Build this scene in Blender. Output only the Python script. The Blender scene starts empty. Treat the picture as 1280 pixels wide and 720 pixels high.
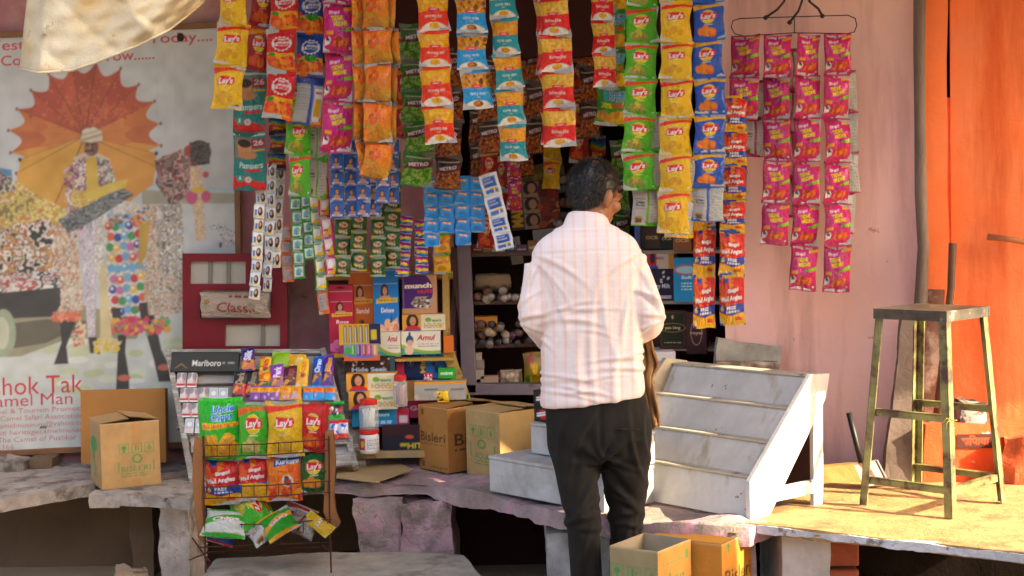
import bpy, bmesh, math, random
import numpy as np
from mathutils import Vector, Matrix, Euler

SC = bpy.context.scene
COL = SC.collection
RAD = math.radians
PI = math.pi

# ------------------------------------------------------------------ camera
F = 1900.0                      # focal length in pixels of the 1280 px wide frame
CAMZ = 1.55
PITCH, ROLL = RAD(3.3), RAD(1.3)
_f = Vector((0, math.cos(PITCH), -math.sin(PITCH)))
_r0 = Vector((1, 0, 0)); _u0 = Vector((0, math.sin(PITCH), math.cos(PITCH)))
_r = _r0 * math.cos(ROLL) - _u0 * math.sin(ROLL)
_u = _u0 * math.cos(ROLL) + _r0 * math.sin(ROLL)
cam_d = bpy.data.cameras.new('camera'); cam = bpy.data.objects.new('camera', cam_d); COL.objects.link(cam)
cam_d.sensor_width = 36.0; cam_d.lens = F / 1280 * 36.0; cam_d.clip_start = 0.05; cam_d.clip_end = 500
m = Matrix((( _r.x, _u.x, -_f.x, 0), (_r.y, _u.y, -_f.y, 0), (_r.z, _u.z, -_f.z, CAMZ), (0, 0, 0, 1)))
cam.matrix_world = m
SC.camera = cam
cam_d.dof.use_dof = False

# ------------------------------------------------------------------ light
SUN_AZ = math.atan2(-0.46, 0.89)       # direction towards the sun in the XY plane
SUN_EL = RAD(29)
SUNV = Vector((math.cos(SUN_AZ) * math.cos(SUN_EL), math.sin(SUN_AZ) * math.cos(SUN_EL), math.sin(SUN_EL)))
w = bpy.data.worlds.new('World'); SC.world = w; w.use_nodes = True
nt = w.node_tree; nt.nodes.clear()
sky = nt.nodes.new('ShaderNodeTexSky'); sky.sky_type = 'NISHITA'; sky.sun_disc = False
sky.sun_elevation = SUN_EL; sky.sun_rotation = PI / 2 - SUN_AZ
sky.air_density = 1.0; sky.dust_density = 6.0; sky.ozone_density = 0.0
bg = nt.nodes.new('ShaderNodeBackground'); bg.inputs[1].default_value = 0.09
wo = nt.nodes.new('ShaderNodeOutputWorld')
nt.links.new(sky.outputs[0], bg.inputs[0]); nt.links.new(bg.outputs[0], wo.inputs[0])
sd = bpy.data.lights.new('sun', 'SUN'); sd.energy = 2.4; sd.angle = RAD(0.6); sd.color = (1.0, 0.82, 0.54)
so = bpy.data.objects.new('sun', sd); COL.objects.link(so)
so.rotation_euler = SUNV.to_track_quat('Z', 'Y').to_euler(); so.location = (6, -3, 6)
vs = SC.view_settings
SC.display_settings.display_device = 'sRGB'
vs.view_transform = 'Standard'; vs.look = 'None'; vs.gamma = 1.0; vs.use_curve_mapping = False
vs.exposure = 2.95
SC.render.engine = 'CYCLES'
SC.cycles.max_bounces = 6; SC.cycles.diffuse_bounces = 4; SC.cycles.glossy_bounces = 3
SC.cycles.transparent_max_bounces = 8

# ------------------------------------------------------------------ pixel helpers (frame of 1280x720)
def ray(px, py):
    return _f + _r * ((px - 640) / F) - _u * ((py - 360) / F)
def P(px, py, Y):                      # the point seen at a pixel on the vertical plane at depth Y
    d = ray(px, py); t = Y / d.y
    return Vector((d.x * t, Y, CAMZ + d.z * t))
def G(px, py, z):                      # ... on the horizontal plane at height z
    d = ray(px, py); t = (z - CAMZ) / d.z
    return Vector((d.x * t, d.y * t, z))
def S(Y): return Y / F                 # metres per pixel at depth Y

# ------------------------------------------------------------------ objects
def tag(o, label=None, cat=None, group=None, kind=None):
    if label: o['label'] = label
    if cat: o['category'] = cat
    if group: o['group'] = group
    if kind: o['kind'] = kind
    return o
def link(name, me, parent=None, loc=None, rot=None, scale=None):
    o = bpy.data.objects.new(name, me); COL.objects.link(o)
    if parent is not None: o.parent = parent
    if loc is not None: o.location = loc
    if rot is not None: o.rotation_euler = rot
    if scale is not None: o.scale = scale
    return o
def empty(name, loc, label, cat, group=None, rz=0.0):
    o = bpy.data.objects.new(name, None); COL.objects.link(o)
    o.empty_display_size = 0.05
    o.location = loc; o.rotation_euler = (0, 0, rz)
    return tag(o, label, cat, group)

def lin(c):
    if isinstance(c, str):
        c = c.lstrip('#'); c = tuple(int(c[i:i + 2], 16) / 255 for i in (0, 2, 4))
    return tuple((x / 12.92 if x <= 0.04045 else ((x + 0.055) / 1.055) ** 2.4) for x in c)

# ------------------------------------------------------------------ materials
MATS = {}
def mat(name, col='attr', rough=0.6, metal=0.0, bump=None, vary=None, coat=0.0, spec=0.5, mix=None, mix2=None, mix3=None, sheen=0.0, trans=0.0, stretch=None, wave=None):
    """col 'attr' = colours printed on the mesh; bump=(scale, distance); vary=(scale, amount);
    mix=(colour, scale, threshold, width) patches of a second colour (paint loss, dirt)"""
    if name in MATS: return MATS[name]
    M = bpy.data.materials.new(name); M.use_nodes = True; MATS[name] = M
    N = M.node_tree.nodes; L = M.node_tree.links
    b = N['Principled BSDF']
    b.inputs['Roughness'].default_value = rough; b.inputs['Metallic'].default_value = metal
    b.inputs['Coat Weight'].default_value = coat; b.inputs['Coat Roughness'].default_value = 0.12
    b.inputs['Specular IOR Level'].default_value = spec
    if sheen: b.inputs['Sheen Weight'].default_value = sheen
    if trans: b.inputs['Transmission Weight'].default_value = trans
    tc = N.new('ShaderNodeTexCoord'); co = tc.outputs['Object']
    if stretch:
        mp = N.new('ShaderNodeMapping'); mp.inputs['Scale'].default_value = stretch
        L.new(co, mp.inputs[0]); co = mp.outputs[0]
    if col == 'attr':
        a = N.new('ShaderNodeAttribute'); a.attribute_name = 'Col'; c = a.outputs['Color']
    else:
        a = N.new('ShaderNodeRGB'); a.outputs[0].default_value = (*lin(col), 1); c = a.outputs[0]
    def noise(scale, detail=6, dim=0.6):
        n = N.new('ShaderNodeTexNoise'); n.inputs['Scale'].default_value = scale
        n.inputs['Detail'].default_value = detail; n.inputs['Roughness'].default_value = dim
        L.new(co, n.inputs['Vector']); return n.outputs['Fac']
    def blend(fac, c1, c2, mode='MIX'):
        x = N.new('ShaderNodeMix'); x.data_type = 'RGBA'; x.blend_type = mode
        if isinstance(fac, float): x.inputs[0].default_value = fac
        else: L.new(fac, x.inputs[0])
        L.new(c1, x.inputs[6])
        if isinstance(c2, tuple): x.inputs[7].default_value = (*c2, 1)
        else: L.new(c2, x.inputs[7])
        return x.outputs[2]
    for mm in (mix, mix2, mix3):
        if mm:
            if len(mm) > 4:                          # drips and streaks: noise drawn out along z
                mq = N.new('ShaderNodeMapping'); mq.inputs['Scale'].default_value = mm[4]; L.new(tc.outputs['Object'], mq.inputs[0]); keep = co; co = mq.outputs[0]; f = noise(mm[1], 8, 0.65); co = keep
            else: f = noise(mm[1], 8, 0.65)
            r = N.new('ShaderNodeMapRange'); r.inputs[1].default_value = mm[2] - mm[3]; r.inputs[2].default_value = mm[2] + mm[3]
            L.new(f, r.inputs[0]); c = blend(r.outputs[0], c, lin(mm[0]))
    if vary:
        f = noise(vary[0], 7)
        r = N.new('ShaderNodeMapRange'); r.inputs[1].default_value = 0.3; r.inputs[2].default_value = 0.7
        r.inputs[3].default_value = 1 - vary[1]; r.inputs[4].default_value = 1 + vary[1] * 0.6
        L.new(f, r.inputs[0])
        g = N.new('ShaderNodeCombineColor')
        for i in range(3): L.new(r.outputs[0], g.inputs[i])
        c = blend(1.0, c, g.outputs[0], 'MULTIPLY')
    L.new(c, b.inputs['Base Color'])
    if bump:
        bp = N.new('ShaderNodeBump'); bp.inputs['Distance'].default_value = bump[1]; bp.inputs['Strength'].default_value = 1.0
        h_ = noise(bump[0], 12, 0.68)
        if bump[1] >= .004:                      # stone and plaster: pits and cracks on top of the grain
            vo = N.new('ShaderNodeTexVoronoi'); vo.feature = 'DISTANCE_TO_EDGE'; vo.inputs['Scale'].default_value = bump[0] * .55
            dn = N.new('ShaderNodeVectorMath'); dn.operation = 'MULTIPLY_ADD'; n2 = N.new('ShaderNodeTexNoise'); n2.inputs['Scale'].default_value = bump[0] * .8; L.new(co, n2.inputs['Vector'])
            dn.inputs[1].default_value = (.35 / bump[0] * 4,) * 3; L.new(n2.outputs['Color'], dn.inputs[0]); L.new(co, dn.inputs[2]); L.new(dn.outputs[0], vo.inputs['Vector'])
            r = N.new('ShaderNodeMapRange'); r.inputs[1].default_value = 0; r.inputs[2].default_value = .05; L.new(vo.outputs['Distance'], r.inputs[0])
            ad = N.new('ShaderNodeMath'); ad.operation = 'MULTIPLY_ADD'; ad.inputs[1].default_value = .10; L.new(r.outputs[0], ad.inputs[0]); L.new(h_, ad.inputs[2]); h_ = ad.outputs[0]
        L.new(h_, bp.inputs['Height']); L.new(bp.outputs[0], b.inputs['Normal'])
    return M

m_foil = mat('printed_foil', rough=0.24, bump=(7, 0.03), spec=0.6, coat=0.2)
m_foil2 = mat('printed_pouch_foil', rough=0.26, bump=(40, 0.0015), spec=0.6)
m_card = mat('printed_card', rough=0.5, vary=(14, 0.07), spec=0.35)
m_carton = mat('corrugated_card', rough=0.78, bump=(30, 0.0015), vary=(7, 0.13), spec=0.25)
m_banner = mat('printed_banner', rough=0.62, bump=(3, 0.004), vary=(3, 0.06), spec=0.3)
m_plain = mat('painted_attr', rough=0.6, vary=(20, 0.1))
m_wood_grey = mat('weathered_grey_wood', '#8a857f', 0.85, bump=(20, 0.004), vary=(6, 0.25), mix=('#b8b4ad', 9, 0.56, 0.06), stretch=(1, 1, 6))
m_wood_brown = mat('varnished_brown_wood', '#4a2c20', 0.5, vary=(8, 0.25), bump=(30, 0.001))
m_wood_purple = mat('faded_purple_painted_wood', '#6f6470', 0.6, vary=(6, 0.2), mix=('#4d4038', 7, 0.66, 0.04), bump=(25, 0.001))
m_wood_yellow = mat('yellow_painted_wood', '#b08c3c', 0.6, vary=(8, 0.25), mix=('#3c2c1c', 9, 0.60, 0.05), bump=(25, 0.001))
m_stone_grey = mat('grey_stone_slab', '#a3978c', 0.88, vary=(11, 0.35), bump=(26, 0.010), mix=('#6a5f56', 7, 0.56, 0.05), mix2=('#4c433c', 17, 0.66, 0.03))
m_concrete = mat('worn_concrete', '#a39a8c', 0.9, vary=(9, 0.3), bump=(26, 0.008), mix=('#7c7266', 5, 0.58, 0.06), mix2=('#584e44', 15, 0.68, 0.03))
m_white_paint = mat('chipped_white_paint', '#c6c4c2', 0.65, vary=(7, 0.16), bump=(28, 0.002), mix=('#9a9790', 4, 0.58, 0.10), mix2=('#54463a', 16, 0.70, 0.012))
m_rust = mat('rusty_wire', '#5a2f22', 0.6, metal=0.6, vary=(60, 0.3))
m_dark_metal = mat('dark_wire', '#1c1a1a', 0.5, metal=0.5)
m_plaster_pink = mat('pink_plaster', '#cf8f8c', 0.85, vary=(2.2, 0.16), bump=(16, 0.003), mix=('#d9bdb4', 1.6, 0.62, 0.10), mix2=('#8d6f68', 8, 0.73, 0.02))
# ------------------------------------------------------------------ plain mesh builder
class MB:
    def __init__(s): s.v = []; s.f = []; s.m = []
    def add(s, vs, fs, mi=0):
        o = len(s.v); s.v += [tuple(v) for v in vs]; s.f += [tuple(o + i for i in f) for f in fs]; s.m += [mi] * len(fs)
    def hexa(s, p, mi=0):                # 8 points: bottom ring then top ring
        s.add(p, [(3, 2, 1, 0), (4, 5, 6, 7), (0, 1, 5, 4), (1, 2, 6, 5), (2, 3, 7, 6), (3, 0, 4, 7)], mi)
    def box(s, c, d, rot=None, mi=0):
        x, y, z = (k / 2 for k in d)
        p = [Vector(q) for q in ((-x, -y, -z), (x, -y, -z), (x, y, -z), (-x, y, -z), (-x, -y, z), (x, -y, z), (x, y, z), (-x, y, z))]
        if rot is not None:
            R = rot if isinstance(rot, Matrix) else Euler(rot).to_matrix()
            p = [R @ q for q in p]
        s.hexa([q + Vector(c) for q in p], mi)
    def prism(s, pts, off, mi=0):        # polygon of 3-D points pushed along off
        n = len(pts); a = [Vector(p) for p in pts]; b = [p + Vector(off) for p in a]
        s.add(a + b, [tuple(range(n))[::-1], tuple(range(n, 2 * n))] + [(i, (i + 1) % n, n + (i + 1) % n, n + i) for i in range(n)], mi)
    def beam(s, a, b, w, h, up=(0, 0, 1), mi=0):
        a = Vector(a); b = Vector(b); d = (b - a); L = d.length; d.normalize()
        side = d.cross(Vector(up))
        if side.length < 1e-4: side = d.cross(Vector((0, 1, 0)))
        side.normalize(); u2 = side.cross(d)
        R = Matrix((side, d, u2)).transposed()
        s.box((a + b) / 2, (w, L, h), R, mi)
    def tube(s, path, r, n=8, mi=0, cap=True):
        path = [Vector(p) for p in path]; rs = r if isinstance(r, (list, tuple)) else [r] * len(path)
        vs = []; fs = []; prev = None
        for i, p in enumerate(path):
            t = (path[min(i + 1, len(path) - 1)] - path[max(i - 1, 0)]).normalized()
            if prev is None:
                a = t.cross(Vector((0, 0, 1)))
                if a.length < 1e-3: a = t.cross(Vector((0, 1, 0)))
            else: a = prev - t * prev.dot(t)
            a.normalize(); prev = a; b = t.cross(a)
            for k in range(n):
                q = 2 * PI * k / n; vs.append(p + (a * math.cos(q) + b * math.sin(q)) * rs[i])
        for i in range(len(path) - 1):
            for k in range(n): fs.append((i * n + k, i * n + (k + 1) % n, (i + 1) * n + (k + 1) % n, (i + 1) * n + k))
        if cap: fs.append(tuple(range(n))[::-1]); fs.append(tuple((len(path) - 1) * n + k for k in range(n)))
        s.add(vs, fs, mi)
    def lathe(s, prof, c=(0, 0, 0), n=20, mi=0):
        vs = []; fs = []; c = Vector(c)
        for r, z in prof:
            for k in range(n): q = 2 * PI * k / n; vs.append(c + Vector((r * math.cos(q), r * math.sin(q), z)))
        for i in range(len(prof) - 1):
            for k in range(n): fs.append((i * n + k, i * n + (k + 1) % n, (i + 1) * n + (k + 1) % n, (i + 1) * n + k))
        fs.append(tuple(range(n))[::-1]); fs.append(tuple((len(prof) - 1) * n + k for k in range(n)))
        s.add(vs, fs, mi)
    def build(s, name, mats, parent=None, bevel=0.0, smooth=False, sub=False, loc=None, rough=None, rot=None):
        me = bpy.data.meshes.new(name)
        off = Vector((0, 0, 0))
        if parent is not None and loc is None and rot is None and parent.type == 'EMPTY' and abs(parent.rotation_euler.z) < 1e-6: off = Vector(parent.location)
        me.from_pydata([tuple(Vector(v) - off) for v in s.v], [], s.f)
        for k in (mats if isinstance(mats, (list, tuple)) else [mats]): me.materials.append(k)
        me.polygons.foreach_set('material_index', s.m)
        bm = bmesh.new(); bm.from_mesh(me); bmesh.ops.recalc_face_normals(bm, faces=bm.faces); bm.to_mesh(me); bm.free()
        if rough: roughen(me, *rough)
        if smooth: me.polygons.foreach_set('use_smooth', [True] * len(me.polygons))
        if rough and smooth: me.set_sharp_from_angle(angle=RAD(38))
        o = link(name, me, parent, loc, rot)
        if bevel:
            b = o.modifiers.new('b', 'BEVEL'); b.width = bevel; b.segments = 2; b.limit_method = 'ANGLE'
        return o

def hash3(p, k):                      # smooth-ish pseudo noise, vectorised
    x, y, z = p[..., 0], p[..., 1], p[..., 2]
    r = np.random.RandomState(k)
    out = 0
    for i in range(7):
        a = r.normal(size=3); ph = r.rand() * 6.28
        out = out + np.sin((x * a[0] + y * a[1] + z * a[2]) * 1.0 + ph)
    return out / 3.2
def fbm(p, k, octs=4):
    out = 0; a = 1.0; s = 1.0
    for i in range(octs):
        out = out + a * hash3(p * s, k + i); a *= 0.5; s *= 2.1
    return out
def roughen(me, size, amp, freq, seed):
    """cut a coarse mesh to about `size` and push its points so stone has uneven faces and edges"""
    bm = bmesh.new(); bm.from_mesh(me)
    for it in range(9):
        es = [e for e in bm.edges if e.calc_length() > size]
        if not es or len(bm.verts) > 60000: break
        bmesh.ops.subdivide_edges(bm, edges=es, cuts=1, use_grid_fill=True)
        bmesh.ops.triangulate(bm, faces=[f for f in bm.faces if len(f.verts) > 4])
    bm.normal_update()
    co = np.array([v.co[:] for v in bm.verts]); no = np.array([v.normal[:] for v in bm.verts])
    d = (fbm(co * freq, seed, 5) - .5 * np.abs(fbm(co * freq * 2.3, seed + 9, 4)))[:, None] * amp
    co = co + no * d
    for v, c in zip(bm.verts, co): v.co = c
    bm.to_mesh(me); bm.free()

# ------------------------------------------------------------------ printed artwork: painted as shapes and letters, kept as mesh colours
_TX = {}
def text_tris(s, bold=0.0):
    key = (s, bold)
    if key in _TX: return _TX[key]
    cu = bpy.data.curves.new('t', 'FONT'); cu.body = s; cu.size = 1.0; cu.offset = bold; cu.resolution_u = 3
    o = bpy.data.objects.new('t', cu); COL.objects.link(o)
    dg = bpy.context.evaluated_depsgraph_get(); dg.update()
    me = bpy.data.meshes.new_from_object(o.evaluated_get(dg))
    me.calc_loop_triangles()
    if len(me.vertices):
        v = np.array([x.co[:2] for x in me.vertices]); t = np.array([x.vertices[:] for x in me.loop_triangles])
        T = v[t]; T = T - np.array([(v[:, 0].min() + v[:, 0].max()) / 2, 0.33])
        W = v[:, 0].max() - v[:, 0].min()
    else: T = np.zeros((0, 3, 2)); W = 1
    bpy.data.objects.remove(o); bpy.data.curves.remove(cu); bpy.data.meshes.remove(me)
    _TX[key] = (T, W); return _TX[key]

class Art:
    """a drawing of height 1 and width asp, sampled at nx by ny points"""
    def __init__(s, nx, ny, asp, bg, ss=3):
        s.nx, s.ny, s.asp, s.ss = nx, ny, asp, ss
        s.H, s.W = ny * ss, nx * ss
        s.c = np.empty((s.H, s.W, 3)); s.c[:] = lin(bg)
        s.X, s.Y = np.meshgrid((np.arange(s.W) + .5) / s.W * asp, (np.arange(s.H) + .5) / s.H)
    def fill(s, mask, col, a=1.0):
        s.c[mask] = s.c[mask] * (1 - a) + np.array(lin(col)) * a
    def rect(s, x0, y0, x1, y1, col, a=1.0): s.fill((s.X >= x0 * s.asp) & (s.X <= x1 * s.asp) & (s.Y >= y0) & (s.Y <= y1), col, a)
    def ell(s, cx, cy, rx, ry, col, rot=0, a=1.0):    # cx as a share of the width; radii in heights
        R = max(rx, ry); j0, j1 = max(0, int((cy - R) * s.H) - 1), min(s.H, int((cy + R) * s.H) + 2)
        k = s.W / s.asp; i0, i1 = max(0, int((cx * s.asp - R) * k) - 1), min(s.W, int((cx * s.asp + R) * k) + 2)
        if j1 <= j0 or i1 <= i0: return
        dx = s.X[j0:j1, i0:i1] - cx * s.asp; dy = s.Y[j0:j1, i0:i1] - cy; c_, s_ = math.cos(rot), math.sin(rot)
        m_ = ((dx * c_ + dy * s_) / rx) ** 2 + ((-dx * s_ + dy * c_) / ry) ** 2 <= 1
        sub = s.c[j0:j1, i0:i1]; sub[m_] = sub[m_] * (1 - a) + np.array(lin(col)) * a
    def poly(s, pts, col, a=1.0):
        pts = [(x * s.asp, y) for x, y in pts]; inside = np.zeros(s.X.shape, bool); n = len(pts)
        for i in range(n):
            (x1, y1), (x2, y2) = pts[i], pts[(i + 1) % n]
            if y1 == y2: continue
            inside ^= ((s.Y < y1) != (s.Y < y2)) & (s.X < (x2 - x1) * (s.Y - y1) / (y2 - y1) + x1)
        s.fill(inside, col, a)
    def below(s, y, col, bow=0.0, x0=0.0, a=1.0): s.fill(s.Y < y + bow * ((s.X / s.asp - 0.5 - x0) * 2) ** 2, col, a)
    def above(s, y, col, bow=0.0, x0=0.0, slope=0.0): s.fill(s.Y > y + bow * ((s.X / s.asp - 0.5 - x0) * 2) ** 2 + slope * s.X, col)
    def text(s, t, cx, cy, h, col, bold=0.0, rot=0.0, shear=0.0, width=None, halo=None):
        T, W = text_tris(t, bold)
        if not len(T): return
        if halo:
            s.text(t, cx, cy, h, halo[0], bold + halo[1], rot, shear, width)
        kx = h if width is None else width * s.asp / W
        Q = T.copy(); Q[..., 0] = Q[..., 0] * kx + shear * Q[..., 1] * h; Q[..., 1] = Q[..., 1] * h
        c_, s_ = math.cos(rot), math.sin(rot)
        x = Q[..., 0] * c_ - Q[..., 1] * s_ + cx * s.asp; y = Q[..., 0] * s_ + Q[..., 1] * c_ + cy
        px = x / s.asp * s.W - .5; py = y * s.H - .5; C = np.array(lin(col))
        for k in range(len(T)):
            ax, bx, cx_ = px[k]; ay, by, cy_ = py[k]
            i0, i1 = max(0, math.floor(min(px[k]))), min(s.W - 1, math.ceil(max(px[k])))
            j0, j1 = max(0, math.floor(min(py[k]))), min(s.H - 1, math.ceil(max(py[k])))
            if i1 < i0 or j1 < j0: continue
            gx, gy = np.meshgrid(np.arange(i0, i1 + 1), np.arange(j0, j1 + 1))
            e1 = (bx - ax) * (gy - ay) - (by - ay) * (gx - ax); e2 = (cx_ - bx) * (gy - by) - (cy_ - by) * (gx - bx); e3 = (ax - cx_) * (gy - cy_) - (ay - cy_) * (gx - cx_)
            ins = ((e1 >= 0) & (e2 >= 0) & (e3 >= 0)) | ((e1 <= 0) & (e2 <= 0) & (e3 <= 0))
            s.c[j0:j1 + 1, i0:i1 + 1][ins] = C
    def blobs(s, x0, y0, x1, y1, cols, n, r, seed=1, flat=0.6):
        g = random.Random(seed)
        for i in range(n):
            k = r * g.uniform(.6, 1.3)
            s.ell(g.uniform(x0, x1), g.uniform(y0, y1), k, k * g.uniform(flat, 1), g.choice(cols), g.uniform(0, 3))
    def lines(s, x0, y0, x1, y1, n, col, h=0.02, seed=1):      # rows of print too small to read
        g = random.Random(seed)
        for i in range(n):
            y = y1 + (y0 - y1) * (i + .5) / n; x = x0
            while x < x1:
                l = g.uniform(.03, .12); s.rect(x, y - h / 2, min(x1, x + l), y + h / 2, col); x += l + g.uniform(.02, .04)
    def motley(s, pts, cols, size, seed=1, a=1.0, sx=1.0):      # blotches of several colours inside an outline
        keep = s.c.copy(); r = np.random.RandomState(seed)
        def vn(sz):
            gx, gy = s.X / (sz * sx), s.Y / sz; n = (int(gy.max()) + 3, int(gx.max()) + 3); G_ = r.rand(*n)
            i, j = gx.astype(int), gy.astype(int); fx, fy = gx - i, gy - j; fx = fx * fx * (3 - 2 * fx); fy = fy * fy * (3 - 2 * fy)
            return (G_[j, i] * (1 - fx) + G_[j, i + 1] * fx) * (1 - fy) + (G_[j + 1, i] * (1 - fx) + G_[j + 1, i + 1] * fx) * fy
        v = vn(size * 2) * .3 + vn(size) * .4 + vn(size * .45) * .3; lo, hi = np.percentile(v[::7, ::7], (2, 98)); k = np.clip((v - lo) / (hi - lo) * len(cols), 0, len(cols) - 1e-6).astype(int)
        pal = np.array([lin(c) for c in cols]); full = pal[k] * (.75 + .5 * vn(size * .3))[..., None]
        mk = np.full((s.H, s.W, 3), -1.0); t = s.c; s.c = mk; s.poly(pts, '#ffffff'); m_ = s.c[..., 0] > 0; s.c = t
        s.c[m_] = keep[m_] * (1 - a) + full[m_] * a
    def grain(s, amt, size, seed=4):                            # uneven print tone
        r = np.random.RandomState(seed)
        for sz in (size, size * .4):
            gx, gy = s.X / sz, s.Y / sz; G_ = r.rand(int(gy.max()) + 3, int(gx.max()) + 3); i, j = gx.astype(int), gy.astype(int); fx, fy = gx - i, gy - j
            v = (G_[j, i] * (1 - fx) + G_[j, i + 1] * fx) * (1 - fy) + (G_[j + 1, i] * (1 - fx) + G_[j + 1, i + 1] * fx) * fy
            s.c *= (1 + amt * (v - .5) * 2)[..., None]
    def blur(s, k):
        for ax in (0, 1):
            p = np.pad(s.c, [(k, k) if i == ax else (0, 0) for i in range(3)], mode='edge').cumsum(axis=ax); z = np.take(p, [0], axis=ax) * 0; p = np.concatenate([z, p], axis=ax); n = s.c.shape[ax]
            s.c = (np.take(p, range(2 * k + 1, n + 2 * k + 1), axis=ax) - np.take(p, range(n), axis=ax)) / (2 * k + 1)
    def out(s):
        return s.c.reshape(s.ny, s.ss, s.nx, s.ss, 3).mean(axis=(1, 3))

class CM:
    """mesh with printed colours"""
    def __init__(s): s.V = []; s.C = []; s.Q = []; s.n = 0
    def grid(s, P3, C3):                     # (ny,nx,3) points and colours
        ny, nx = P3.shape[:2]; i = np.arange(ny * nx).reshape(ny, nx) + s.n
        s.Q.append(np.stack([i[:-1, :-1], i[:-1, 1:], i[1:, 1:], i[1:, :-1]], -1).reshape(-1, 4))
        s.V.append(P3.reshape(-1, 3)); s.C.append(np.broadcast_to(C3, P3.shape).reshape(-1, 3)); s.n += ny * nx
    def panel(s, o, du, dv, art, bulge=0.0):         # flat printed panel: corner, width vector, height vector
        if isinstance(art, Art): A = art.out(); ny, nx = A.shape[:2]
        else: nx = ny = 2; A = np.array(lin(art))
        o, du, dv = (np.array(k, float) for k in (o, du, dv))
        u = np.linspace(0, 1, nx)[None, :, None]; v = np.linspace(0, 1, ny)[:, None, None]
        p = o + du * u + dv * v
        if bulge:
            n = np.cross(du, dv); n /= np.linalg.norm(n)
            p = p + n * bulge * (1 - (2 * u - 1) ** 2) * (1 - (2 * v - 1) ** 2)
        s.grid(p, A)
    def mesh(s, name, m, smooth=True):
        me = bpy.data.meshes.new(name); V = np.concatenate(s.V); Q = np.concatenate(s.Q); C = np.concatenate(s.C)
        me.vertices.add(len(V)); me.vertices.foreach_set('co', V.ravel().astype(np.float32))
        me.loops.add(len(Q) * 4); me.loops.foreach_set('vertex_index', Q.ravel().astype(np.int32))
        me.polygons.add(len(Q)); me.polygons.foreach_set('loop_start', (np.arange(len(Q)) * 4).astype(np.int32))
        me.polygons.foreach_set('loop_total', np.full(len(Q), 4, np.int32))
        me.update(calc_edges=True)
        a = me.color_attributes.new('Col', 'FLOAT_COLOR', 'POINT')
        a.data.foreach_set('color', np.concatenate([C, np.ones((len(C), 1))], 1).ravel().astype(np.float32))
        me.materials.append(m)
        me.polygons.foreach_set('use_smooth', [smooth] * len(me.polygons)); me.validate()
        return me

def art_box(name, w, d, h, base, m, front=None, right=None, left=None, top=None, back=None, dent=0.0, seed=1):
    """printed carton; origin at the middle of its bottom, front faces -Y"""
    c = CM(); x, y = w / 2, d / 2
    c.panel((-x, -y, 0), (w, 0, 0), (0, 0, h), front or base)
    c.panel((x, y, 0), (-w, 0, 0), (0, 0, h), back or base)
    c.panel((x, -y, 0), (0, d, 0), (0, 0, h), right or base)
    c.panel((-x, y, 0), (0, -d, 0), (0, 0, h), left or base)
    c.panel((-x, -y, h), (w, 0, 0), (0, d, 0), top or base)
    c.panel((-x, y, 0), (w, 0, 0), (0, -d, 0), base)
    return c.mesh(name, m, smooth=False)

def packet_mesh(name, art, back, seed=0, m=None, depth=0.16, pinch=0.10, seal=0.075, crimp=True, wr=1.0, bdepth=0.7):
    """filled pillow pack 1 wide and 1 high, hanging below its origin; front faces -Y"""
    r = np.random.RandomState(seed); c = CM()
    def surf(nx, ny, side):
        u = np.linspace(0, 1, nx)[None, :] * np.ones((ny, 1)); v = np.linspace(0, 1, ny)[:, None] * np.ones((1, nx))
        vi = np.clip((v - seal) / (1 - 2 * seal), 0, 1)
        env = np.sin(PI * vi) ** 0.75
        prof = np.clip(1 - np.abs(2 * u - 1) ** 2.4, 0, 1) ** 0.75
        skew = r2.normal(0, .02) * np.sin(PI * v) + r2.normal(0, .025) * (v - .5); wob = 0.018 * np.sin(v * 9 + r2.rand() * 6)
        x = (u - .5) * (1 - pinch * np.sin(PI * vi) ** 0.8) + skew + wob * 0.6
        z = v - 1 + 0.012 * np.sin(u * PI * 2 + ph0)
        y = depth * env * prof
        for k in range(13):                                    # pleats running out of the seals
            u0 = r.rand(); wd = r.uniform(.014, .045); a = r.uniform(.010, .030) * wr; ln = r.uniform(.10, .34); top = r.rand() < .5
            dist = (1 - seal - v) if top else (v - seal)
            line = u - u0 - r.normal(0, .25) * dist
            y = y + a * np.exp(-(line / wd) ** 2) * np.exp(-np.clip(dist, 0, 1) / ln) * (dist > 0) * (1 if r.rand() < .6 else -1)
        for k in range(12):                                    # soft dents and creases
            u0, v0 = r.uniform(.1, .9), r.uniform(.2, .8); an = r.uniform(0, PI); a = r.normal(0, .020) * wr
            d1 = (u - u0) * math.cos(an) + (v - v0) * math.sin(an); d2 = -(u - u0) * math.sin(an) + (v - v0) * math.cos(an)
            y = y + a * np.exp(-np.abs(d1 / .055) ** 1.3 - (d2 / .22) ** 2) * env
        if crimp:
            inseal = (v < seal) | (v > 1 - seal)
            y = y + inseal * 0.004 * np.sin(v / seal * 2 * PI * 2.5)
        y = y + 0.03 * np.sin(u * 4 + ph1) * (1 - env)
        return x, y, z
    ph0, ph1 = r.rand() * 6, r.rand() * 6
    A = art.out(); ny, nx = A.shape[:2]; lum = (A @ np.array([.21, .72, .07]))[..., None]; A = np.clip(lum + (A - lum) * 1.22, .004, .9)
    r2 = np.random.RandomState(seed + 77)
    x, y, z = surf(nx, ny, 1); c.grid(np.stack([x, -y, z], -1), A)
    B = back.out() if isinstance(back, Art) else np.array(lin(back))
    ny, nx = B.shape[:2] if isinstance(back, Art) else (16, 12)
    r2 = np.random.RandomState(seed + 77); r = np.random.RandomState(seed + 5); 
    x, y, z = surf(nx, ny, -1)
    yb = y * bdepth + 0.004
    env = 0.03 * np.sin(np.linspace(0, 1, nx)[None, :] * 4 + ph1) * (1 - 0)
    c.grid(np.stack([x, yb, z], -1)[:, ::-1], B)
    return c.mesh(name, m or m_foil)
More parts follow.
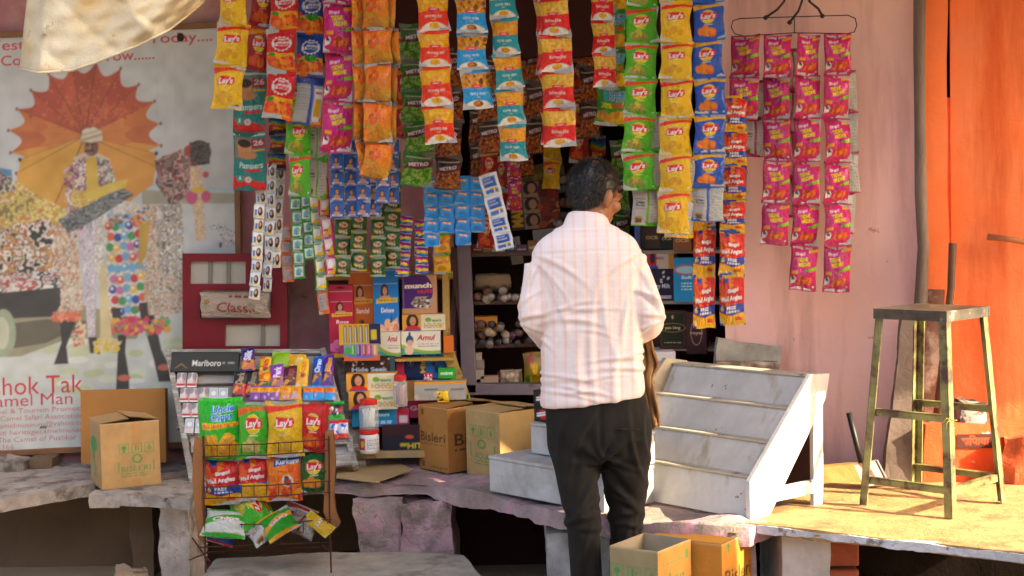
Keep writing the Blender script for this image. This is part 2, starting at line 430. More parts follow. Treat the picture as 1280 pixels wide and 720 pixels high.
# ------------------------------------------------------------------ packet designs
def art_lays(base, band, chips, hi, big=False, name="Lay's", seed=1, band_base=None):
    a = Art(*((60, 72) if big else (38, 46)), 0.84, base)
    a.fill(a.Y > .80 + 0.10 * (a.X / a.asp - .15) - .12 * (a.X / a.asp - .5) ** 2, band)
    a.fill(a.Y > .90 + .03 * a.X, band_base or base)
    a.ell(.47, .60, .20, .175, '#f6e7a0'); a.ell(.47, .60, .185, .16, '#f6c21c'); a.ell(.47, .57, .15, .10, '#f9d95a')
    a.poly([(.20, .56), (.26, .72), (.74, .70), (.78, .60), (.70, .53), (.28, .52)], '#d81e1e')
    a.text(name, .485, .615, .17, '#ffffff', 0.03, rot=.05, shear=.12, width=.47)
    a.rect(.34, .395, .62, .415, hi)
    a.blobs(.22, .16, .62, .30, chips, 9, .085, seed, .55)
    a.blobs(.30, .20, .55, .27, [chips[0]], 3, .05, seed + 3)
    a.rect(.86, .07, .92, .10, '#f3f3f3')
    a.below(.055, base); return a
def art_redlays(big=False):
    a = art_lays('#c01426', '#e8451c', ['#e88a1c', '#f0a02a', '#d8641a'], '#f4c0b0', big, band_base='#e2352a'); return a
def art_chipps(big=False):
    a = Art(*((64, 76) if big else (34, 46)), 0.82, '#41b81e' if big else '#4c9a2a')
    if big:
        a.fill(a.Y > .93, '#5fd02a')
        a.text('Uncle', .62, .82, .15, '#1e7fd0', .035, rot=.06, width=.52, halo=('#e8f6ff', .05))
        a.text('Chipps', .60, .69, .15, '#1e7fd0', .035, rot=.06, width=.52, halo=('#e8f6ff', .05))
        a.poly([(.12, .47), (1, .55), (1, .60), (.12, .59)], '#f0c41c'); a.text('BIG SAVER PACK', .56, .545, .085, '#d8481c', .02, rot=.03, width=.78)
        a.blobs(.22, .06, .86, .33, ['#e0b41c', '#d09a12', '#f0cc38', '#c88a10'], 34, .10, 4)
    else:
        a.rect(.22, .62, .95, .88, '#58b8dc', .8); a.text('Uncle', .62, .82, .15, '#1c5aa8', .03, width=.5, halo=('#dff0ff', .04)); a.text('Chipps', .62, .68, .15, '#1c5aa8', .03, width=.55, halo=('#dff0ff', .04))
        a.text('30%', .30, .50, .17, '#f0e030', .03, width=.36); a.text('EXTRA', .72, .50, .15, '#e0421c', .04, width=.44)
        a.blobs(.15, .08, .9, .30, ['#d8a818', '#c89014', '#e8c030'], 20, .10, 3)
    a.below(.05, '#3f8a22'); return a
def art_namkeen(col, food, name, seed=2):
    a = Art(38, 44, 0.88, col)
    a.rect(0, .52, 1, .88, food[0]); 
    g = random.Random(seed)
    m = (a.Y > .52 + .05 * np.sin(a.X / a.asp * PI)) & (a.Y < .88)
    sv = a.c.copy(); a.blobs(0, .5, 1, .9, food, 130, .05, seed, .35); k = ~m; a.c[k] = sv[k]
    a.rect(0, .88, 1, 1, col)
    a.poly([(.28, .555), (.36, .60), (.64, .60), (.72, .555), (.64, .51), (.36, .51)], '#c8283c'); a.ell(.5, .555, .16, .036, '#e04a5c')
    a.rect(.40, .545, .60, .566, '#f6c8c8')
    a.text(name, .5, .39, .105, '#ffffff', .008, width=.54); a.rect(.44, .285, .56, .30, '#f5d8c0')
    a.ell(.5, .06, .36, .17, '#e8e0d4'); a.ell(.5, .10, .27, .13, '#f4efe6'); a.ell(.5, .145, .14, .075, food[1]); a.blobs(.38, .12, .62, .18, food, 14, .03, seed)
    a.below(.06, '#f0e8dc'); return a
def art_tedhe(mag='#c00f60', big=False):
    a = Art(38, 52, 0.70, mag)
    a.fill(a.Y > .93, '#8f0a52'); a.ell(.48, .60, .30, .30, '#c01c78'); a.ell(.5, .62, .22, .22, '#cc2c88')
    a.text('Bingo!', .36, .80, .085, '#f2e6ee', .03, rot=.1, width=.34)
    a.poly([(.66, .84), (.98, .87), (.98, .93), (.66, .91)], '#f0a01c')
    a.text('TEDHE', .45, .685, .115, '#eed51c', .05, rot=.16, width=.40, halo=('#6c1048', .04)); a.text('MEDHE', .55, .585, .115, '#eed51c', .05, rot=.16, width=.44, halo=('#6c1048', .04))
    a.poly([(.48, .42), (1, .47), (1, .57), (.60, .47)], '#8fbf1c'); a.text('50', .62, .46, .10, '#40200c', .03, width=.2)
    a.rect(.10, .36, .32, .43, '#f0a81c')
    a.blobs(.34, .17, .78, .30, ['#c84c1c', '#d8681c', '#a83812', '#dc8030'], 46, .04, 5, .3)
    a.ell(.15, .25, .07, .07, '#eee6e0'); a.ell(.13, .28, .03, .045, '#2a1a16'); a.ell(.19, .24, .02, .04, '#2a1a16'); a.poly([(.04, .14), (.22, .18), (.2, .24), (.06, .22)], '#ece4e0')
    a.rect(.84, .10, .90, .135, '#e8e0e0')
    for i in range(14): a.rect(i / 14, .02, i / 14 + .03, .09, '#86084a')
    return a
def art_angles(big=False, bluebase=True):
    a = Art(*((60, 76) if big else (34, 60)), 0.78 if big else 0.56, '#c81e1c')
    g = random.Random(7)
    for i in range(16):
        x, y, k = g.uniform(0, 1), g.uniform(.45, .95), g.uniform(.09, .16); q = g.uniform(0, 6)
        a.poly([(x + k * 1.4 * math.cos(q + j * 2.1), y + k * math.sin(q + j * 2.1)) for j in range(3)], g.choice(['#e8641c', '#f07a1e', '#d8401a', '#a81418', '#f0922a']))
    a.poly([(.12, .5), (.55, .62), (.95, .56), (.9, .44), (.45, .42)], '#c81420')
    a.text('Bingo!', .56, .69, .10, '#ffffff', .04, rot=.12, width=.40); a.text('Mad Angles', .5, .535, .12, '#ffffff', .035, rot=.08, width=.80)
    a.poly([(0, .42), (.35, .38), (.75, .42), (1, .44), (1, .27), (.5, .20), (0, .30)], '#1c3f9a')
    a.text('6', .14, .345, .14, '#f4d41c', .04, width=.13); a.text('FREE', .5, .35, .09, '#ffffff', .03, width=.36); a.lines(.3, .24, .8, .31, 1, '#ffffff', .035)
    a.fill(a.Y < .27 - .08 * np.clip(1 - np.abs(a.X / a.asp - .5) * 2, 0, 1), '#e8b41c'); a.rect(.62, .10, .86, .17, '#c8501c')
    a.fill(a.Y > .93, '#e8b41c' if not big else '#1c3f9a'); a.rect(.2, .84, .38, .93, '#1c3f9a')
    return a
def art_orange(seed=1):
    a = Art(34, 46, 0.75, '#ee7410')
    a.blobs(0, .1, 1, .55, ['#c8963a', '#d8861c', '#f28a1c', '#e06a10'], 26, .14, seed, .7); a.fill((a.Y < .5) & (np.abs(a.X / a.asp - .52) < (.5 - a.Y) * .7), '#b4843c', .75)
    a.text('Rings', .52, .68, .14, '#4c2c18', .02, rot=.22, shear=.3, width=.66); a.blobs(.05, .5, .95, .92, ['#f28a24', '#d8640e', '#f49a34'], 14, .09, seed + 5)
    a.blobs(.05, .15, .95, .9, ['#a8480c', '#5c2c10'], 12, .015, seed + 2); a.rect(0, .94, 1, 1, '#6c4a2c'); a.below(.05, '#6c4a2c'); return a
def art_twist(top, gr='#2f8a2c'):
    a = Art(36, 50, 0.72, top)
    a.below(.44, '#e8a81c'); a.poly([(0, .40), (.3, .46), (1, .38), (1, .28), (0, .30)], gr if gr != '#2f8a2c' else '#e8b01c')
    a.blobs(0, .10, 1, .34, ['#e0641c', '#d8501a', '#f0842a', '#c8460e'], 60, .06, 4, .4)
    if top != '#c8201c': a.blobs(.1, .34, .95, .42, ['#2a9a38', '#1e7c2c'], 9, .06, 3); a.ell(.12, .47, .06, .06, '#e0421c')
    else: a.ell(.22, .40, .09, .05, '#3a9a1e')
    for k in range(14): q = k * PI / 7; a.ell(.54 + .22 / .72 * math.cos(q), .66 + .15 * math.sin(q), .03, .03, '#e4e0e0')
    a.ell(.54, .66, .22, .155, '#e4e0e0'); a.ell(.54, .66, .205, .14, top)
    a.poly([(.2, .60), (.2, .70), (.88, .71), (.88, .61)], '#e8e4e4'); a.text('Twists', .54, .655, .12, top, .04, width=.56); a.rect(.42, .75, .66, .77, '#e8e0e0')
    a.below(.06, '#e0641c'); return a
def art_metro(col, food, txt='METRO'):
    a = Art(36, 46, 0.86, col)
    a.blobs(0, .02, 1, .62, food, 170, .042, 3, .5)
    a.poly([(0, .52), (.2, .72), (1, .80), (1, .60), (.5, .50)], '#5a1a26'); a.text(txt, .5, .655, .14, '#f0e6e6', .035, rot=.12, width=.66); a.rect(.1, .83, .9, .86, '#d8c8b8')
    a.fill(a.Y > .88, col); a.below(.06, col); return a
def art_nappy():
    a = Art(36, 60, 0.58, '#12807c')
    a.rect(0, .93, 1, .96, '#d8d8d4'); a.rect(.06, .55, .66, .90, '#8a7a6c'); a.ell(.34, .72, .13, .14, '#c8946c'); a.ell(.34, .80, .12, .07, '#3a2418'); a.ell(.42, .60, .17, .06, '#c08a64')
    a.rect(.56, .72, .96, .88, '#8c2c3c'); a.text('26', .76, .81, .12, '#e8c8c8', .03, width=.3); a.rect(.58, .67, .95, .70, '#e0b02c')
    a.text('Pampers', .55, .43, .13, '#d8ece8', .02, width=.72); a.rect(.38, .33, .86, .37, '#c83040')
    a.fill(a.Y < .19 + .06 * np.sin(a.X / a.asp * 4 + .6), '#c8182a'); a.ell(.22, .21, .07, .06, '#2a9a94'); a.text('S', .22, .21, .08, '#eef4f2', .03); a.ell(.47, .20, .06, .05, '#d8dcd8'); a.rect(.43, .17, .51, .23, '#b8a8a8')
    return a
def art_rainbow():
    a = Art(24, 36, 0.7, '#3c1a30')
    for i, c in enumerate(['#2c5aa8', '#2c9a8c', '#c8b81c', '#d8641c', '#b81c4c']): a.fill((a.Y > .75 - i * .1 + .06 * np.sin(a.X * 9)) & (a.Y < .85 - i * .1 + .06 * np.sin(a.X * 9)), c)
    a.poly([(.1, .25), (.9, .32), (.9, .5), (.1, .42)], '#d8301c'); a.text('Jalsa', .5, .38, .16, '#f0d81c', .03, width=.6); a.rect(0, .9, 1, 1, '#8c8ca0'); return a
def art_back(strip, panel='#c9cac9'):
    a = Art(30, 40, 0.86, panel)
    a.rect(0, .94, 1, 1, strip); a.rect(0, 0, 1, .04, strip); a.rect(.47, 0, .56, 1, strip)
    a.lines(.06, .74, .43, .92, 7, '#8e9092', .012, 2); a.lines(.60, .10, .96, .92, 22, '#98999b', .012, 5)
    a.rect(.06, .68, .40, .705, '#c83030'); a.text('Crispy', .24, .61, .09, '#3a3a3a', .03, width=.3); a.text('Facts', .24, .53, .09, '#3a3a3a', .03, width=.28); a.rect(.06, .44, .40, .46, '#c83030')
    a.ell(.22, .20, .12, .055, '#c88a2a'); a.rect(.12, .09, .33, .16, '#8a3a1a'); a.rect(.12, .16, .33, .20, '#3c6a2a'); return a
def art_kurback():
    a = Art(30, 46, 0.7, '#b8b8b6'); a.lines(.05, .3, .5, .85, 16, '#8a8a8c', .012); a.fill(a.Y > .82, '#1c3f9a'); a.below(.06, '#1c3f9a'); a.rect(.5, 0, .62, 1, '#2a4fb0'); a.rect(.68, .1, .94, .76, '#f0f0ee'); a.rect(.7, .2, .92, .56, '#e8b01c'); a.rect(.7, .66, .92, .7, '#c82030'); return a
# sachets
def art_sachet(col, edge, kind, seed=1):
    a = Art(20, 20, 1.0, col); g = random.Random(seed)
    a.rect(0, .88, 1, 1, edge); a.rect(0, 0, 1, .10, edge)
    if kind == 'woman':
        a.ell(.48, .60, .17, .22, '#2a1812'); a.ell(.48, .60, .10, .14, '#c08a6a'); a.ell(.48, .30, .22, .13, '#b8907c'); a.rect(.15, .14, .85, .24, '#d8dce8')
        a.text('clinic', .5, .19, .14, '#b03040', .02, width=.4)
    elif kind == 'tea':
        a.ell(.5, .62, .26, .13, '#c8c09a'); a.text('Tea', .5, .63, .2, '#b01c2c', .05, width=.36); a.blobs(.25, .22, .75, .42, ['#a8242c', '#c8b83c', '#3a7a3c', '#c8c0a0'], 10, .06, seed)
    elif kind == 'shield':
        a.rect(.12, .14, .88, .80, '#1f94dc'); a.rect(.2, .62, .8, .80, '#9a6a5a'); a.text('Parag', .5, .71, .16, '#f0e0c8', .03, width=.5); a.ell(.5, .38, .24, .12, '#1a70b8'); a.rect(.3, .34, .7, .42, '#5a7aa0')
    elif kind == 'gem':
        for i, c in enumerate(['#1c4fb8', '#2aa0d8', '#e8d030', '#d83c8c', '#7c2ca0']): a.fill(np.abs(a.Y - (.12 + i * .18) - .1 * np.sin(a.X * 5 + seed)) < .075, c)
        a.text('gola', .5, .5, .34, '#f8e83c', .05, rot=.2, width=.7, halo=('#c02060', .05))
    elif kind == 'girl':
        a.rect(.08, .12, .92, .86, '#d4d6d8'); a.ell(.62, .48, .22, .3, '#3a2a28'); a.ell(.58, .54, .11, .14, '#b89080'); a.rect(.14, .2, .34, .6, '#5a78a8'); a.rect(.12, .14, .9, .2, '#e0c83c' if seed % 2 else '#8a8f98')
    elif kind == 'leaf':
        a.rect(.14, .16, .86, .84, '#dfe6e2'); a.ell(.52, .55, .28, .2, '#8cc0a8'); a.poly([(.2, .3), (.55, .8), (.62, .3)], '#5c98c0', .7); a.text('vim', .5, .32, .2, '#2a5a8c', .03, width=.4)
    elif kind == 'sun':
        a.rect(.14, .14, .86, .86, '#e8e4d0'); a.poly([(.14, .14), (.86, .14), (.86, .7)], '#e8c01c'); a.ell(.55, .5, .2, .2, '#cfd8e0'); a.rect(.2, .74, .7, .82, '#2a8a3c')
    elif kind == 'pink':
        a.rect(.16, .14, .84, .86, '#e8d8d8'); a.poly([(.16, .14), (.84, .14), (.84, .62)], '#e0b83c'); a.ell(.45, .62, .2, .16, '#f2f0ee'); a.rect(.2, .3, .6, .4, '#c02a70')
    elif kind == 'foil':
        a.rect(.16, .18, .84, .82, '#a8a4a6'); a.lines(.22, .25, .8, .75, 6, '#7c7478', .05)
    elif kind == 'wafer':
        a.rect(.1, .12, .9, .86, '#e4b81c'); a.text('Good Day', .5, .6, .26, '#c8401c', .04, rot=.15, width=.8); a.ell(.5, .3, .25, .12, '#c88a3a')
    elif kind == 'card':
        a.rect(.06, .05, .94, .95, '#dfe3e8'); a.rect(.16, .40, .84, .84, '#2c4f9c'); a.rect(.22, .56, .7, .62, '#b8c4dc'); a.rect(.22, .7, .6, .74, '#b8c4dc'); a.rect(.16, .12, .6, .32, '#3c6ab0'); a.rect(.66, .14, .84, .30, '#6a7078'); a.rect(.4, .30, .8, .36, '#d8b43c')
    return a

R1 = {}
def kind(key, art, back, m=None, **kw):
    R1[key] = [packet_mesh(key + '_packet', art, back, seed=s * 13 + len(R1), m=m, **kw) for s in range(5)]
SILV = '#b9babb'
kind('yellow', art_lays('#f0c40c', '#e0421a', ['#d8a81c', '#e8c02c', '#f2d24a'], '#f2e0a0'), art_back('#e0b41c'))
kind('green', art_lays('#68b81a', '#e8541c', ['#c8c060', '#b4b070', '#d8cf80', '#9c9a58'], '#e0f0b0'), art_back('#7cc02a'))
kind('blue', art_lays('#0f56b4', '#f4b81a', ['#e88a1c', '#f09a2a', '#d87014'], '#e8f0f8'), art_back('#1f5ab0'))
kind('redlays', art_lays('#a4101e', '#e8a01c', ['#d8601c', '#c84818', '#e07a24'], '#f0b0a0', band_base='#b41420'), SILV)
kind('chipps', art_chipps(), SILV)
kind('moong', art_namkeen('#ea4a12', ['#eca81e', '#f0bc2c', '#e89a1a', '#f6cc4a'], 'moong dal'), SILV)
kind('nuts', art_namkeen('#16a0dc', ['#d8980f', '#a8641a', '#e8b01c', '#c8801a', '#6c4418'], 'tasty nuts', 5), SILV)
kind('teal', art_namkeen('#0f9aa4', ['#eca41a', '#f0b42a', '#e08e14'], 'tana tan', 6), SILV)
kind('bhujia', art_namkeen('#dc2414', ['#eec068', '#e8b04c', '#f2cc80', '#dca040'], 'bhujia', 7), SILV)
kind('tedhe', art_tedhe(), art_back('#c00f60'), depth=.13, seal=.06, pinch=.05)
kind('angles', art_angles(), art_kurback(), depth=.15, seal=.05, pinch=.04)
kind('orange', art_orange(), '#b8b4ac', depth=.2, pinch=.06, seal=.05)
kind('twistred', art_twist('#c8201c'), SILV)
kind('twistblue', art_twist('#1c3f8c'), art_kurback())
kind('metrogreen', art_metro('#3c7a1c', ['#6c9a3a', '#88b050', '#4c7a2a', '#9abc68']), '#7c8a78', depth=.10)
kind('metrobrown', art_metro('#3a2018', ['#b4642a', '#c8803a', '#8c4418', '#a85424']), '#6a5a50', depth=.10)
kind('nappy', art_nappy(), '#0f6c68', depth=.08, seal=.03, pinch=.02)
kind('rainbow', art_rainbow(), '#6a6a7c', depth=.12)
sk = dict(depth=.14, seal=.1, pinch=.02, m=m_foil2)
kind('s_woman', art_sachet('#1c58a8', '#1a4a94', 'woman'), '#8fa0b8', **sk)
kind('s_tea', art_sachet('#124a1e', '#b8a420', 'tea'), '#8a9a8a', **sk)
kind('s_shield', art_sachet('#1878c0', '#1a86d0', 'shield'), '#7c98b0', **sk)
kind('s_gem', art_sachet('#7c2ca0', '#c8ccd8', 'gem'), '#b0a8b8', **sk)
kind('s_girl', art_sachet('#b4b8bc', '#c8cacc', 'girl', 1), '#b0b2b4', **sk)
kind('s_leaf', art_sachet('#2c8c40', '#2c8c40', 'leaf'), '#90a898', **sk)
kind('s_sun', art_sachet('#2c8a40', '#2a7c38', 'sun'), '#90a898', **sk)
kind('s_pink', art_sachet('#c02c74', '#b8286c', 'pink'), '#b898a8', **sk)
kind('s_foil', art_sachet('#c8642a', '#c05c24', 'foil'), '#a89888', **sk)
kind('s_wafer', art_sachet('#c8982a', '#3a8a3a', 'wafer'), '#a89888', **sk)
kind('s_card', art_sachet('#d8dce2', '#e4e6ea', 'card'), '#c8ccd2', depth=.03, seal=.02, pinch=0.0, m=m_foil2)

RNG = random.Random(11)
def strip(name, k, Y, wpx, pts, label, group, part='packet', back=(), hpx=None, yaw=0, cat='snack strip', dep=None, jit=1.0, narrow=None):
    """a hanging strip of packs joined at their seals: pts = (x centre, y top) of each pack and, last, the strip's end"""
    top = P(pts[0][0], pts[0][1], Y)
    e = empty(name, top, label, cat, group)
    for i in range(len(pts) - 1):
        (x0, y0), (x1, y1) = pts[i], pts[i + 1]
        a, b = P(x0, y0, Y), P(x1, y1, Y); d = b - a
        wid = (wpx[i] if isinstance(wpx, (list, tuple)) else wpx) * S(Y)
        me = R1[k][(i * 2 + RNG.randrange(2)) % 5]
        o = link(part, me, e)
        roll = math.atan2(d.x, -d.z)
        y = yaw + RNG.uniform(-.22, .22) * jit; roll += RNG.uniform(-.055, .055) * jit; y += RNG.choice((0, 0, 0, 0, 0, .3, -.3)) * jit
        if i in back: y += PI
        s_h = d.length * 1.03
        R = Euler((RNG.uniform(-.10, .06) * jit, 0, 0)).to_matrix()
        R = Matrix.Rotation(-roll, 3, 'Y') @ Matrix.Rotation(y, 3, 'Z') @ R
        o.rotation_euler = R.to_euler(); o.location = a - top + Vector((0, RNG.uniform(-.008, .008) * jit, 0))
        o.scale = (wid * 1.06, wid * 1.06, s_h)
    return e
def run(x0, y0, x1, y1, n): return [(x0 + (x1 - x0) * i / n, y0 + (y1 - y0) * i / n) for i in range(n + 1)]
# ================================================================== the setting
ZL = 0.43                                        # height of the stone ledge in front of the shop
def kindstruct(o): return tag(o, kind='structure')

g = MB(); g.add([(-60, -60, 0), (60, -60, 0), (60, 60, 0), (-60, 60, 0)], [(0, 1, 2, 3)])
kindstruct(g.build('street', mat('dusty_street', '#a8957a', 0.95, vary=(0.8, 0.2), bump=(6, 0.01), mix=('#8c7a64', 2.2, 0.58, 0.1))))

# step the wire rack stands on
st = MB()
pts = [Vector((-1.16, 5.0, 0)), Vector((-.04, 5.0, 0)), Vector((-.13, 5.40, 0)), Vector((-.21, 5.74, 0)), Vector((-.42, 5.84, 0)), Vector((-.8, 5.83, 0)), Vector((-1.16, 5.78, 0))]
st.prism([p + Vector((0, 0, -.02)) for p in pts], (0, 0, .22))
kindstruct(st.build('stone_step', m_concrete, rough=(.05, .004, 6, 3), smooth=True))

# ---- walls
XJ = P(566, 300, 6.72).x
wl = MB(); wl.box(((-4.2 + XJ) / 2, 6.82, 1.5), (XJ + 4.2, .2, 3.0))
tag(wl.build('plaster_wall', mat('dark_pink_plaster', '#a8747c', 0.85, vary=(2.5, 0.2), bump=(14, 0.004), mix=('#c3a29e', 1.9, 0.60, 0.1), mix2=('#6d5852', 6, 0.70, 0.03))), 'faded pink plaster wall carrying the camel poster', 'wall')
pr0, pr1 = P(905, 300, 6.34), P(1157, 300, 6.06)
def slabwall(name, a, b, thick, z0, z1, m, label, cat='wall', rough=None):
    a = Vector((a.x, a.y, 0)); b = Vector((b.x, b.y, 0)); d = (b - a).normalized(); n = Vector((-d.y, d.x, 0))
    q = MB(); q.prism([a + Vector((0, 0, z0)), b + Vector((0, 0, z0)), b + n * thick + Vector((0, 0, z0)), a + n * thick + Vector((0, 0, z0))], (0, 0, z1 - z0))
    o = q.build(name, m, rough=rough, smooth=bool(rough)); return tag(o, label, cat)
m_pinkwall = mat('pink_orange_plaster', '#f2c3c1', 0.85, vary=(1.6, 0.10), bump=(14, 0.003), mix=('#f0c8ba', 1.2, 0.54, 0.16), mix2=('#c08a80', 11, 0.70, 0.02), mix3=('#c99a94', 5, .60, .10, (1, 1, .12)))
slabwall('plaster_wall', pr0, pr1, .18, 0, 3.0, m_pinkwall, 'rosy pink plaster wall behind the hanger of magenta packets')
# orange end wall, its pilaster and the slot between them
m_orange = mat('orange_limewash', '#e86e30', 0.85, vary=(2.0, 0.16), bump=(12, 0.004), mix=('#e4885a', 1.1, 0.56, 0.16), mix2=('#9a6040', 9, 0.72, 0.015), mix3=('#cc5a24', 5, .60, .08, (1, 1, .12)))
o0, o1 = P(1157, 300, 6.0), P(1186, 300, 5.985)
slabwall('orange_pilaster', o0, o1, .25, 0, 3.0, m_orange, 'narrow bright orange pilaster beside the brown pole', 'pilaster', rough=(.12, .008, 2.2, 5))
o2, o3 = P(1189, 300, 6.01), P(1400, 300, 5.85)
slabwall('orange_wall', o2, o3, .25, 0, 3.0, m_orange, 'large bright orange wall at the right edge behind the stool')

sl = MB(); c0, c1 = P(1184, 0, 6.08), P(1192, 0, 6.08); sl.box(((c0.x + c1.x) / 2, 6.16, 1.5), (.12, .04, 3.0)); tag(sl.build('slot_shade_strip', mat('slot_shade_brown', '#3a1c10', .9)), 'dark strip painted as the shade in the slot between the orange pilaster and wall', 'slot')  # dark filler behind the gap, coloured as its shade
q0, q1 = P(1184, 122, 6.02), P(1191, 122, 6.02); sl = MB(); sl.box(((q0.x + q1.x) / 2, 6.06, q0.z / 2), (q1.x - q0.x + .02, .08, q0.z)); tag(sl.build('slot_filling', m_orange, rough=(.06, .004, 6, 6), smooth=True), 'orange mortar filling the lower part of the wall slot', 'mortar')

# ---- the dark shop room behind the opening
m_dark = mat('dark_brown_wall', '#422524', 0.9, spec=.1, vary=(3, 0.3), bump=(10, 0.004))  # one dark brown base, varied at random
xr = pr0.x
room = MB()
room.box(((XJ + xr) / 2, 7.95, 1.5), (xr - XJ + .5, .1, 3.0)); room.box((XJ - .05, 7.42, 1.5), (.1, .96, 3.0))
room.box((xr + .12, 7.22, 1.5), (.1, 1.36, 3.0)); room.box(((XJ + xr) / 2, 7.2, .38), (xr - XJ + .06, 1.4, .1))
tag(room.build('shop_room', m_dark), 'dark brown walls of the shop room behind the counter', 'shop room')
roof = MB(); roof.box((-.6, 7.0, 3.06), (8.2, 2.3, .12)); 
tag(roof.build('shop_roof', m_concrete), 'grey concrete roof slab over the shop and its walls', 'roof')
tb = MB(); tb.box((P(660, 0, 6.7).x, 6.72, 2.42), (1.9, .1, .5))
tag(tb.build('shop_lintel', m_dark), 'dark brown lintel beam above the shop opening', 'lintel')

# ---- ledges
def ledge(name, pts, z1, th, m, label, rough, cat='ledge'):
    q = MB(); q.prism([Vector((p.x, p.y, z1 - th)) for p in pts], (0, 0, th)); o = q.build(name, m, rough=rough, smooth=True)
    return tag(o, label, cat)
A = [G(-90, 642, ZL), G(118, 606, ZL), G(118, 606, ZL) + Vector((.06, .66, 0)), Vector((-2.7, 6.74, 0))]
ledge('stone_ledge', A, ZL + .005, .05, m_stone_grey, 'long grey stone ledge under the camel poster', (.035, .0035, 9, 11))
A = [G(120, 614, ZL), G(238, 624, ZL), G(244, 606, ZL), G(300, 600, ZL), Vector((G(300, 600, ZL).x, 6.74, 0)), Vector((G(118, 606, ZL).x + .08, 6.74, 0))]
ledge('stone_ledge', A, ZL - .002, .045, m_stone_grey, 'short cracked stone slab under the small printed carton', (.035, .004, 9, 12))
m_rock = mat('pink_limewashed_rock', '#b49a9a', 0.9, vary=(12, 0.38), bump=(22, 0.014), mix=('#8d8078', 6, 0.50, 0.05), mix2=('#c692a4', 8, 0.57, 0.04))
A = [G(302, 606, ZL), G(420, 603, ZL), G(520, 603, ZL), G(606, 616, ZL), G(700, 640, ZL), G(800, 655, ZL), G(936, 660, ZL), G(1000, 640, ZL), Vector((pr0.x + .3, 6.2, 0)), Vector((pr0.x, 6.72, 0)), Vector((-1.25, 6.74, 0))]
ledge('counter_ledge', A, ZL, .062, m_rock, 'uneven pinkish stone counter ledge in front of the shop', (.03, .013, 9, 13))
A = [G(930, 655, ZL), G(1330, 699, ZL), Vector((2.2, 5.95, 0)), Vector((1.0, 6.12, 0)), G(985, 620, ZL)]
ledge('platform_slab', A, ZL + .006, .035, mat('sandy_stone_platform', '#b08a58', 0.9, vary=(9, 0.3), bump=(24, 0.010), mix=('#8a6a44', 6, 0.58, 0.05), mix2=('#6a5038', 19, .67, .03)), 'sandy stone platform slab carrying the green stool', (.04, .003, 9, 14), 'platform')
# pale worn edge along the platform's front
ed = MB(); a, b = G(930, 655, ZL), G(1330, 699, ZL); n = Vector((a.y - b.y, b.x - a.x, 0)).normalized()
d_ = (b - a).normalized(); nrm = Vector((d_.y, -d_.x, 0))
ed.prism([Vector((p.x, p.y, ZL - .024)) for p in (a + nrm * .008, b + nrm * .008, b - nrm * .02, a - nrm * .02)], (0, 0, .026))
tag(ed.build('edge_strip', mat('pale_chipped_edge', '#d4d2d4', 0.85, vary=(14, 0.3), bump=(26, 0.012), mix=('#8a7c78', 16, .62, .03)), rough=(.022, .004, 22, 15), smooth=True), 'chipped whitish lime edge along the front of the platform', 'edging')

def pier(name, x0, y0, x1, y1, Y, dep, m, label, seed, amp=.014, cat='pillar', slant=0):
    p0, p1 = P(x0, y0, Y), P(x1, y1, Y); q = MB()
    zt = min(p0.z, ZL - .065); zb = 0.0 if p1.z < .25 else p1.z
    zb = max(zb, 0) - .01
    q.prism([Vector((p0.x, Y, zb)), Vector((p1.x, Y, zb)), Vector((p1.x + slant, Y + dep, zb)), Vector((p0.x + slant, Y + dep, zb))], (0, 0, zt - zb))
    return tag(q.build(name, m, rough=(.028, amp * .8, 10, seed), smooth=True), label, cat)
m_white_rock = mat('whitewashed_rubble', '#b9afa8', 0.9, vary=(11, 0.3), bump=(24, 0.012), mix=('#8a7c74', 7, 0.58, 0.04), mix2=('#d9d6d4', 3, 0.58, 0.1))
m_mud = mat('mud_plaster', '#6b5642', 0.95, vary=(3, 0.25), bump=(12, 0.01))
pier('stone_pillar', 196, 620, 240, 722, 6.0, .3, m_white_rock, 'pale whitewashed stone pillar left of the wire rack', 21)
pier('stone_pillar', 160, 628, 194, 722, 6.28, .3, m_mud, 'brown rough pillar set back under the left ledge', 22)
pier('rock_pillar', 441, 612, 503, 697, 5.98, .4, mat('grey_pink_rock', '#b09c98', 0.9, vary=(12, 0.38), bump=(20, 0.02), mix=('#b78f99', 6, 0.55, 0.05), mix2=('#5c4c48', 9, .64, .04)), 'rough grey pink rock pillar beside the wire rack', 23, .022)
pier('rock_pillar', 498, 610, 566, 697, 5.93, .4, mat('bright_pink_rock', '#ba979e', 0.9, vary=(12, 0.38), bump=(20, 0.02), mix=('#8f8078', 7, 0.56, 0.05), mix2=('#5c4448', 9, .66, .04)), 'pink limewashed rock pillar under the counter ledge', 24, .022)
pier('whitewashed_block', 684, 668, 762, 722, 5.52, .35, m_white_rock, 'whitewashed block under the counter behind the man', 25, .008)
pier('ledge_wall', 800, 655, 945, 722, 5.2, .12, mat('pale_pink_wash', '#c4aeb2', 0.9, vary=(5, 0.15), bump=(14, 0.006), mix=('#a08a86', 6, 0.6, 0.05)), 'pale pink base wall under the tiered white stand', 26, .005)
pb = MB(); p0, p1 = P(978, 668, 5.12), P(1034, 722, 5.12); p2 = P(1062, 668, 5.25)
pb.prism([Vector((p0.x, 5.12, 0)), Vector((p1.x, 5.07, 0)), Vector((p1.x, 5.6, 0)), Vector((p0.x, 5.6, 0))], (0, 0, ZL - .035))
pe = empty('brick_pier', (p0.x, 5.12, 0), 'whitewashed brick pier holding up the stool platform', 'pier')
pb.build('whitewashed_face', m_white_paint, pe, rough=(.03, .006, 9, 27), smooth=True)
bk = MB()
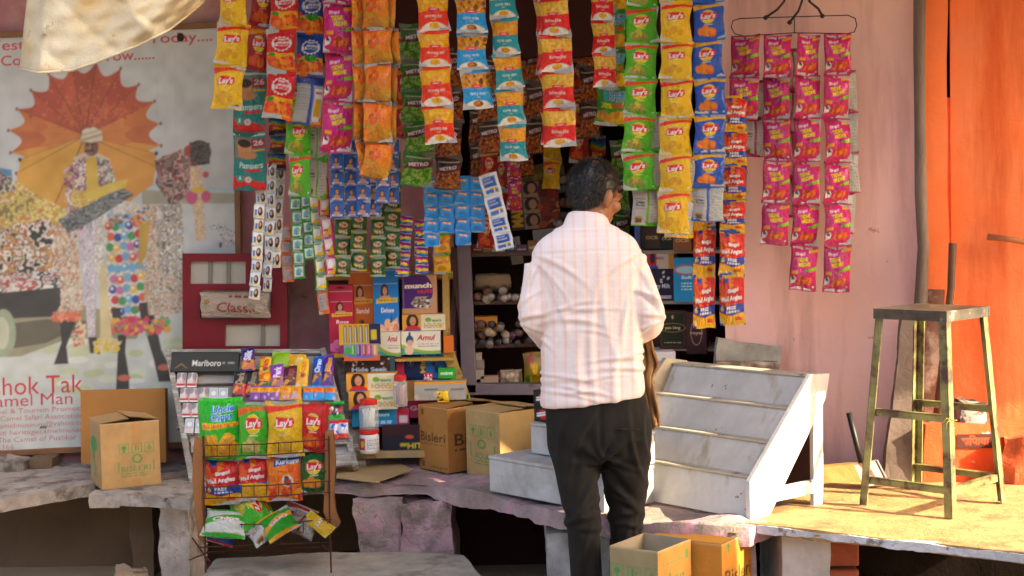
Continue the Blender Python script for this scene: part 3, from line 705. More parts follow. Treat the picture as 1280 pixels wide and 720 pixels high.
for i in range(4):
    bk.box(((p1.x + p2.x) / 2 + .003 * (i % 2), 5.27 + .01 * (i % 2), .045 + i * .092), (p2.x - p1.x - .004, .34, .082))
bk.build('bricks', mat('red_brick', '#8c4630', 0.9, vary=(8, 0.25), bump=(20, 0.006), mix=('#b09a90', 8, 0.66, 0.04)), pe, bevel=.006)
# back of the hollow under the ledge
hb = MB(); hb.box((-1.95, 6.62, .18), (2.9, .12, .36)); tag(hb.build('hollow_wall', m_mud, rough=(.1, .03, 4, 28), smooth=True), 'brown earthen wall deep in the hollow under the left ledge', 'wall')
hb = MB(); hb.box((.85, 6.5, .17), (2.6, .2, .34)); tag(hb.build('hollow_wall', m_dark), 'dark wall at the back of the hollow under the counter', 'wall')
hb = MB(); hb.box((1.75, 5.72, .19), (1.9, .1, .38)); tag(hb.build('hollow_wall', mat('hollow_shade_black', '#0d0907', .95, spec=.03, vary=(5, .3), bump=(14, .01)), rough=(.08, .02, 5, 29), smooth=True), 'wall closing the hollow under the stool platform, painted near black as shade', 'wall')  # added wall, near black to stand for shade under the platform
# rubble
def rock(name, px, py, Y, d, seed, m, label, group=None, cat='stone', base=None, amp=.02):
    c = P(px, py, Y); q = MB(); q.box(c, d, (0, .05, RNG.uniform(-.3, .3)))
    return tag(q.build(name, m, rough=(.03, amp, 9, seed), smooth=True), label, cat, group)
rock('broken_stone', 12, 588, 6.55, (.16, .12, .1), 31, m_stone_grey, 'broken grey stone lying at the far left of the ledge')
rock('broken_stone', 55, 583, 6.6, (.10, .1, .09), 32, m_mud, 'small brown broken stone against the wall under the poster')
rock('broken_stone', 166, 717, 5.95, (.14, .12, .06), 33, mat('tan_rock', '#a08a74', .9, vary=(8, .2), bump=(20, .006)), 'rounded tan stone on the ground at the foot of the pillar')
rock('stone_block', 140, 622, 6.05, (.12, .2, .05), 34, m_stone_grey, 'grey stone wedge packed under the short slab', amp=.012)

# ---- awning cloth over the shop front; its left corner droops into view
aw = MB(); NX, NY = 44, 14
vs = []; 
for j in range(NY + 1):
    for i in range(NX + 1):
        x = -2.4 + 8.6 * i / NX; y0_ = 5.1 - .85 * min(1, max(0, (x - .75) / .25)); y = y0_ + (6.75 - y0_) * j / NY  # unseen sheet runs forward and far right, shaped to block the sun
        vs.append((x, y, 2.74 + .22 * j / NY - .05 * math.sin(PI * j / NY) + .02 * math.sin(x * 5)))
aw.add(vs, [(j * (NX + 1) + i, j * (NX + 1) + i + 1, (j + 1) * (NX + 1) + i + 1, (j + 1) * (NX + 1) + i) for j in range(NY) for i in range(NX)])
m_canvas = mat('dirty_beige_canvas', '#bdb299', 0.95, vary=(7, 0.25), bump=(24, 0.004), mix=('#a48c62', 3.5, 0.58, 0.10), mix2=('#7c6c54', 11, 0.68, 0.05), spec=.15)
awe = empty('canvas_awning', (0, 4.25, 2.74), 'dirty beige canvas awning with one corner drooping at upper left', 'awning')
ao = aw.build('roof_cloth', m_canvas, awe, smooth=True); sm = ao.modifiers.new('t', 'SOLIDIFY'); sm.thickness = .004
# drooping corner: a hanging sheet with deep folds
YD = 5.06
outl = [(40, -60, 24, 86), (60, -60, 50, 91), (90, -60, 90, 88), (120, -60, 120, 78), (150, -60, 150, 66), (180, -60, 180, 53), (210, -60, 210, 38), (240, -60, 236, 18), (262, -60, 252, 4), (285, -60, 268, -14), (300, -60, 285, -40)]
aw = MB(); NU, NV = 90, 44; vs = []
for i in range(NU + 1):
    t = i / NU * (len(outl) - 1); k = min(int(t), len(outl) - 2); f = t - k
    q = [outl[k][n] * (1 - f) + outl[k + 1][n] * f for n in range(4)]
    for j in range(NV + 1):
        v = j / NV; u = i / NU
        px, py = q[0] * (1 - v) + q[2] * v, q[1] * (1 - v) + q[3] * v
        dep = YD - .02 * math.sin(PI * v) + .05 * math.sin(u * 6.2 + v * 2.2 + .5) * (.4 + v) - .022 * (1 - abs(math.sin(u * 6.7 - v * 1.6 + 1.1))) ** 3 + .008 * (1 - abs(math.sin(u * 15 - v * 6))) ** 3 + .012 * math.sin(u * 13 + v * 5) + .006 * math.sin(u * 37 + v * 21) + .002 * math.sin(u * 11 - v * 43) + .16 * max(0, .10 - u) * 10 * v
        vs.append(P(px, py, dep))
aw.add(vs, [(i * (NV + 1) + j, (i + 1) * (NV + 1) + j, (i + 1) * (NV + 1) + j + 1, i * (NV + 1) + j + 1) for i in range(NU) for j in range(NV)])
ao = aw.build('drooping_corner', m_canvas, awe, smooth=True); sm = ao.modifiers.new('t', 'SOLIDIFY'); sm.thickness = .005
hem = MB(); hem.tube([vs[i * (NV + 1) + NV] for i in range(NU + 1)], .005, 6); hem.build('rolled_hem', m_canvas, awe, smooth=True)

# ---- unseen house blocks added to hold back sun and sky, with a sun gap
hs = MB(); hs.prism([(3.1, 3.83, 0), (4.4, 3.12, 0), (4.4, -.7, 0), (3.1, -.7, 0)], (0, 0, 5.6)); hs.prism([(3.1, 3.832, 2.4), (3.1, 4.38, 2.4), (3.32, 4.26, 2.4), (3.32, 3.712, 2.4)], (0, 0, 3.15))  # tall mass and jutting upper part are shaped as sun blockers
tag(hs.build('sun_blocker_house', mat('ochre_plaster', '#c9a878', .9, vary=(2, .15), bump=(10, .004))), 'unseen ochre house block with a jutting upper part, added to block the sun', 'house')
hs = MB(); hs.box((-1.5, -6.5, 2.2), (23, 3, 4.4)); tag(hs.build('sky_blocker_house', mat('pale_lime_plaster', '#cbbfae', .9, vary=(.8, .15), bump=(6, .004))), 'unseen long pale house block behind the camera, added to block low sky', 'house')  # unseen; added to limit how much low sky reaches the shop
# ================================================================== painted camel poster
def art_poster():
    a = Art(300, 500, 0.585, '#b9bebf'); g = random.Random(3)
    a.fill(a.Y > .0, '#b9bebf'); 
    def px(x, y): return ((x + 4) / 296, (557 - y) / 512)     # photo pixel -> share
    def E(x, y, rx, ry, c, rot=0): X, Y = px(x, y); a.ell(X, Y, rx / 512, ry / 512, c, rot)
    def PG(pts, c): a.poly([px(*p) for p in pts], c)
    a.fill((a.Y < .33) & (a.Y > .0), '#bdc1ba')
    for i in range(70): E(g.uniform(60, 290), g.uniform(425, 500), g.uniform(5, 16), g.uniform(2, 7), g.choice(['#aeb78e', '#c3c9ae', '#b8c09c', '#cfd1c8']))
    PG([(0, 385), (110, 380), (180, 405), (170, 425), (90, 420), (30, 440), (0, 440)], '#8f8a6c'); PG([(0, 400), (60, 395), (120, 400), (60, 425), (0, 432)], '#5c5644')
    PG([(0, 203), (24, 208), (24, 216), (0, 214)], '#4a84a8'); PG([(0, 214), (24, 217), (24, 245), (0, 248)], '#6c675c'); PG([(180, 240), (292, 250), (292, 262), (180, 258)], '#9b9a88'); PG([(180, 232), (292, 244), (292, 248), (180, 238)], '#a4bccb')
    # parasol
    cx, cy = 113, 170; NS = 13; spk = []; R_ = random.Random(4)
    for i in range(NS + 1):
        q = math.radians(200 - 220 * i / NS); r = 93 + R_.uniform(-3, 5) + 7 * math.sin(max(0, q)); spk.append((cx + r * math.cos(q), cy + 12 - r * math.sin(q), math.degrees(q)))
    low = [(cx + 80, 228), (cx + 45, 262), (cx, 270), (cx - 45, 262), (cx - 82, 228)]
    PG([(p[0], p[1]) for p in (spk[0], spk[-1])] + low, '#c99838')
    for i in range(NS):
        (x0, y0, q0), (x1, y1, q1) = spk[i], spk[i + 1]; qm = (q0 + q1) / 2; arc = []
        for k in range(9):
            t = k / 8; x, y = x0 + (x1 - x0) * t, y0 + (y1 - y0) * t; sg = 1 - .16 * (1 - (2 * t - 1) ** 2); arc.append((cx + (x - cx) * sg, cy + (y - cy) * sg))
        c = ['#a8442a', '#b04d2c', '#9e4028', '#ac4a2e'][i % 4] if 25 < qm < 155 else ['#bc6a30', '#b4602e'][i % 2]
        if qm < 5 or qm > 175: c = '#c88c38'
        PG([(cx, cy)] + arc, c)
        ring = [(cx + (x - cx) * .62, cy + (y - cy) * .62) for x, y in arc]; PG([(cx, cy)] + ring, ['#b4552e', '#a84a2c'][i % 2] if 25 < qm < 155 else '#c4783a')
    PG([(cx, cy), (34, 196), (30, 236), (70, 262)], '#cc9a3a'); PG([(cx, cy), (70, 262), (113, 270)], '#c6903a'); PG([(cx, cy), (198, 196), (194, 234), (150, 262)], '#c88e3a'); PG([(cx, cy), (150, 262), (113, 270)], '#cf9c40')
    for x, y, q in spk: PG([(cx - 1, cy), (cx + 1, cy), (x + .6, y), (x - .6, y)], '#7c3a22'); E(x, y, 1.6, 2.4, '#8a4a2a')
    for x, y in ((34, 196), (70, 262), (198, 196), (150, 262)): PG([(cx - 1, cy), (cx + 1, cy), (x + .7, y), (x - .7, y)], '#8a5a2a'); E(x, y, 2.2, 2.6, '#3a2a20')
    for i in range(200):
        q = g.uniform(.35, 2.8); r = g.uniform(12, 74); E(cx + r * math.cos(q), cy - r * math.sin(q), g.uniform(.8, 2.0), g.uniform(.8, 1.8), g.choice(['#bc5c34', '#9c3f26', '#c06a3c']))
    # camel pale body, then its ornaments
    PG([(128, 262), (150, 250), (178, 258), (186, 300), (180, 395), (140, 400), (118, 330)], '#c9c6bd'); PG([(100, 210), (140, 205), (150, 240), (100, 262), (86, 250)], '#c8a94c')
    PG([(78, 272), (150, 232), (170, 245), (120, 275), (90, 290)], '#6e7474'); 
    PG([(0, 225), (40, 232), (92, 262), (80, 285), (10, 290), (0, 280)], '#c9b45a'); PG([(0, 268), (80, 262), (80, 280), (0, 290)], '#c47a44')
    def scatter(x0, y0, x1, y1, n, r, cols):
        for i in range(int(n * 1.9)): E(g.uniform(x0, x1), g.uniform(y0, y1), r * g.uniform(.25, .85), r * g.uniform(.25, .95), g.choice(cols), g.uniform(0, 3))
    bright = ['#b8485a', '#c8a048', '#44609c', '#5a9468', '#b8809c', '#c06c48', '#84a8bc', '#ccc8c0']
    mute = ['#3a3632', '#d4d0c8', '#c8c2b4', '#a85a4a', '#b8a46a', '#5c5a58', '#cfcac0', '#c88a9a']
    def MO(pts, cols, size, seed=1, sx=1.0, al=1.0): a.motley([px(*p) for p in pts], cols, size * .72 / 512, seed, al, sx)
    MO([(0, 225), (30, 222), (70, 250), (92, 262), (82, 285), (0, 290)], ['#8a7a4a', '#c8b45c', '#d4c478', '#b8a050', '#c8844c', '#d0c8a0'], 9, 3)
    MO([(0, 282), (60, 270), (84, 284), (80, 345), (0, 352)], ['#2a2622', '#4a4038', '#c8c2b4', '#d6d2c8', '#a8583c', '#b89a5a', '#3c3a38', '#cfc8bc'], 10, 5)
    MO([(0, 196), (30, 232), (0, 240)], ['#5c6a5a', '#c8b8a8', '#3c4a3c', '#b0848c'], 7, 6)
    MO([(72, 280), (84, 272), (100, 285), (108, 385), (78, 390), (74, 340)], ['#d4d0c4', '#b8a888', '#cfc8b8', '#c8875c', '#8a8074', '#d8d2c0'], 6, 7, .6)
    PG([(0, 352), (80, 345), (80, 378), (70, 392), (0, 392)], '#332f2b'); MO([(0, 338), (80, 334), (80, 356), (0, 360)], ['#d8d4cc', '#3c3a38', '#c8c4bc', '#a8504a', '#cfcac0'], 8, 8, 2.0); E(10, 410, 15, 30, '#8f9a80'); E(8, 410, 9, 20, '#b3b49c')
    PG([(100, 280), (112, 262), (126, 262), (120, 420), (112, 420), (108, 320)], '#cbc9ca'); MO([(100, 280), (112, 262), (126, 262), (120, 420), (112, 420), (106, 320)], ['#d4d0d2', '#b4a8b8', '#c8c4c8', '#9a8a98', '#d6d3d4'], 7, 9, .35)
    MO([(86, 212), (104, 198), (108, 290), (90, 300)], ['#c8a8b8', '#d4d0d0', '#8a6a6a', '#c8a84a', '#b8688c', '#4c4a4a'], 6, 10)
    MO([(126, 264), (148, 252), (178, 260), (186, 300), (180, 395), (140, 400), (120, 330)], ['#c4c1b8', '#d0cdc4', '#b4b0a4', '#cac7be'], 9, 21)
    MO([(78, 272), (150, 234), (170, 246), (120, 276), (90, 290)], ['#5c6262', '#7c8282', '#4a4e4e', '#8a9090'], 5, 22, 2.5); MO([(108, 202), (140, 204), (150, 238), (104, 260), (92, 250)], ['#c8ac54', '#b8983c', '#d0bc70', '#c0a048'], 6, 23)
    # pompoms in rows
    for r in range(9):
        for c in range(6):
            E(139 + c * 8.4 + (r % 2) * 2 + r * .6, 283 + r * 13.2 + (c % 2) * 2 - c * .6, 5.0, 5.2, ['#c03040', '#d8b030', '#2c4c9c', '#3c8c50', '#c46c9c', '#d06030', '#6ca4c4'][(r * 5 + c * 3 + r * c) % 7]); E(138 + c * 8.4 + (r % 2) * 2 + r * .6, 281.6 + r * 13.2 + (c % 2) * 2 - c * .6, 2.0, 2.0, '#d8d4d0') if (r + c) % 3 == 0 else None
    scatter(138, 262, 192, 282, 26, 4.2, bright); MO([(184, 258), (216, 262), (226, 395), (180, 398)], ['#cfcac0', '#3a3632', '#d4d0c8', '#b8a46a', '#a85a4a', '#c8c2b4', '#d8d0b8', '#6a6660'], 6, 11, .5); MO([(220, 310), (228, 315), (230, 380), (220, 385)], mute, 6, 12, .5)
    PG([(176, 285), (190, 278), (184, 320), (174, 340)], '#b8963c'); PG([(140, 385), (152, 385), (152, 400), (142, 402)], '#2c2826'); PG([(174, 380), (184, 380), (186, 402), (176, 402)], '#2c2826')
    # legs
    for L in ([(78, 388), (100, 392), (86, 430), (88, 452), (70, 452), (80, 425)], [(148, 398), (160, 396), (156, 440), (160, 470), (160, 488), (144, 488), (147, 440)], [(176, 396), (192, 396), (200, 440), (210, 462), (214, 480), (196, 480), (190, 450)], [(112, 420), (122, 420), (126, 442), (114, 440)]): PG(L, '#2b2623')
    E(154, 473, 8, 4, '#b8604a'); E(203, 462, 8, 4, '#b8604a')
    scatter(136, 400, 208, 418, 62, 5.5, ['#c8384a', '#d8a838', '#d0586a', '#d86a4a', '#5aa86a', '#c85a7a']); scatter(70, 388, 102, 398, 30, 4, ['#d0704a', '#c85a44', '#d88a6a'])
    scatter(95, 400, 108, 432, 30, 3, ['#c8b48a', '#d0c4a0', '#c85a5a']); PG([(128, 330), (134, 330), (140, 420), (150, 432), (118, 440), (126, 420)], '#c9b98a'); scatter(118, 425, 150, 438, 20, 5, ['#d8b83a', '#d0c8a0'])
    # rider (seen small)
    PG([(98, 196), (120, 188), (142, 200), (146, 232), (104, 238)], '#c9b8a4'); PG([(113, 198), (126, 196), (128, 236), (112, 240)], '#c8a83c'); MO([(97, 202), (113, 196), (113, 238), (99, 236)], ['#d4d0d0', '#c07a9a', '#5a5656', '#d8c8b8', '#cfc0c0'], 6, 13); MO([(126, 197), (142, 202), (150, 232), (128, 234)], ['#b8c4b8', '#b07a7a', '#5a5656', '#8fb0a0', '#d0ccc4'], 6, 14)
    PG([(108, 250), (112, 240), (148, 228), (164, 226), (160, 236), (124, 248)], '#c9b04a')
    E(120, 184, 9, 12, '#8a6248'); E(121, 172, 12.5, 8, '#c6bda8'); E(117, 166, 8, 5, '#d0c8b4'); E(126, 170, 7, 4, '#b8ae98'); E(117, 190, 4, 1.3, '#3a2c26'); E(116, 181, 1.4, 1, '#2c2220')
    E(120, 183, 8.5, 11.5, '#84604a'); E(124, 186, 4.5, 8, '#6c4c3a'); PG([(106, 176), (112, 163), (124, 160), (133, 166), (134, 177), (120, 179)], '#cfc6b2'); PG([(107, 174), (133, 168), (133, 171), (107, 178)], '#a89c84'); PG([(110, 168), (130, 163), (130, 165), (110, 171)], '#b4a890'); PG([(112, 188), (122, 187), (124, 190), (117, 190), (111, 191)], '#2a201c'); E(115.5, 182, 1.7, 1.1, '#1c1412'); E(121.5, 181.5, 1.6, 1.0, '#1c1412'); PG([(113, 179.5), (118, 179), (118, 180), (113, 180.6)], '#2a201c'); E(118, 185.5, 1.5, 2.6, '#96705a')
    # second camel's head
    PG([(205, 200), (228, 195), (240, 210), (232, 250), (215, 262), (196, 232)], '#5a4a46'); E(250, 197, 14, 15, '#4a4442', .4); E(240, 195, 9, 8, '#a8443c'); E(254, 207, 7, 6, '#2e2a2a'); MO([(196, 205), (228, 192), (242, 210), (236, 250), (215, 264), (200, 236)], ['#3a3230', '#a88c88', '#5a4c48', '#c0a098', '#904a44', '#4a3e3a', '#7a6660'], 9, 15); MO([(238, 184), (262, 186), (262, 212), (240, 214)], ['#2c2828', '#5c5250', '#3a3432', '#a8443c'], 7, 16)
    MO([(238, 214), (252, 214), (256, 305), (244, 308)], ['#d8c89a', '#c0a058', '#d8d0b8', '#c07a80', '#cfc0a0'], 5, 17, .4); E(240, 252, 7, 9, '#c0507a'); E(257, 252, 6, 7, '#c0507a'); E(248, 243, 9, 4, '#d0b03a'); E(257, 225, 4, 4, '#b84a50')
    MO([(196, 262), (228, 258), (230, 345), (198, 350)], ['#c8c4bc', '#8a8e98', '#b8a888', '#6c6866', '#d0ccc4', '#a8a49c'], 8, 18)
    for x0, y0 in ((262, 290), (270, 292), (282, 298)): 
        for s in range(9): E(x0 + s * 1.6, y0 + 3 * math.sin(s * 1.9), .8, .8, '#3a3c4a')
    scatter(272, 298, 292, 316, 22, 3, ['#4a4444', '#b8a0a8', '#c8c0b8', '#8a6a8a'])
    # faint folds of the printed sheet and a hole
    for x in (200, 209, 222): PG([(x, 70), (x + .9, 70), (x + .9, 190), (x, 190)], '#b4b5b2')
    a.blur(3); a.c = a.c * .90 + np.array(lin('#c0c4c4')) * .08; a.grain(.10, .05)
    # lettering
    def T(t, x, y, hpx, c, wpx=None, bold=.0):
        X, Y = px(x, y); a.text(t, X, Y, hpx / 512 * 1.35, c, bold, width=None if wpx is None else wpx / 296)
    red = '#b84a50'
    T('Yesterday Together Today....', 134, 55, 13, red, 266, .012); T('Coming Tomorrow......', 106, 74, 13, red, 184, .012)
    E(229, 55, 4.5, 5.5, '#241c1a')
    T('Ashok Tak', 40, 477, 24, '#bd4048', 130); T('Camel Man', 37, 495, 16, '#b64650', 110)
    for i, (t, w_) in enumerate((('Educational & Tourism Promoting', 150), ('Rajasthan Camel Safari Association P', 150), ('pushkar camelmuseum@yahoo.com', 150), ('shekhawati heritagecamelmuseum', 150), ('Address : The Camel of Pushkar', 140), ('ph. 51276366', 60))):
        T(t, 38 - (12 if i == 4 else 48 if i == 5 else 0), 508 + i * 9.0, 6.6, '#b8686c', w_)
    for k in range(8): E(52 + k, 531 - (k % 3), .9, .9, '#2a2a2a')
    return a
pe = empty('camel_poster', P(150, 556, 6.66), 'large framed banner of a decorated camel under an orange parasol', 'poster')
PB, TL = P(-4, 558, 6.66), None
def PQ(x, y, dy=0.0): return P(x, y, 6.66 + dy) - Vector(pe.location)
c = CM(); o_, u_, v_ = P(-6, 563, 6.66), P(298, 549, 6.66), P(-14, 44, 6.66)
U_ = (u_ - o_) ; V_ = (P(287, 38, 6.66) - u_) * .5 + (v_ - o_) * .5
c.panel(o_ - Vector(pe.location), U_, V_, art_poster())
for V in c.V: V[:, 1] += 0.006 * np.sin(V[:, 0] * 5) * np.sin(V[:, 2] * 3 + 1) + .003 * np.sin(V[:, 0] * 17 + V[:, 2] * 4)
link('banner', c.mesh('banner', m_banner), pe)
wv = 7 * S(6.66); L0 = pe.location
q = [o_ - L0, o_ + U_ - L0, o_ + U_ + V_ - L0, o_ + V_ - L0]
un, vn = U_.normalized(), V_.normalized()
fm = MB(); 
for a_, b_ in ((q[0] - vn * wv / 2 - un * wv, q[1] - vn * wv / 2 + un * wv), (q[3] + vn * wv / 2 - un * wv, q[2] + vn * wv / 2 + un * wv)): fm.prism([a_ + L0 + vn * wv / 2 + Vector((0, -.02, 0)), b_ + L0 + vn * wv / 2 + Vector((0, -.02, 0)), b_ + L0 - vn * wv / 2 + Vector((0, -.02, 0)), a_ + L0 - vn * wv / 2 + Vector((0, -.02, 0))], (0, .03, 0))
for a_, b_ in ((q[0] - un * wv / 2, q[3] - un * wv / 2), (q[1] + un * wv / 2, q[2] + un * wv / 2)): fm.prism([a_ + L0 + un * wv / 2 + Vector((0, -.017, 0)), b_ + L0 + un * wv / 2 + Vector((0, -.017, 0)), b_ + L0 - un * wv / 2 + Vector((0, -.017, 0)), a_ + L0 - un * wv / 2 + Vector((0, -.017, 0))], (0, .027, 0))
fm.build('frame', mat('brown_frame_wood', '#7c5230', .6, vary=(9, .25), bump=(30, .001)), pe, bevel=.002)
# ================================================================== hanging strips
GS = 'strips of snack packets hanging across the shop front'
rd = MB(); rd.tube([(-1.75, 5.86, 2.60), (0, 5.80, 2.585), (1.25, 5.78, 2.60)], .014, 8); rd.tube([(-1.75, 6.35, 2.60), (0, 6.33, 2.60), (.9, 6.3, 2.60)], .012, 8)
for x in (-1.7, -.4, .55, 1.2): rd.tube([(x, 5.84 - .03 * (x > 0), 2.60), (x, 5.88, 2.86)], .004, 5)
tag(rd.build('hanging_rail', m_wood_brown, smooth=True), 'bamboo rails under the awning from which the packet strips hang', 'rail')
def tie(o, x, y, Y):                              # the cord from the rail to a strip that begins inside the frame
    pass
strip('snack_strip', 'yellow', 5.80, 39, [(297, -72), (294, -22), (292, 29), (287, 80), (285, 135)], 'strip of yellow potato chip packets, leftmost of all the hanging snacks', GS)
strip('snack_strip', 'redlays', 5.92, 31, [(334, -80), (330, -22), (326, 33), (324, 88)], 'strip of dark red chip packets beside the leftmost yellow strip', GS, yaw=.15)
strip('snack_strip', 'twistred', 5.84, 36, [(357, -68), (355, -16), (352, 37), (352, 88), (349, 147)], 'strip of orange red packets with white badge and carrot orange base', GS)
strip('snack_strip', 'twistblue', 5.9, 34, [(391, -60), (390, -10), (389, 42), (388, 95), (386, 155)], 'strip of blue packets with white badge, its lowest packet turned to show a grey back', GS, back=(3,))
strip('snack_strip', 'tedhe', 5.82, 36, [(424, -62), (424, 4), (424, 66), (423, 126), (421, 190)], 'strip of dull magenta packets left of the orange foil cluster', GS)
# the bunch of orange foil packs, three strips turned different ways
for n, (yw, wp, pts, lab) in enumerate(((.85, 24, [(447, -50), (448, -10), (449, 36), (450, 81), (450, 127), (451, 175), (452, 213)], 'strip of orange foil packets seen side on, left one of the orange bunch'),
        (-.1, 34, [(468, -60), (469, -10), (471, 35), (471, 80), (472, 127), (475, 177), (466, 222)], 'strip of orange foil packets facing front with a scribbled name, middle of the orange bunch'),
        (-1.0, 25, [(488, -55), (489, -9), (491, 37), (491, 82), (489, 130), (487, 177), (487, 222)], 'strip of orange foil packets turned to show silver backs, right one of the orange bunch'))):
    strip('snack_strip', 'orange', 5.72 + .03 * abs(n - 1), wp, pts, lab, GS, yaw=yw, jit=1.0)
strip('snack_strip', 'metrogreen', 6.0, 38, [(520, 30), (520, 75), (522, 115), (523, 152), (524, 191), (523, 232)], 'strip of green pouches of mung beans behind the orange packets', GS)
strip('snack_strip', 'metrobrown', 6.05, 34, [(560, 60), (561, 110), (561, 154), (561, 197), (562, 236)], 'strip of brown pouches of fried peanuts between two green and blue strips', GS)
strip('snack_strip', 'metrobrown', 6.08, 30, [(610, 70), (611, 112), (612, 152), (613, 191)], 'strip of brown pouches of fried peanuts half behind the teal strip', GS)
strip('snack_strip', 'moong', 5.72, 38, [(539, -54), (540, -8), (542, 38), (544, 82), (547, 131), (549, 178)], 'strip of orange lentil snack packets with a white bowl on each', GS, jit=.8)
strip('snack_strip', 'nuts', 5.72, 37, [(586, -55), (588, -5), (590, 40), (593, 86), (596, 135)], 'strip of sky blue mixed nut packets with a white bowl on each', GS, jit=.8)
strip('snack_strip', 'teal', 5.72, 34, [(624, -68), (627, -22), (630, 22), (633, 67), (636, 110), (640, 155), (642, 200)], 'strip of teal packets with a white bowl on each', GS, jit=.8)
strip('snack_strip', 'bhujia', 5.78, 32, [(682, -52), (683, -2), (686, 44), (688, 92), (691, 136), (693, 180)], 'strip of red packets half hidden behind the wide red strip', GS, yaw=.4)
strip('snack_strip', 'bhujia', 5.70, 39, [(689, -52), (691, -3), (694, 43), (697, 88), (699, 133), (702, 182)], 'wide strip of red packets hanging above the man', GS, jit=.8)
strip('snack_strip', 'bhujia', 5.76, 28, [(751, -62), (751, -18), (753, 24), (755, 66), (756, 108)], 'short narrow strip of red packets next to the green ones', GS, jit=.8)
strip('snack_strip', 'chipps', 6.0, 37, [(763, -34), (764, 12), (765, 60), (765, 108), (763, 156)], 'strip of dull green chip packets with a light blue name panel', GS)
strip('snack_strip', 'green', 5.72, 39, [(803, -34), (803, 8), (803, 53), (802, 98), (801, 143), (798, 190), (800, 236)], 'strip of bright lime green chip packets, rightmost strip of green packets', GS, jit=.8)
strip('snack_strip', 'green', 5.80, 39, [(811, 140), (811, 187), (809, 234), (808, 281)], 'strip of lime green chip packets turned to show white printed backs', GS, back=(0, 1, 2), yaw=.1)
strip('snack_strip', 'yellow', 5.70, 39, [(845, -44), (846, 2), (846, 52), (846, 98), (845, 147), (843, 193), (843, 238), (841, 290)], 'long strip of yellow chip packets between the lime green and the blue strips', GS, jit=.8)
strip('snack_strip', 'yellow', 5.80, 36, [(852, 195), (852, 246), (849, 296)], 'yellow chip packets turned backwards behind the long yellow strip', GS, back=(0, 1), yaw=.2)
strip('snack_strip', 'blue', 5.70, 38, [(885, -44), (885, 2), (886, 49), (887, 96), (887, 142), (887, 190), (886, 233), (884, 276)], 'strip of royal blue chip packets, its lowest packet turned to show the white back', GS, back=(6,), jit=.6)
strip('snack_strip', 'angles', 5.86, 27, [(880, 190), (880, 240), (881, 284), (881, 343), (882, 408)], 'strip of red and blue packets with yellow base directly below the blue chips', GS, jit=.6)
strip('snack_strip', 'angles', 5.82, 30, [(919, 120), (918, 164), (917, 206), (916, 250), (915, 288), (915, 343), (915, 405)], 'strip of red and blue packets with yellow base beside the pink wall', GS, jit=.6)
strip('snack_strip', 'angles', 5.95, 27, [(926, 150), (926, 215), (926, 280), (925, 345)], 'strip of red and blue packets turned sideways, nearly hidden beside the pink wall', GS, yaw=1.0, jit=.6)
# left background strips
strip('nappy_strip', 'nappy', 6.1, 38, [(316, 30), (313, 88), (311, 165), (311, 236)], 'strip of teal nappy packs with a red wave near the poster frame', None, part='packet', jit=.4, cat='nappy strip')
strip('snack_strip', 'rainbow', 6.2, 22, [(348, 118), (347, 146), (347, 168), (346, 190), (346, 212)], 'short strip of rainbow foil packets behind the orange red strip', GS)
strip('snack_strip', 'green', 5.98, 33, [(374, 98), (375, 145), (375, 192), (375, 244)], 'strip of green chip packets at the left, hanging below blue and grey packets', GS, yaw=-.1)
strip('snack_strip', 'green', 6.06, 26, [(396, 150), (396, 198), (392, 246)], 'grey backed chip packets just right of the left green strip', GS, back=(0, 1), yaw=.3)

# sachet strips: Y, width, x0,y0,x1,y1,n
GSA = 'strips of small sachets hanging at the left of the shop'
def sach(k, Y, wpx, x0, y0, x1, y1, n, label, **kw):
    return strip('sachet_strip', k, Y, wpx, run(x0, y0, x1, y1, n), label, GSA, part='sachet', cat='sachet strip', **{**dict(jit=1.2), **kw})
blue = [(422, 4, 272), (440, 5, 272), (455, 5, 270), (468, 4, 270), (479, 4, 254), (491, 4, 254)]
ords = ('first', 'second', 'third', 'fourth', 'fifth', 'sixth')
for i, (x, n, yb) in enumerate(blue):
    sach('s_woman', 6.12 + .03 * (i % 2), 17, x - 1, yb - 17.5 * n - 10, x, yb, n, '%s strip of small blue shampoo sachets counting from the magenta packets' % ords[i])
for i, (x, yb, n) in enumerate(((429, 345, 6), (449, 338, 6), (473, 345, 7), (491, 335, 6))):
    sach('s_tea', 6.32, 19, x, yb - 24.5 * n, x, yb, n, '%s strip of green and yellow tea sachets from the left' % ords[i])
for i, (x, n, yb) in enumerate(((540, 5, 308), (559, 4, 291), (579, 5, 306), (597, 4, 290))):
    sach('s_shield', 6.2, 18.5, x - .5, yb - 17.2 * n, x, yb, n, '%s strip of bright blue sachets in the blue grid beside the cabinet' % ords[i], jit=.5)
sach('s_gem', 6.4, 16, 508, 270, 502, 345, 7, 'strip of shiny rainbow candy sachets left of the bare pink gap')
sach('s_gem', 6.42, 16, 526, 275, 528, 342, 6, 'strip of shiny rainbow candy sachets right of the bare pink gap')
sach('s_wafer', 6.42, 21, 552, 292, 552, 342, 2, 'short strip of yellow biscuit packs beside the cabinet post')
for i, (x0, y0, x1, y1, n) in enumerate(((326, 238, 318, 374, 8), (340, 205, 334, 364, 9), (350, 205, 344, 334, 6))):
    sach('s_girl', 6.15 + .05 * i, 13, x0, y0, x1, y1, n, ('long strip of silver sachets in front of the red cabinet, leftmost silver strip', 'silver sachet strip in the middle of the three by the red cabinet', 'shorter silver sachet strip, rightmost of the three by the red cabinet')[i], yaw=(.2, -.3, .3)[i])
sach('s_foil', 6.45, 15, 357, 282, 361, 352, 4, 'strip of orange edged foil sachets below the left green chips')
for i, (x, y0, y1, n) in enumerate(((371, 246, 348, 6), (384, 243, 324, 5))):
    sach('s_leaf', 6.38, 14, x - 1, y0, x + 3, y1, n, ('longer', 'shorter')[i] + ' strip of green edged white soap sachets under the left green chips')
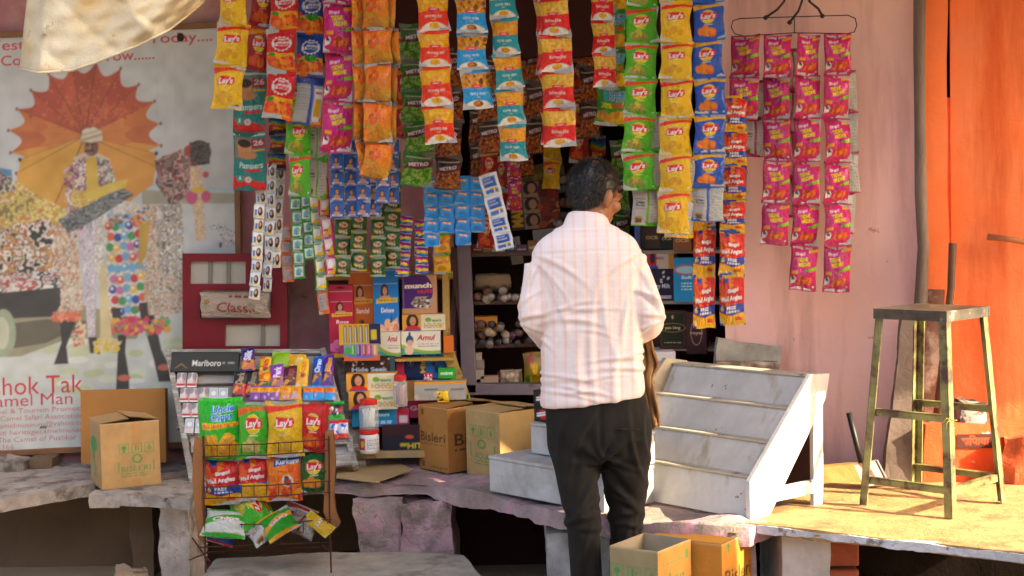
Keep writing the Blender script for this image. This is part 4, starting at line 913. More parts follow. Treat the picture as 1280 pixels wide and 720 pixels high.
sach('s_sun', 6.36, 14, 392, 240, 403, 362, 6, 'strip of green and yellow sachets leaning right beside the pink sachets')
sach('s_foil', 6.40, 13, 403, 362, 405, 392, 1, 'single dull foil sachet below the green and yellow strip')
sach('s_pink', 6.34, 15, 402, 222, 415, 345, 5, 'strip of pink edged sachets right of the green and yellow strip')
strip('sachet_strip', 's_card', 6.1, 22, [(609, 217), (616, 244), (622, 270), (627, 290), (631, 311)], 'strip of white and blue printed cards hanging askew in front of the dark interior', None, part='card', cat='sachet strip', jit=.6)
# red and pink pouches deeper inside
strip('snack_strip', 'redlays', 6.5, 22, [(611, 188), (611, 226), (609, 268), (610, 309)], 'dim strip of red pouches hanging behind the white cards', GS, yaw=.2)
strip('snack_strip', 'redlays', 6.55, 17, [(628, 195), (629, 235), (630, 275)], 'dim narrow strip of red pouches right of the white cards', GS, yaw=-.3)
strip('snack_strip', 'tedhe', 6.5, 17, [(641, 190), (644, 224), (643, 262)], 'dim narrow strip of pink pouches hanging inside the shop doorway', GS, yaw=.2)

# ---- wire hanger with four columns of magenta packets
YH = 5.95
he = empty('wire_hanger', P(992, 22, YH), 'long thin wire hanger tied with black straps carrying magenta packets', 'hanger')
h = MB(); pl = [P(x, y, YH) for x, y in ((992, 41), (930, 45), (918, 42), (914, 34), (916, 26), (925, 23), (992, 21), (1060, 19), (1069, 23), (1071, 32), (1068, 40), (1060, 42), (992, 41))]
h.tube(pl, .0022, 6); h.tube([P(993, 21, YH), P(993, 42, YH)], .002, 6); h.build('wire', m_dark_metal, he, smooth=True)
h = MB()
for a_, b_, c_ in (((957, 22), (980, 2), (990, -30)), ((987, 28), (1003, 0), (1004, -40)), ((1028, 20), (1012, 2), (1004, -40))):
    h.tube([P(*a_, YH), P((a_[0] + b_[0]) / 2 + 3, (a_[1] + b_[1]) / 2, YH - .01), P(*b_, YH), P(*c_, YH)], .005, 6)
    h.lathe([(.001, -.01), (.009, -.004), (.009, .004), (.001, .01)], P(*a_, YH), 8)
h.build('strap', mat('black_strap', '#15130f', .6), he, smooth=True)
GH = 'columns of magenta packets on the wire hanger'
for i, (pts, w_, lab) in enumerate(((run(931, 44, 930, 148, 2), 35, 'leftmost column of magenta packets on the wire hanger, only two packets long'),
        (run(971, 44, 970, 305, 5), 33, 'second column of magenta packets on the wire hanger, five packets long'),
        ([(1010, 43), (1009, 94), (1008, 147), (1007, 201), (1008, 254), (1006, 307), (1004, 362)], 32, 'third column of magenta packets on the wire hanger, six packets long'),
        ([(1046, 42), (1046, 93), (1046, 148), (1047, 202), (1047, 254), (1046, 306), (1046, 364)], 32, 'rightmost column of magenta packets on the wire hanger, six packets long'))):
    strip('packet_column', 'tedhe', YH - .03 - .012 * (i % 2), w_, pts, lab, GH, cat='snack strip')
strip('packet_column', 'tedhe', YH + .05, 34, [(945, 100), (944, 148), (943, 195)], 'magenta packets turned to show grey backs behind the short left column', GH, back=(0, 1), cat='snack strip')
strip('packet_column', 'tedhe', YH + .07, 30, [(991, 60), (991, 112), (991, 165), (990, 220), (989, 270)], 'grey backed packets in the gap between the second and third columns', GH, back=(0, 1, 2, 3), cat='snack strip')
strip('packet_column', 'tedhe', YH + .06, 30, [(1056, 88), (1057, 140), (1058, 190), (1058, 240), (1058, 292)], 'magenta packets turned sideways behind the rightmost column', GH, back=(0, 1, 2, 3), yaw=.3, cat='snack strip')

for i, (x, y, k, yy) in enumerate(((668, 60, 'metrobrown', 6.75), (722, 70, 'redlays', 6.8), (735, 40, 'metrobrown', 6.72), (775, 175, 'metrogreen', 6.7), (655, 60, 'redlays', 6.85), (505, 40, 'redlays', 6.5), (598, 90, 'metrobrown', 6.6))):
    strip('snack_strip', k, yy, 24, run(x, y, x + 2, y + 132, 3), ('dim brown pouches hanging high inside the shop left of the wide red strip', 'dim dark red packets hanging high inside the shop right of the wide red strip', 'dim brown pouches hanging high inside the shop above the head of the man', 'dim green pouches just left of the lime green strip deep inside', 'dim dark red packets high inside the shop left of the brown pouches', 'dim dark red packets between the orange bunch and the green pouches', 'dim brown pouches hanging between the sky blue and teal strips')[i], GS)
# ================================================================== printed goods
def art_plain(col, w=30, h=40, asp=.75): return Art(w, h, asp, col)
def carton(name, x0, y0, x1, y1, Y, dep, front, base, label, cat='box', group=None, rz=0.0, tilt=0.0, roll=None, side=None, top=None, m=None):
    """upright printed box whose front fills the given pixels at depth Y"""
    a, b = P((x0 + x1) / 2, y1, Y), P((x0 + x1) / 2, y0, Y)
    wid = (x1 - x0) * S(Y); hei = (b - a).length
    me = art_box(name, wid, dep, hei, base, m or m_card, front=front, right=side, left=side, top=top)
    r_ = -ROLL * 0 if roll is None else roll
    o = link(name, me, None, a + Vector((0, dep / 2, 0)), (tilt, r_, rz))
    return tag(o, label, cat, group)

def art_soap(col, name, fig=True, ban='#d8b03a', pink=False):
    a = Art(40, 100, .36, col)
    a.rect(0, .90, 1, .905, '#ffffff', .4); a.ell(.5, .955, .07, .014, '#241a14')
    a.rect(.05, .76, .95, .765, '#ffffff', .35)
    a.ell(.45, .68, .055, .085, '#2a1712'); a.ell(.46, .69, .032, .045, '#c08a6c'); a.ell(.48, .615, .08, .03, '#c8906c')
    a.poly([(.12, .56), (.95, .575), (.95, .62), (.12, .605)], ban); a.lines(.2, .585, .88, .6, 1, '#6a4a1c', .012)
    a.text(name, .55, .49, .07, '#f4e2e2', .012, width=.5)
    if fig: a.ell(.5, .28, .09, .12, '#8a4a1c', a=.5); a.poly([(.42, .2), (.58, .2), (.53, .36), (.47, .36)], '#3a2418'); a.ell(.5, .37, .03, .025, '#3a2418'); a.blobs(.2, .2, .8, .4, ['#7c4a20'], 10, .015)
    if pink: a.poly([(0, .20), (.95, .42), (.95, .25), (0, .18)], '#e0a078'); a.blobs(.3, .25, .9, .36, ['#e8b088', '#d88a6c', '#f0c0a0'], 16, .04); a.poly([(.62, .36), (.72, .46), (.7, .36)], '#1c5a3a')
    return a
soap_b = art_soap('#1678c8', 'Deluxe', False, '#e0b828', True); soap_b.below(.10, '#d8a41c'); soap_b.rect(0, .10, 1, .11, '#1c5a9a')
soap_o = art_soap('#b8601c', 'Sandal', True, '#d89a2c')
soap_p = art_soap('#b01840', 'Rose', False, '#d8b02c'); soap_p.blobs(.1, .1, .6, .2, ['#d86aa0', '#c84a8a'], 8, .05); soap_p.below(.06, '#d8a41c')
def art_munch():
    a = Art(56, 70, .76, '#c8956a'); a.ell(.30, .60, .44, .52, '#4c1c78'); a.rect(0, .3, .5, 1, '#4c1c78'); a.rect(0, 0, 1, .16, '#c8956a')
    a.text('munch', .47, .73, .16, '#f0e4d0', .05, rot=.03, width=.76, halo=('#8a4a5a', .03)); a.text('NUTS', .66, .58, .11, '#d8321c', .05, rot=.04, width=.42)
    a.poly([(.25, .28), (.38, .45), (.75, .46), (.92, .36), (.7, .16), (.4, .18)], '#b0a098'); a.blobs(.35, .20, .78, .42, ['#6a564c', '#d8d0c8', '#8a7468', '#4a342a'], 30, .04, 2); a.rect(.05, .08, .06, .95, '#b0a040'); return a
def art_face():
    a = Art(60, 24, 2.4, '#d8c8a0'); a.rect(0, 0, 1, 1, '#d8cfae'); a.rect(0, 0, .08, 1, '#e0921c'); a.rect(.0, 0, .44, 1, '#dc9a34')
    a.ell(.24, .55, .34, .48, '#2c1a12'); a.ell(.25, .60, .17, .26, '#c8906c'); a.ell(.25, .5, .07, .03, '#b04040'); a.ell(.25, .12, .42, .2, '#c82424'); a.rect(.05, .02, .44, .10, '#1c4aa0')
    a.ell(.60, .68, .16, .11, '#7cb02c'); a.text('Cream', .72, .62, .26, '#4a8a2c', .03, width=.36); a.lines(.5, .15, .95, .45, 3, '#b09a6c', .07); a.ell(.88, .3, .1, .12, '#e0a83c'); return a
def art_amul(g=0):
    a = Art(56, 34, 1.75, '#e2dcc8'); a.below(.16, '#8fb02c', .12, .3); a.below(.06, '#4c9a8c', .1, .3); a.text('Amul', .63, .72, .30, '#c0203c', .035, shear=.25, width=.44)
    a.lines(.42, .30, .95, .50, 2, '#c89098', .04); a.rect(.45, .34, .9, .36, '#3c8a8c')
    if g == 0: a.ell(.22, .62, .17, .2, '#1c5a7c'); a.ell(.23, .5, .13, .13, '#d8a888'); a.ell(.2, .2, .2, .2, '#e0c0a4'); a.ell(.22, .85, .05, .12, '#1c4a6c')
    return a
def art_label(col, txt, tcol, w=48, h=24, asp=2, th=.4, ty=.5, extra=None, tw=.7):
    a = Art(w, h, asp, col)
    if extra: extra(a)
    a.text(txt, .5, ty, th, tcol, .03, width=tw); return a
def art_mint():
    a = Art(64, 34, 2, '#10285c'); a.rect(.42, 0, 1, 1, '#2a78c0')
    g = random.Random(2)
    for i in range(26): x, y, k = g.uniform(.45, 1), g.uniform(.1, 1), g.uniform(.10, .2); a.poly([(x, y), (x + k * .25, y + k), (x + k * .5, y), (x + k * .25, y - k)], g.choice(['#5aa8dc', '#12488c', '#a8d0ec', '#1c5aa8', '#0f3470']))
    a.text('Mint', .37, .55, .26, '#d8b828', .03, rot=PI / 2, width=.34); a.ell(.14, .6, .13, .13, '#5a7ab0'); a.ell(.14, .6, .10, .10, '#10285c'); a.text('5', .14, .6, .14, '#d8dce8', .03); return a

# ---- slanted yellow display shelf
YS = 6.46
de = empty('display_shelf', P(440, 590, YS), 'old yellow edged wooden display shelf crammed with cartons', 'shelf')
q = MB(); q.beam(P(427, 452, YS + .1), P(452, 592, YS - .12), .03, .05, up=(1, 0, 0)); q.build('post', m_wood_grey, de, bevel=.003)
q = MB(); q.beam(P(557, 338, YS + .12), P(559, 440, YS + .06), .03, .055, up=(0, 1, 0)); q.beam(P(560, 440, YS + .06), P(588, 520, YS - .1), .03, .05, up=(1, 0, 0)); q.build('post', m_wood_yellow, de, bevel=.003)
q = MB(); q.beam(P(410, 346, YS + .14), P(566, 343, YS + .14), .03, .06, up=(0, 1, 0)); q.build('top_beam', m_wood_yellow, de, bevel=.003)
q = MB(); q.beam(P(448, 568, YS - .10), P(560, 566, YS - .10), .03, .05, up=(0, 1, 0)); q.build('bottom_board', mat('pale_yellow_board', '#b0904c', .7, vary=(8, .25), mix=('#8a8274', 6, .6, .08)), de, bevel=.003)
for y in (449, 514): 
    q = MB(); a_, b_ = P(430 + (y - 449) * .2, y, YS), P(566 + (y - 449) * .2, y - 2, YS); q.box((a_ + b_) / 2 + Vector((0, .1, -.006)), ((b_ - a_).length, .24, .012)); q.build('shelf_board', m_wood_yellow, de)
q = MB(); q.prism([P(428, 450, YS + .2), P(560, 446, YS + .2), P(566, 350, YS + .22), P(410, 350, YS + .22)], (0, .012, 0)); q.prism([P(448, 568, YS + .15), P(584, 566, YS + .15), P(566, 449, YS + .2), P(428, 449, YS + .2)], (0, .012, 0)); q.build('back_panel', mat('dark_maroon_back', '#3a1620', .7, vary=(6, .3)), de)
GC = 'cartons on the yellow display shelf'
carton('soap_carton', 413, 356, 443, 447, YS, .05, soap_p, '#a0183c', 'tall crimson pink soap carton with hanging tab, leftmost on the yellow shelf', 'carton', GC)
carton('soap_carton', 438, 330, 469, 445, YS + .06, .05, soap_o, '#a8581c', 'tall orange brown soap carton with hanging tab', 'carton', GC)
carton('soap_carton', 469, 327, 500, 446, YS + .04, .05, soap_b, '#1468b0', 'tall bright blue soap carton with a yellow foot', 'carton', GC)
carton('wafer_carton', 503, 344, 547, 393, YS + .08, .06, art_munch(), '#b08058', 'purple and tan chocolate wafer carton with bold cream lettering', 'carton', GC)
carton('biscuit_carton', 503, 393, 557, 413, YS + .03, .08, art_face(), '#d8a03c', 'long cream biscuit carton with a smiling face, directly under the purple wafer carton', 'carton', GC)
carton('butter_carton', 474, 415, 501, 446, YS - .01, .07, art_amul(1), '#d8d0b8', 'narrower cream dairy carton with red name under the blue soap carton', 'carton', GC)
carton('butter_carton', 502, 414, 551, 443, YS + .01, .07, art_amul(0), '#dcd6c4', 'wider cream dairy carton with a blue haired figure', 'carton', GC)
carton('small_carton', 555, 420, 567, 441, YS + .01, .03, None, '#d8701c', 'tiny plain orange carton at the right end of the top shelf', 'carton', GC)
def art_batt():
    a = Art(50, 26, 2, '#c8a01c'); a.rect(.72, 0, 1, 1, '#14224c'); a.rect(.77, .25, .9, .7, '#c8b02c')
    for i in range(5): x = .12 + i * .125; a.rect(x, .12, x + .075, .92, '#4a4440'); a.rect(x + .02, .12, x + .045, .92, '#c8c8cc'); a.rect(x, .84, x + .075, .92, '#b05a2c')
    return a
carton('battery_card', 424, 405, 476, 431, YS - .08, .012, art_batt(), '#b8941c', 'yellow blister card of silver batteries in front of the pink carton', 'battery card', None)
def art_toy():
    a = Art(50, 24, 2.1, '#8a8a9a'); a.below(.34, '#5a6ab8', .2); a.below(.16, '#c8602c', .2); 
    for i, c in enumerate(['#2a9a38', '#5c2c8c', '#b02030', '#c03a6c', '#c8a01c']): a.rect(.22 + i * .15, .3, .33 + i * .15, .95, c); a.rect(.24 + i * .15, .4, .27 + i * .15, .9, '#e0e0e0', .5)
    a.ell(.12, .6, .2, .24, '#3aa04a'); return a
carton('toothpaste_card', 430, 430, 475, 451, YS - .09, .012, art_toy(), '#6a6a7a', 'small card of coloured tubes under the battery card', 'card', None)
def ex_choc(a): a.blobs(.1, .55, .9, .95, ['#b0a090', '#6a4030', '#d8c8b8'], 16, .06, 4); a.rect(.9, 0, 1, 1, '#2a4a5a')
carton('chocolate_carton', 431, 446, 494, 470, YS - .04, .1, art_label('#2c1814', 'Hide Seek', '#a0b0c8', 56, 24, 2.6, .3, .35, ex_choc), '#2c1814', 'dark brown chocolate biscuit carton below the battery card', 'carton', GC)
carton('biscuit_carton', 433, 467, 495, 489, YS - .10, .1, art_face(), '#dc961c', 'orange and cream biscuit carton with a smiling face, upper of the stacked pair', 'carton', GC)
carton('biscuit_carton', 436, 489, 497, 512, YS - .12, .1, art_face(), '#dc961c', 'orange and cream biscuit carton with a smiling face, lower of the stacked pair', 'carton', GC)
carton('thin_carton', 486, 447, 496, 470, YS + .02, .03, None, '#1c4a5a', 'dark teal carton edge beside the chocolate biscuit carton', 'carton', GC)
carton('thin_carton', 495, 446, 505, 470, YS + .02, .03, None, '#a02450', 'magenta carton edge left of the blue mint carton', 'carton', GC)
carton('mint_carton', 505, 440, 570, 473, YS + .05, .07, art_mint(), '#10285c', 'deep blue carton with a pattern of blue diamonds', 'carton', GC)
carton('gum_pack', 548, 460, 569, 473, YS - .06, .03, art_label('#2aa02c', 'mint', '#e4f0e4', 24, 16, 1.5, .4), '#238a28', 'small bright green pack in front of the blue diamond carton', 'pack')
def lump(name, x0, y0, x1, y1, Y, cols, label, cat, group=None, seed=1, dep=None, art=None, m=None):
    """small twisted or pillow shaped pack lying flat to the viewer"""
    a = art
    if a is None:
        a = Art(20, 16, 1.3, cols[0]); a.blobs(.05, .1, .95, .9, cols[1:] or cols, 14, .16, seed)
    me = packet_mesh(name, a, cols[0], seed=seed, m=m_foil2, depth=.22, seal=.08, pinch=.05)
    o = link(name, me, None, P((x0 + x1) / 2, y0, Y), (0, RNG.uniform(-.1, .1), RNG.uniform(-.2, .2)), ((x1 - x0) * S(Y) * 1.05, (x1 - x0) * S(Y), (y1 - y0) * S(Y)))
    return tag(o, label, cat, group)
lump('candy', 530, 466, 541, 476, YS - .08, ['#b01c30', '#d8304a', '#e0d0d0'], 'single red wrapped candy on the edge of the shelf below the blue carton', 'candy')
# long silver tray pack
def art_tray(): 
    a = Art(70, 28, 2.7, '#a8a49c'); a.rect(0, .84, 1, 1, '#e0981c'); a.rect(.2, .52, .45, .62, '#6a6a6a'); a.rect(.7, .5, .95, .62, '#7c7a78'); a.blobs(.05, .05, .95, .35, ['#c8b8a4', '#b0a898'], 14, .12); return a
carton('tray_pack', 518, 477, 583, 500, YS - .10, .08, art_tray(), '#b0a898', 'long pale grey wrapped tray with an orange lid edge', 'tray pack')
carton('tan_carton', 508, 477, 518, 501, YS - .06, .06, None, '#a87c44', 'narrow tan carton edge left of the grey tray', 'carton', GC)
def ex_blue(a): a.rect(.78, 0, 1, 1, '#b02448'); a.lines(.3, .15, .7, .35, 2, '#a8d4ec', .08); a.rect(.82, .2, .96, .6, '#d8c8d0')
carton('blue_carton', 440, 511, 512, 533, YS - .08, .1, art_label('#1480b4', 'Colours', '#c4e4f0', 60, 24, 3, .26, .66, ex_blue, .3), '#126c9c', 'long blue carton behind the clear jar', 'carton', GC)
carton('dark_carton', 478, 531, 560, 565, YS - .10, .1, art_label('#1a1c30', 'HIT', '#d8c028', 60, 30, 2.2, .26, .24, lambda a: (a.rect(0, .62, 1, 1, '#3a1620'), a.ell(.42, .56, .14, .07, '#c8502c'), a.rect(.28, .22, .38, .34, '#b8a428')), .22), '#1a1c30', 'near black carton with small yellow lettering on the bottom shelf', 'carton', GC)
carton('magenta_carton', 507, 498, 548, 522, YS - .04, .06, art_label('#a82450', 'Gulab', '#e8b0c4', 40, 24, 1.6, .3), '#8c1c44', 'magenta carton with pale lettering behind the large brown carton', 'carton', GC)
lump('snack_pack', 546, 488, 561, 503, YS - .13, ['#e0b41c', '#3a2c14', '#f0d040'], 'small bright yellow pack standing on the large brown carton', 'pack', seed=4)
carton('green_pack', 561, 494, 586, 503, YS - .08, .05, art_label('#1c7c3c', 'Dettol', '#d8e8d8', 40, 16, 2.6, .5), '#1a6c34', 'flat dark green pack right of the yellow pack', 'pack')
# jars
m_clear = mat('clear_plastic', '#c9ced0', .12, spec=.5)
MG = bpy.data.materials.new('thin_clear_plastic'); MG.use_nodes = True
nn = MG.node_tree; bs = nn.nodes['Principled BSDF']; bs.inputs['Base Color'].default_value = (.75, .8, .82, 1); bs.inputs['Roughness'].default_value = .08; bs.inputs['Alpha'].default_value = .30
m_red_pl = mat('red_plastic', '#c01c18', .35, coat=.2); m_white_pl = mat('white_plastic', '#d4d2ce', .4)
def jar(x0, x1, y0, y1, Y, label, cont, stacked=False):
    b = P((x0 + x1) / 2, y1, Y); r_ = (x1 - x0) / 2 * S(Y); hgt = (y1 - y0) * S(Y)
    e = empty('plastic_jar', b, label, 'jar')
    q = MB(); q.lathe([(r_ * .92, 0), (r_, .01), (r_, hgt * .72), (r_ * .8, hgt * .82)], b, 20); q.build('jar_body', MG, e, smooth=True)
    q = MB(); q.lathe([(r_ * .86, hgt * .82), (r_ * .88, hgt * .83), (r_ * .88, hgt * .97), (r_ * .8, hgt)], b, 20); q.build('lid', m_red_pl, e, smooth=False)
    q = MB()
    for i in range(9):
        t = i * .7; q.tube([b + Vector((r_ * .5 * math.cos(t), r_ * .5 * math.sin(t), .01)), b + Vector((r_ * .55 * math.cos(t + 1.2), r_ * .55 * math.sin(t + 1.2), hgt * .66))], .006, 6)
    q.build('contents', mat(cont + '_sticks', {'white': '#d0ccc4', 'red': '#a04a40'}[cont], .6), e, smooth=True); return e
jar(492, 510, 468, 508, YS - .13, 'small clear jar with red lid between the biscuit cartons and the grey tray', 'red')
jar(449, 474, 498, 536, YS - .17, 'clear jar of white sticks with red lid, standing on the white tub', 'white')
e = empty('white_tub', P(462, 566, YS - .17), 'round white labelled tub with red lid on the bottom board', 'tub')
q = MB(); r_ = 12.2 * S(YS); q.lathe([(r_ * .95, 0), (r_, .006), (r_, .075), (r_ * .9, .08)], P(462, 566, YS - .17), 24); q.build('tub_body', m_white_pl, e, smooth=True)
q = MB(); q.lathe([(r_ * .98, .082), (r_ * 1.03, .084), (r_ * 1.03, .098), (r_ * .9, .10)], P(462, 566, YS - .17), 24); q.build('lid', m_red_pl, e)
c = CM(); a = Art(40, 24, 1.9, '#d8d4d0'); a.rect(0, .1, .32, .9, '#b02c30'); a.ell(.18, .5, .2, .25, '#d8a82c'); a.lines(.4, .15, .95, .85, 6, '#5a6a8a', .05); A_ = a.out()
th = np.linspace(PI + .5, 2 * PI - .3, 40)[None, :]; zz = np.linspace(.012, .07, 24)[:, None]; o0_ = P(462, 566, YS - .17) - P(462, 566, YS - .17)
c.grid(np.stack([(r_ + .0012) * np.cos(th) * np.ones_like(zz), (r_ + .0012) * np.sin(th) * np.ones_like(zz), zz * np.ones_like(th)], -1), A_); link('label_sticker', c.mesh('label_sticker', m_card), e)

# ---- grey slanted rack with cigarettes and sweets
TLc, TRc, BLc, BRc = P(212, 441, 6.46), P(402, 443, 6.46), P(243, 606, 6.16), P(443, 583, 6.16)
def RK(px, py):                        # point of the rack's slanted face behind a pixel
    n = (TRc - TLc).cross(BLc - TLc); d = ray(px, py); t = n.dot(TLc - Vector((0, 0, CAMZ))) / n.dot(d); return Vector((0, 0, CAMZ)) + d * t
RN = (TRc - TLc).cross(BLc - TLc).normalized()
if RN.y > 0: RN = -RN
re_ = empty('slanted_rack', RK(330, 595), 'grey weathered slanted wooden rack holding cigarettes and sweets', 'rack')
q = MB(); q.prism([RK(216, 443) - RN * .01, RK(400, 443) - RN * .01, RK(440, 580) - RN * .01, RK(246, 592) - RN * .01], -RN * .012); q.build('back_board', mat('pale_grey_board', '#a7a4a2', .8, vary=(5, .15), bump=(20, .002)), re_)
for a_, b_ in (((211, 440), (243, 612)), ((404, 438), (445, 585))):
    q = MB(); q.beam(RK(*a_), RK(*b_), .024, .06, up=RN); q.build('side_post', m_wood_grey, re_, bevel=.003)
q = MB(); q.beam(RK(212, 441), RK(404, 441), .02, .04, up=RN); q.build('top_rail', m_wood_grey, re_, bevel=.003)
for a_, b_, w_ in (((240, 560), (441, 548), .03), ((243, 590), (444, 568), .05)):
    q = MB(); q.beam(RK(*a_) + RN * .015, RK(*b_) + RN * .015, .02, w_, up=(1, 0, 0)) if False else q.prism([RK(*a_) + RN * .03, RK(*b_) + RN * .03, RK(b_[0], b_[1] + w_ / S(6.2)) + RN * .03, RK(a_[0], a_[1] + w_ / S(6.2)) + RN * .03], -RN * .02); q.build('rail', m_wood_grey, re_, bevel=.002)
for y in (470, 488, 506, 524):
    q = MB(); q.prism([RK(222, y + 14), RK(318, y + 12), RK(318, y + 12) + RN * .03, RK(222, y + 14) + RN * .03], (0, 0, .004)); q.build('ledge', m_wood_grey, re_)
RX = (RK(330, 500) - RK(300, 500)).normalized(); RZ = RN.cross(RX) * -1
if RZ.z < 0: RZ = -RZ
RM = Matrix((RX, -RN, RZ)).transposed()
def onrack(name, x0, y0, x1, y1, dep, front, base, label, cat, group=None, off=.012, rot=0.0, m=None):
    a, b = RK((x0 + x1) / 2, y1), RK((x0 + x1) / 2, y0)
    me = art_box(name, (RK(x1, y1) - RK(x0, y1)).length, dep, (b - a).length, base, m or m_card, front=front)
    o = link(name, me, None, a + RN * (off + dep / 2), (RM @ Matrix.Rotation(rot, 3, 'Y')).to_euler()); return tag(o, label, cat, group)
def art_marl():
    a = Art(96, 28, 3.5, '#2c2e2c'); a.rect(0, 0, 1, .9, '#343633'); a.text('Marlboro', .53, .42, .42, '#d0d0cc', .01, width=.42); a.lines(.76, .36, .94, .5, 1, '#8a8c8a', .1); a.poly([(.06, .15), (.16, .42), (.26, .15), (.24, .15), (.16, .34), (.08, .15)], '#8a6a3a'); return a
onrack('cigarette_sign', 215, 445, 299, 469, .03, art_marl(), '#2c2e2c', 'dark grey cigarette sign with white lettering at the top of the rack', 'sign')
def art_cig(): 
    a = Art(16, 20, .8, '#c4c0c2'); a.blobs(.1, .35, .9, .95, ['#b89890', '#8a8088', '#d0c8c8'], 8, .2, 3); a.rect(.05, .12, .95, .26, '#b02430'); a.rect(.1, .0, .9, .1, '#dcdcdc'); return a
ac = art_cig(); ac2 = Art(16, 20, .8, '#c0c4c8'); ac2.rect(.1, .3, .9, .9, '#a8b0b8'); ac2.rect(.2, .1, .8, .22, '#d8a0a8'); ac2.ell(.5, .6, .2, .16, '#d4dce0')
cig0 = None; k = 0
for row, (y0, y1, xs) in enumerate(((470, 488, (222, 235)), (489, 506, (226, 238, 250, 262, 274)), (508, 525, (229, 241)), (527, 545, (232, 245)))):
    for i, x in enumerate(xs):
        lab = ['pale cigarette pack in the top row of the rack, %s of two', 'pale cigarette pack in the second row of the rack, %s of five', 'pale cigarette pack in the third row of the rack, %s of two', 'pale cigarette pack in the lowest row of the rack, %s of two'][row] % ords[i]
        onrack('cigarette_pack', x, y0, x + 11.3, y1, .022, ac if row not in (3,) and i < 3 else ac2, '#c8c6c6', lab, 'cigarettes', 'cigarette packs on the grey rack')
def bar(col, txt, tc, col2=None):
    a = Art(22, 40, .5, col)
    if col2: a.rect(0, .1, 1, .45, col2)
    a.blobs(.1, .12, .9, .4, [col2 or col, '#6a3a20', '#c88a3a'], 7, .1, 2); a.text(txt, .5, .66, .34, tc, .04, rot=PI / 2 - .2, width=.9); a.rect(0, .95, 1, 1, col); return a
def rackbag(x0, y0, x1, y1, art, base, label, cat='sweet pack', group='sweets on the grey rack', off=.03, seed=3, rot=0.0, dep=.14):
    me = packet_mesh(cat.replace(' ', '_'), art, base, seed=seed, m=m_foil2, depth=dep, seal=.06, pinch=.03)
    a, b = RK((x0 + x1) / 2, y1), RK((x0 + x1) / 2, y0); w_ = (RK(x1, y1) - RK(x0, y1)).length
    o = link(me.name.split('.')[0], me, None, b + RN * off, (RM @ Matrix.Rotation(rot, 3, 'Y')).to_euler(), (w_, w_, (b - a).length)); return tag(o, label, cat, group)
rackbag(303, 441, 320, 470, bar('#2c1a5c', 'Silk', '#d8d8f0', '#b0684c'), '#2c1a5c', 'dark violet chocolate bar with white writing at the top of the grey rack', off=.05, rot=-.1)
rackbag(294, 466, 311, 500, bar('#24201e', 'Dark', '#a09080', '#a82420'), '#24201e', 'black chocolate bar with red circle, left one of the dark pair', off=.035)
rackbag(310, 466, 326, 500, bar('#241c1c', 'Bourn', '#8a7c6a', '#a02028'), '#241c1c', 'black chocolate bar with red foot, right one of the dark pair', off=.035)
rackbag(326, 450, 341, 476, bar('#d8b01c', 'Jam', '#c02c1c', '#e0c83c'), '#c8281c', 'yellow and red sweet pouch at the top of the grey rack', off=.03, rot=.06)
rackbag(341, 443, 364, 464, Art(24, 24, 1, '#8ab01c'), '#8ab01c', 'lime green sweet pouch with a red left edge', off=.02, rot=.08)
rackbag(325, 470, 342, 490, bar('#d8781c', 'Lotte', '#e8c02c', '#2a5a2c'), '#d8781c', 'orange and green sweet pouch left of the shiny purple bar', off=.04)
rackbag(339, 461, 356, 491, bar('#7c3c9a', 'Perk', '#e8d8f0', '#8c5c78'), '#6a2c8a', 'shiny purple and copper chocolate bar', off=.045, rot=-.12)
rackbag(354, 463, 373, 491, bar('#4a1820', 'Temptn', '#8a4a4c', '#3a1218'), '#4a1820', 'dark maroon chocolate bar', off=.045, rot=-.08)
rackbag(362, 446, 384, 478, bar('#d8a41c', 'Gems', '#f0e0a0', '#c89014'), '#c89a1c', 'golden yellow sweet pouch standing behind its twin', off=.025, rot=.05)
rackbag(373, 455, 388, 489, bar('#e0b82c', 'Soan', '#c8781c', '#d8a41c'), '#c8b89a', 'golden yellow sweet box with silver edge', off=.05)
rackbag(393, 450, 406, 489, bar('#1c4fa8', 'Oreo', '#c8d8f0', '#14388c'), '#1c4fa8', 'tall blue biscuit tube at the right of the rack', off=.04, dep=.3)
rackbag(406, 448, 419, 488, bar('#5c2c8c', 'Bliss', '#d8a83c', '#4a2478'), '#5c2c8c', 'tall purple biscuit tube at the right of the rack', off=.04, dep=.3)
for i, x in enumerate((315, 328, 340, 352, 366, 381, 394, 408)):
    cols = ['#6a3c8a', '#6a3c8a', '#7a4a88', '#c88a2c', '#c8922c', '#1c8cc8', '#1c84c8', '#1c8cc8'][i]
    a = Art(18, 20, .9, cols); a.rect(0, .52, 1, .86, '#d8a01c' if i < 5 else '#d8801c'); a.text('Yo', .5, .68, .3, '#c03a1c', .03); a.blobs(.1, .1, .9, .45, [cols, '#b09ac0'], 5, .15, i)
    rackbag(x, 488 + i * .0, x + 13.5, 506, a, cols, 'small candy pouch in the row along the rack, %s from the left, %s' % ((ords + ('seventh', 'eighth'))[i], ('purple', 'purple', 'mauve', 'amber', 'amber', 'blue', 'blue', 'blue')[i]), 'candy pouch', 'row of candy pouches on the grey rack', off=.05, seed=i)
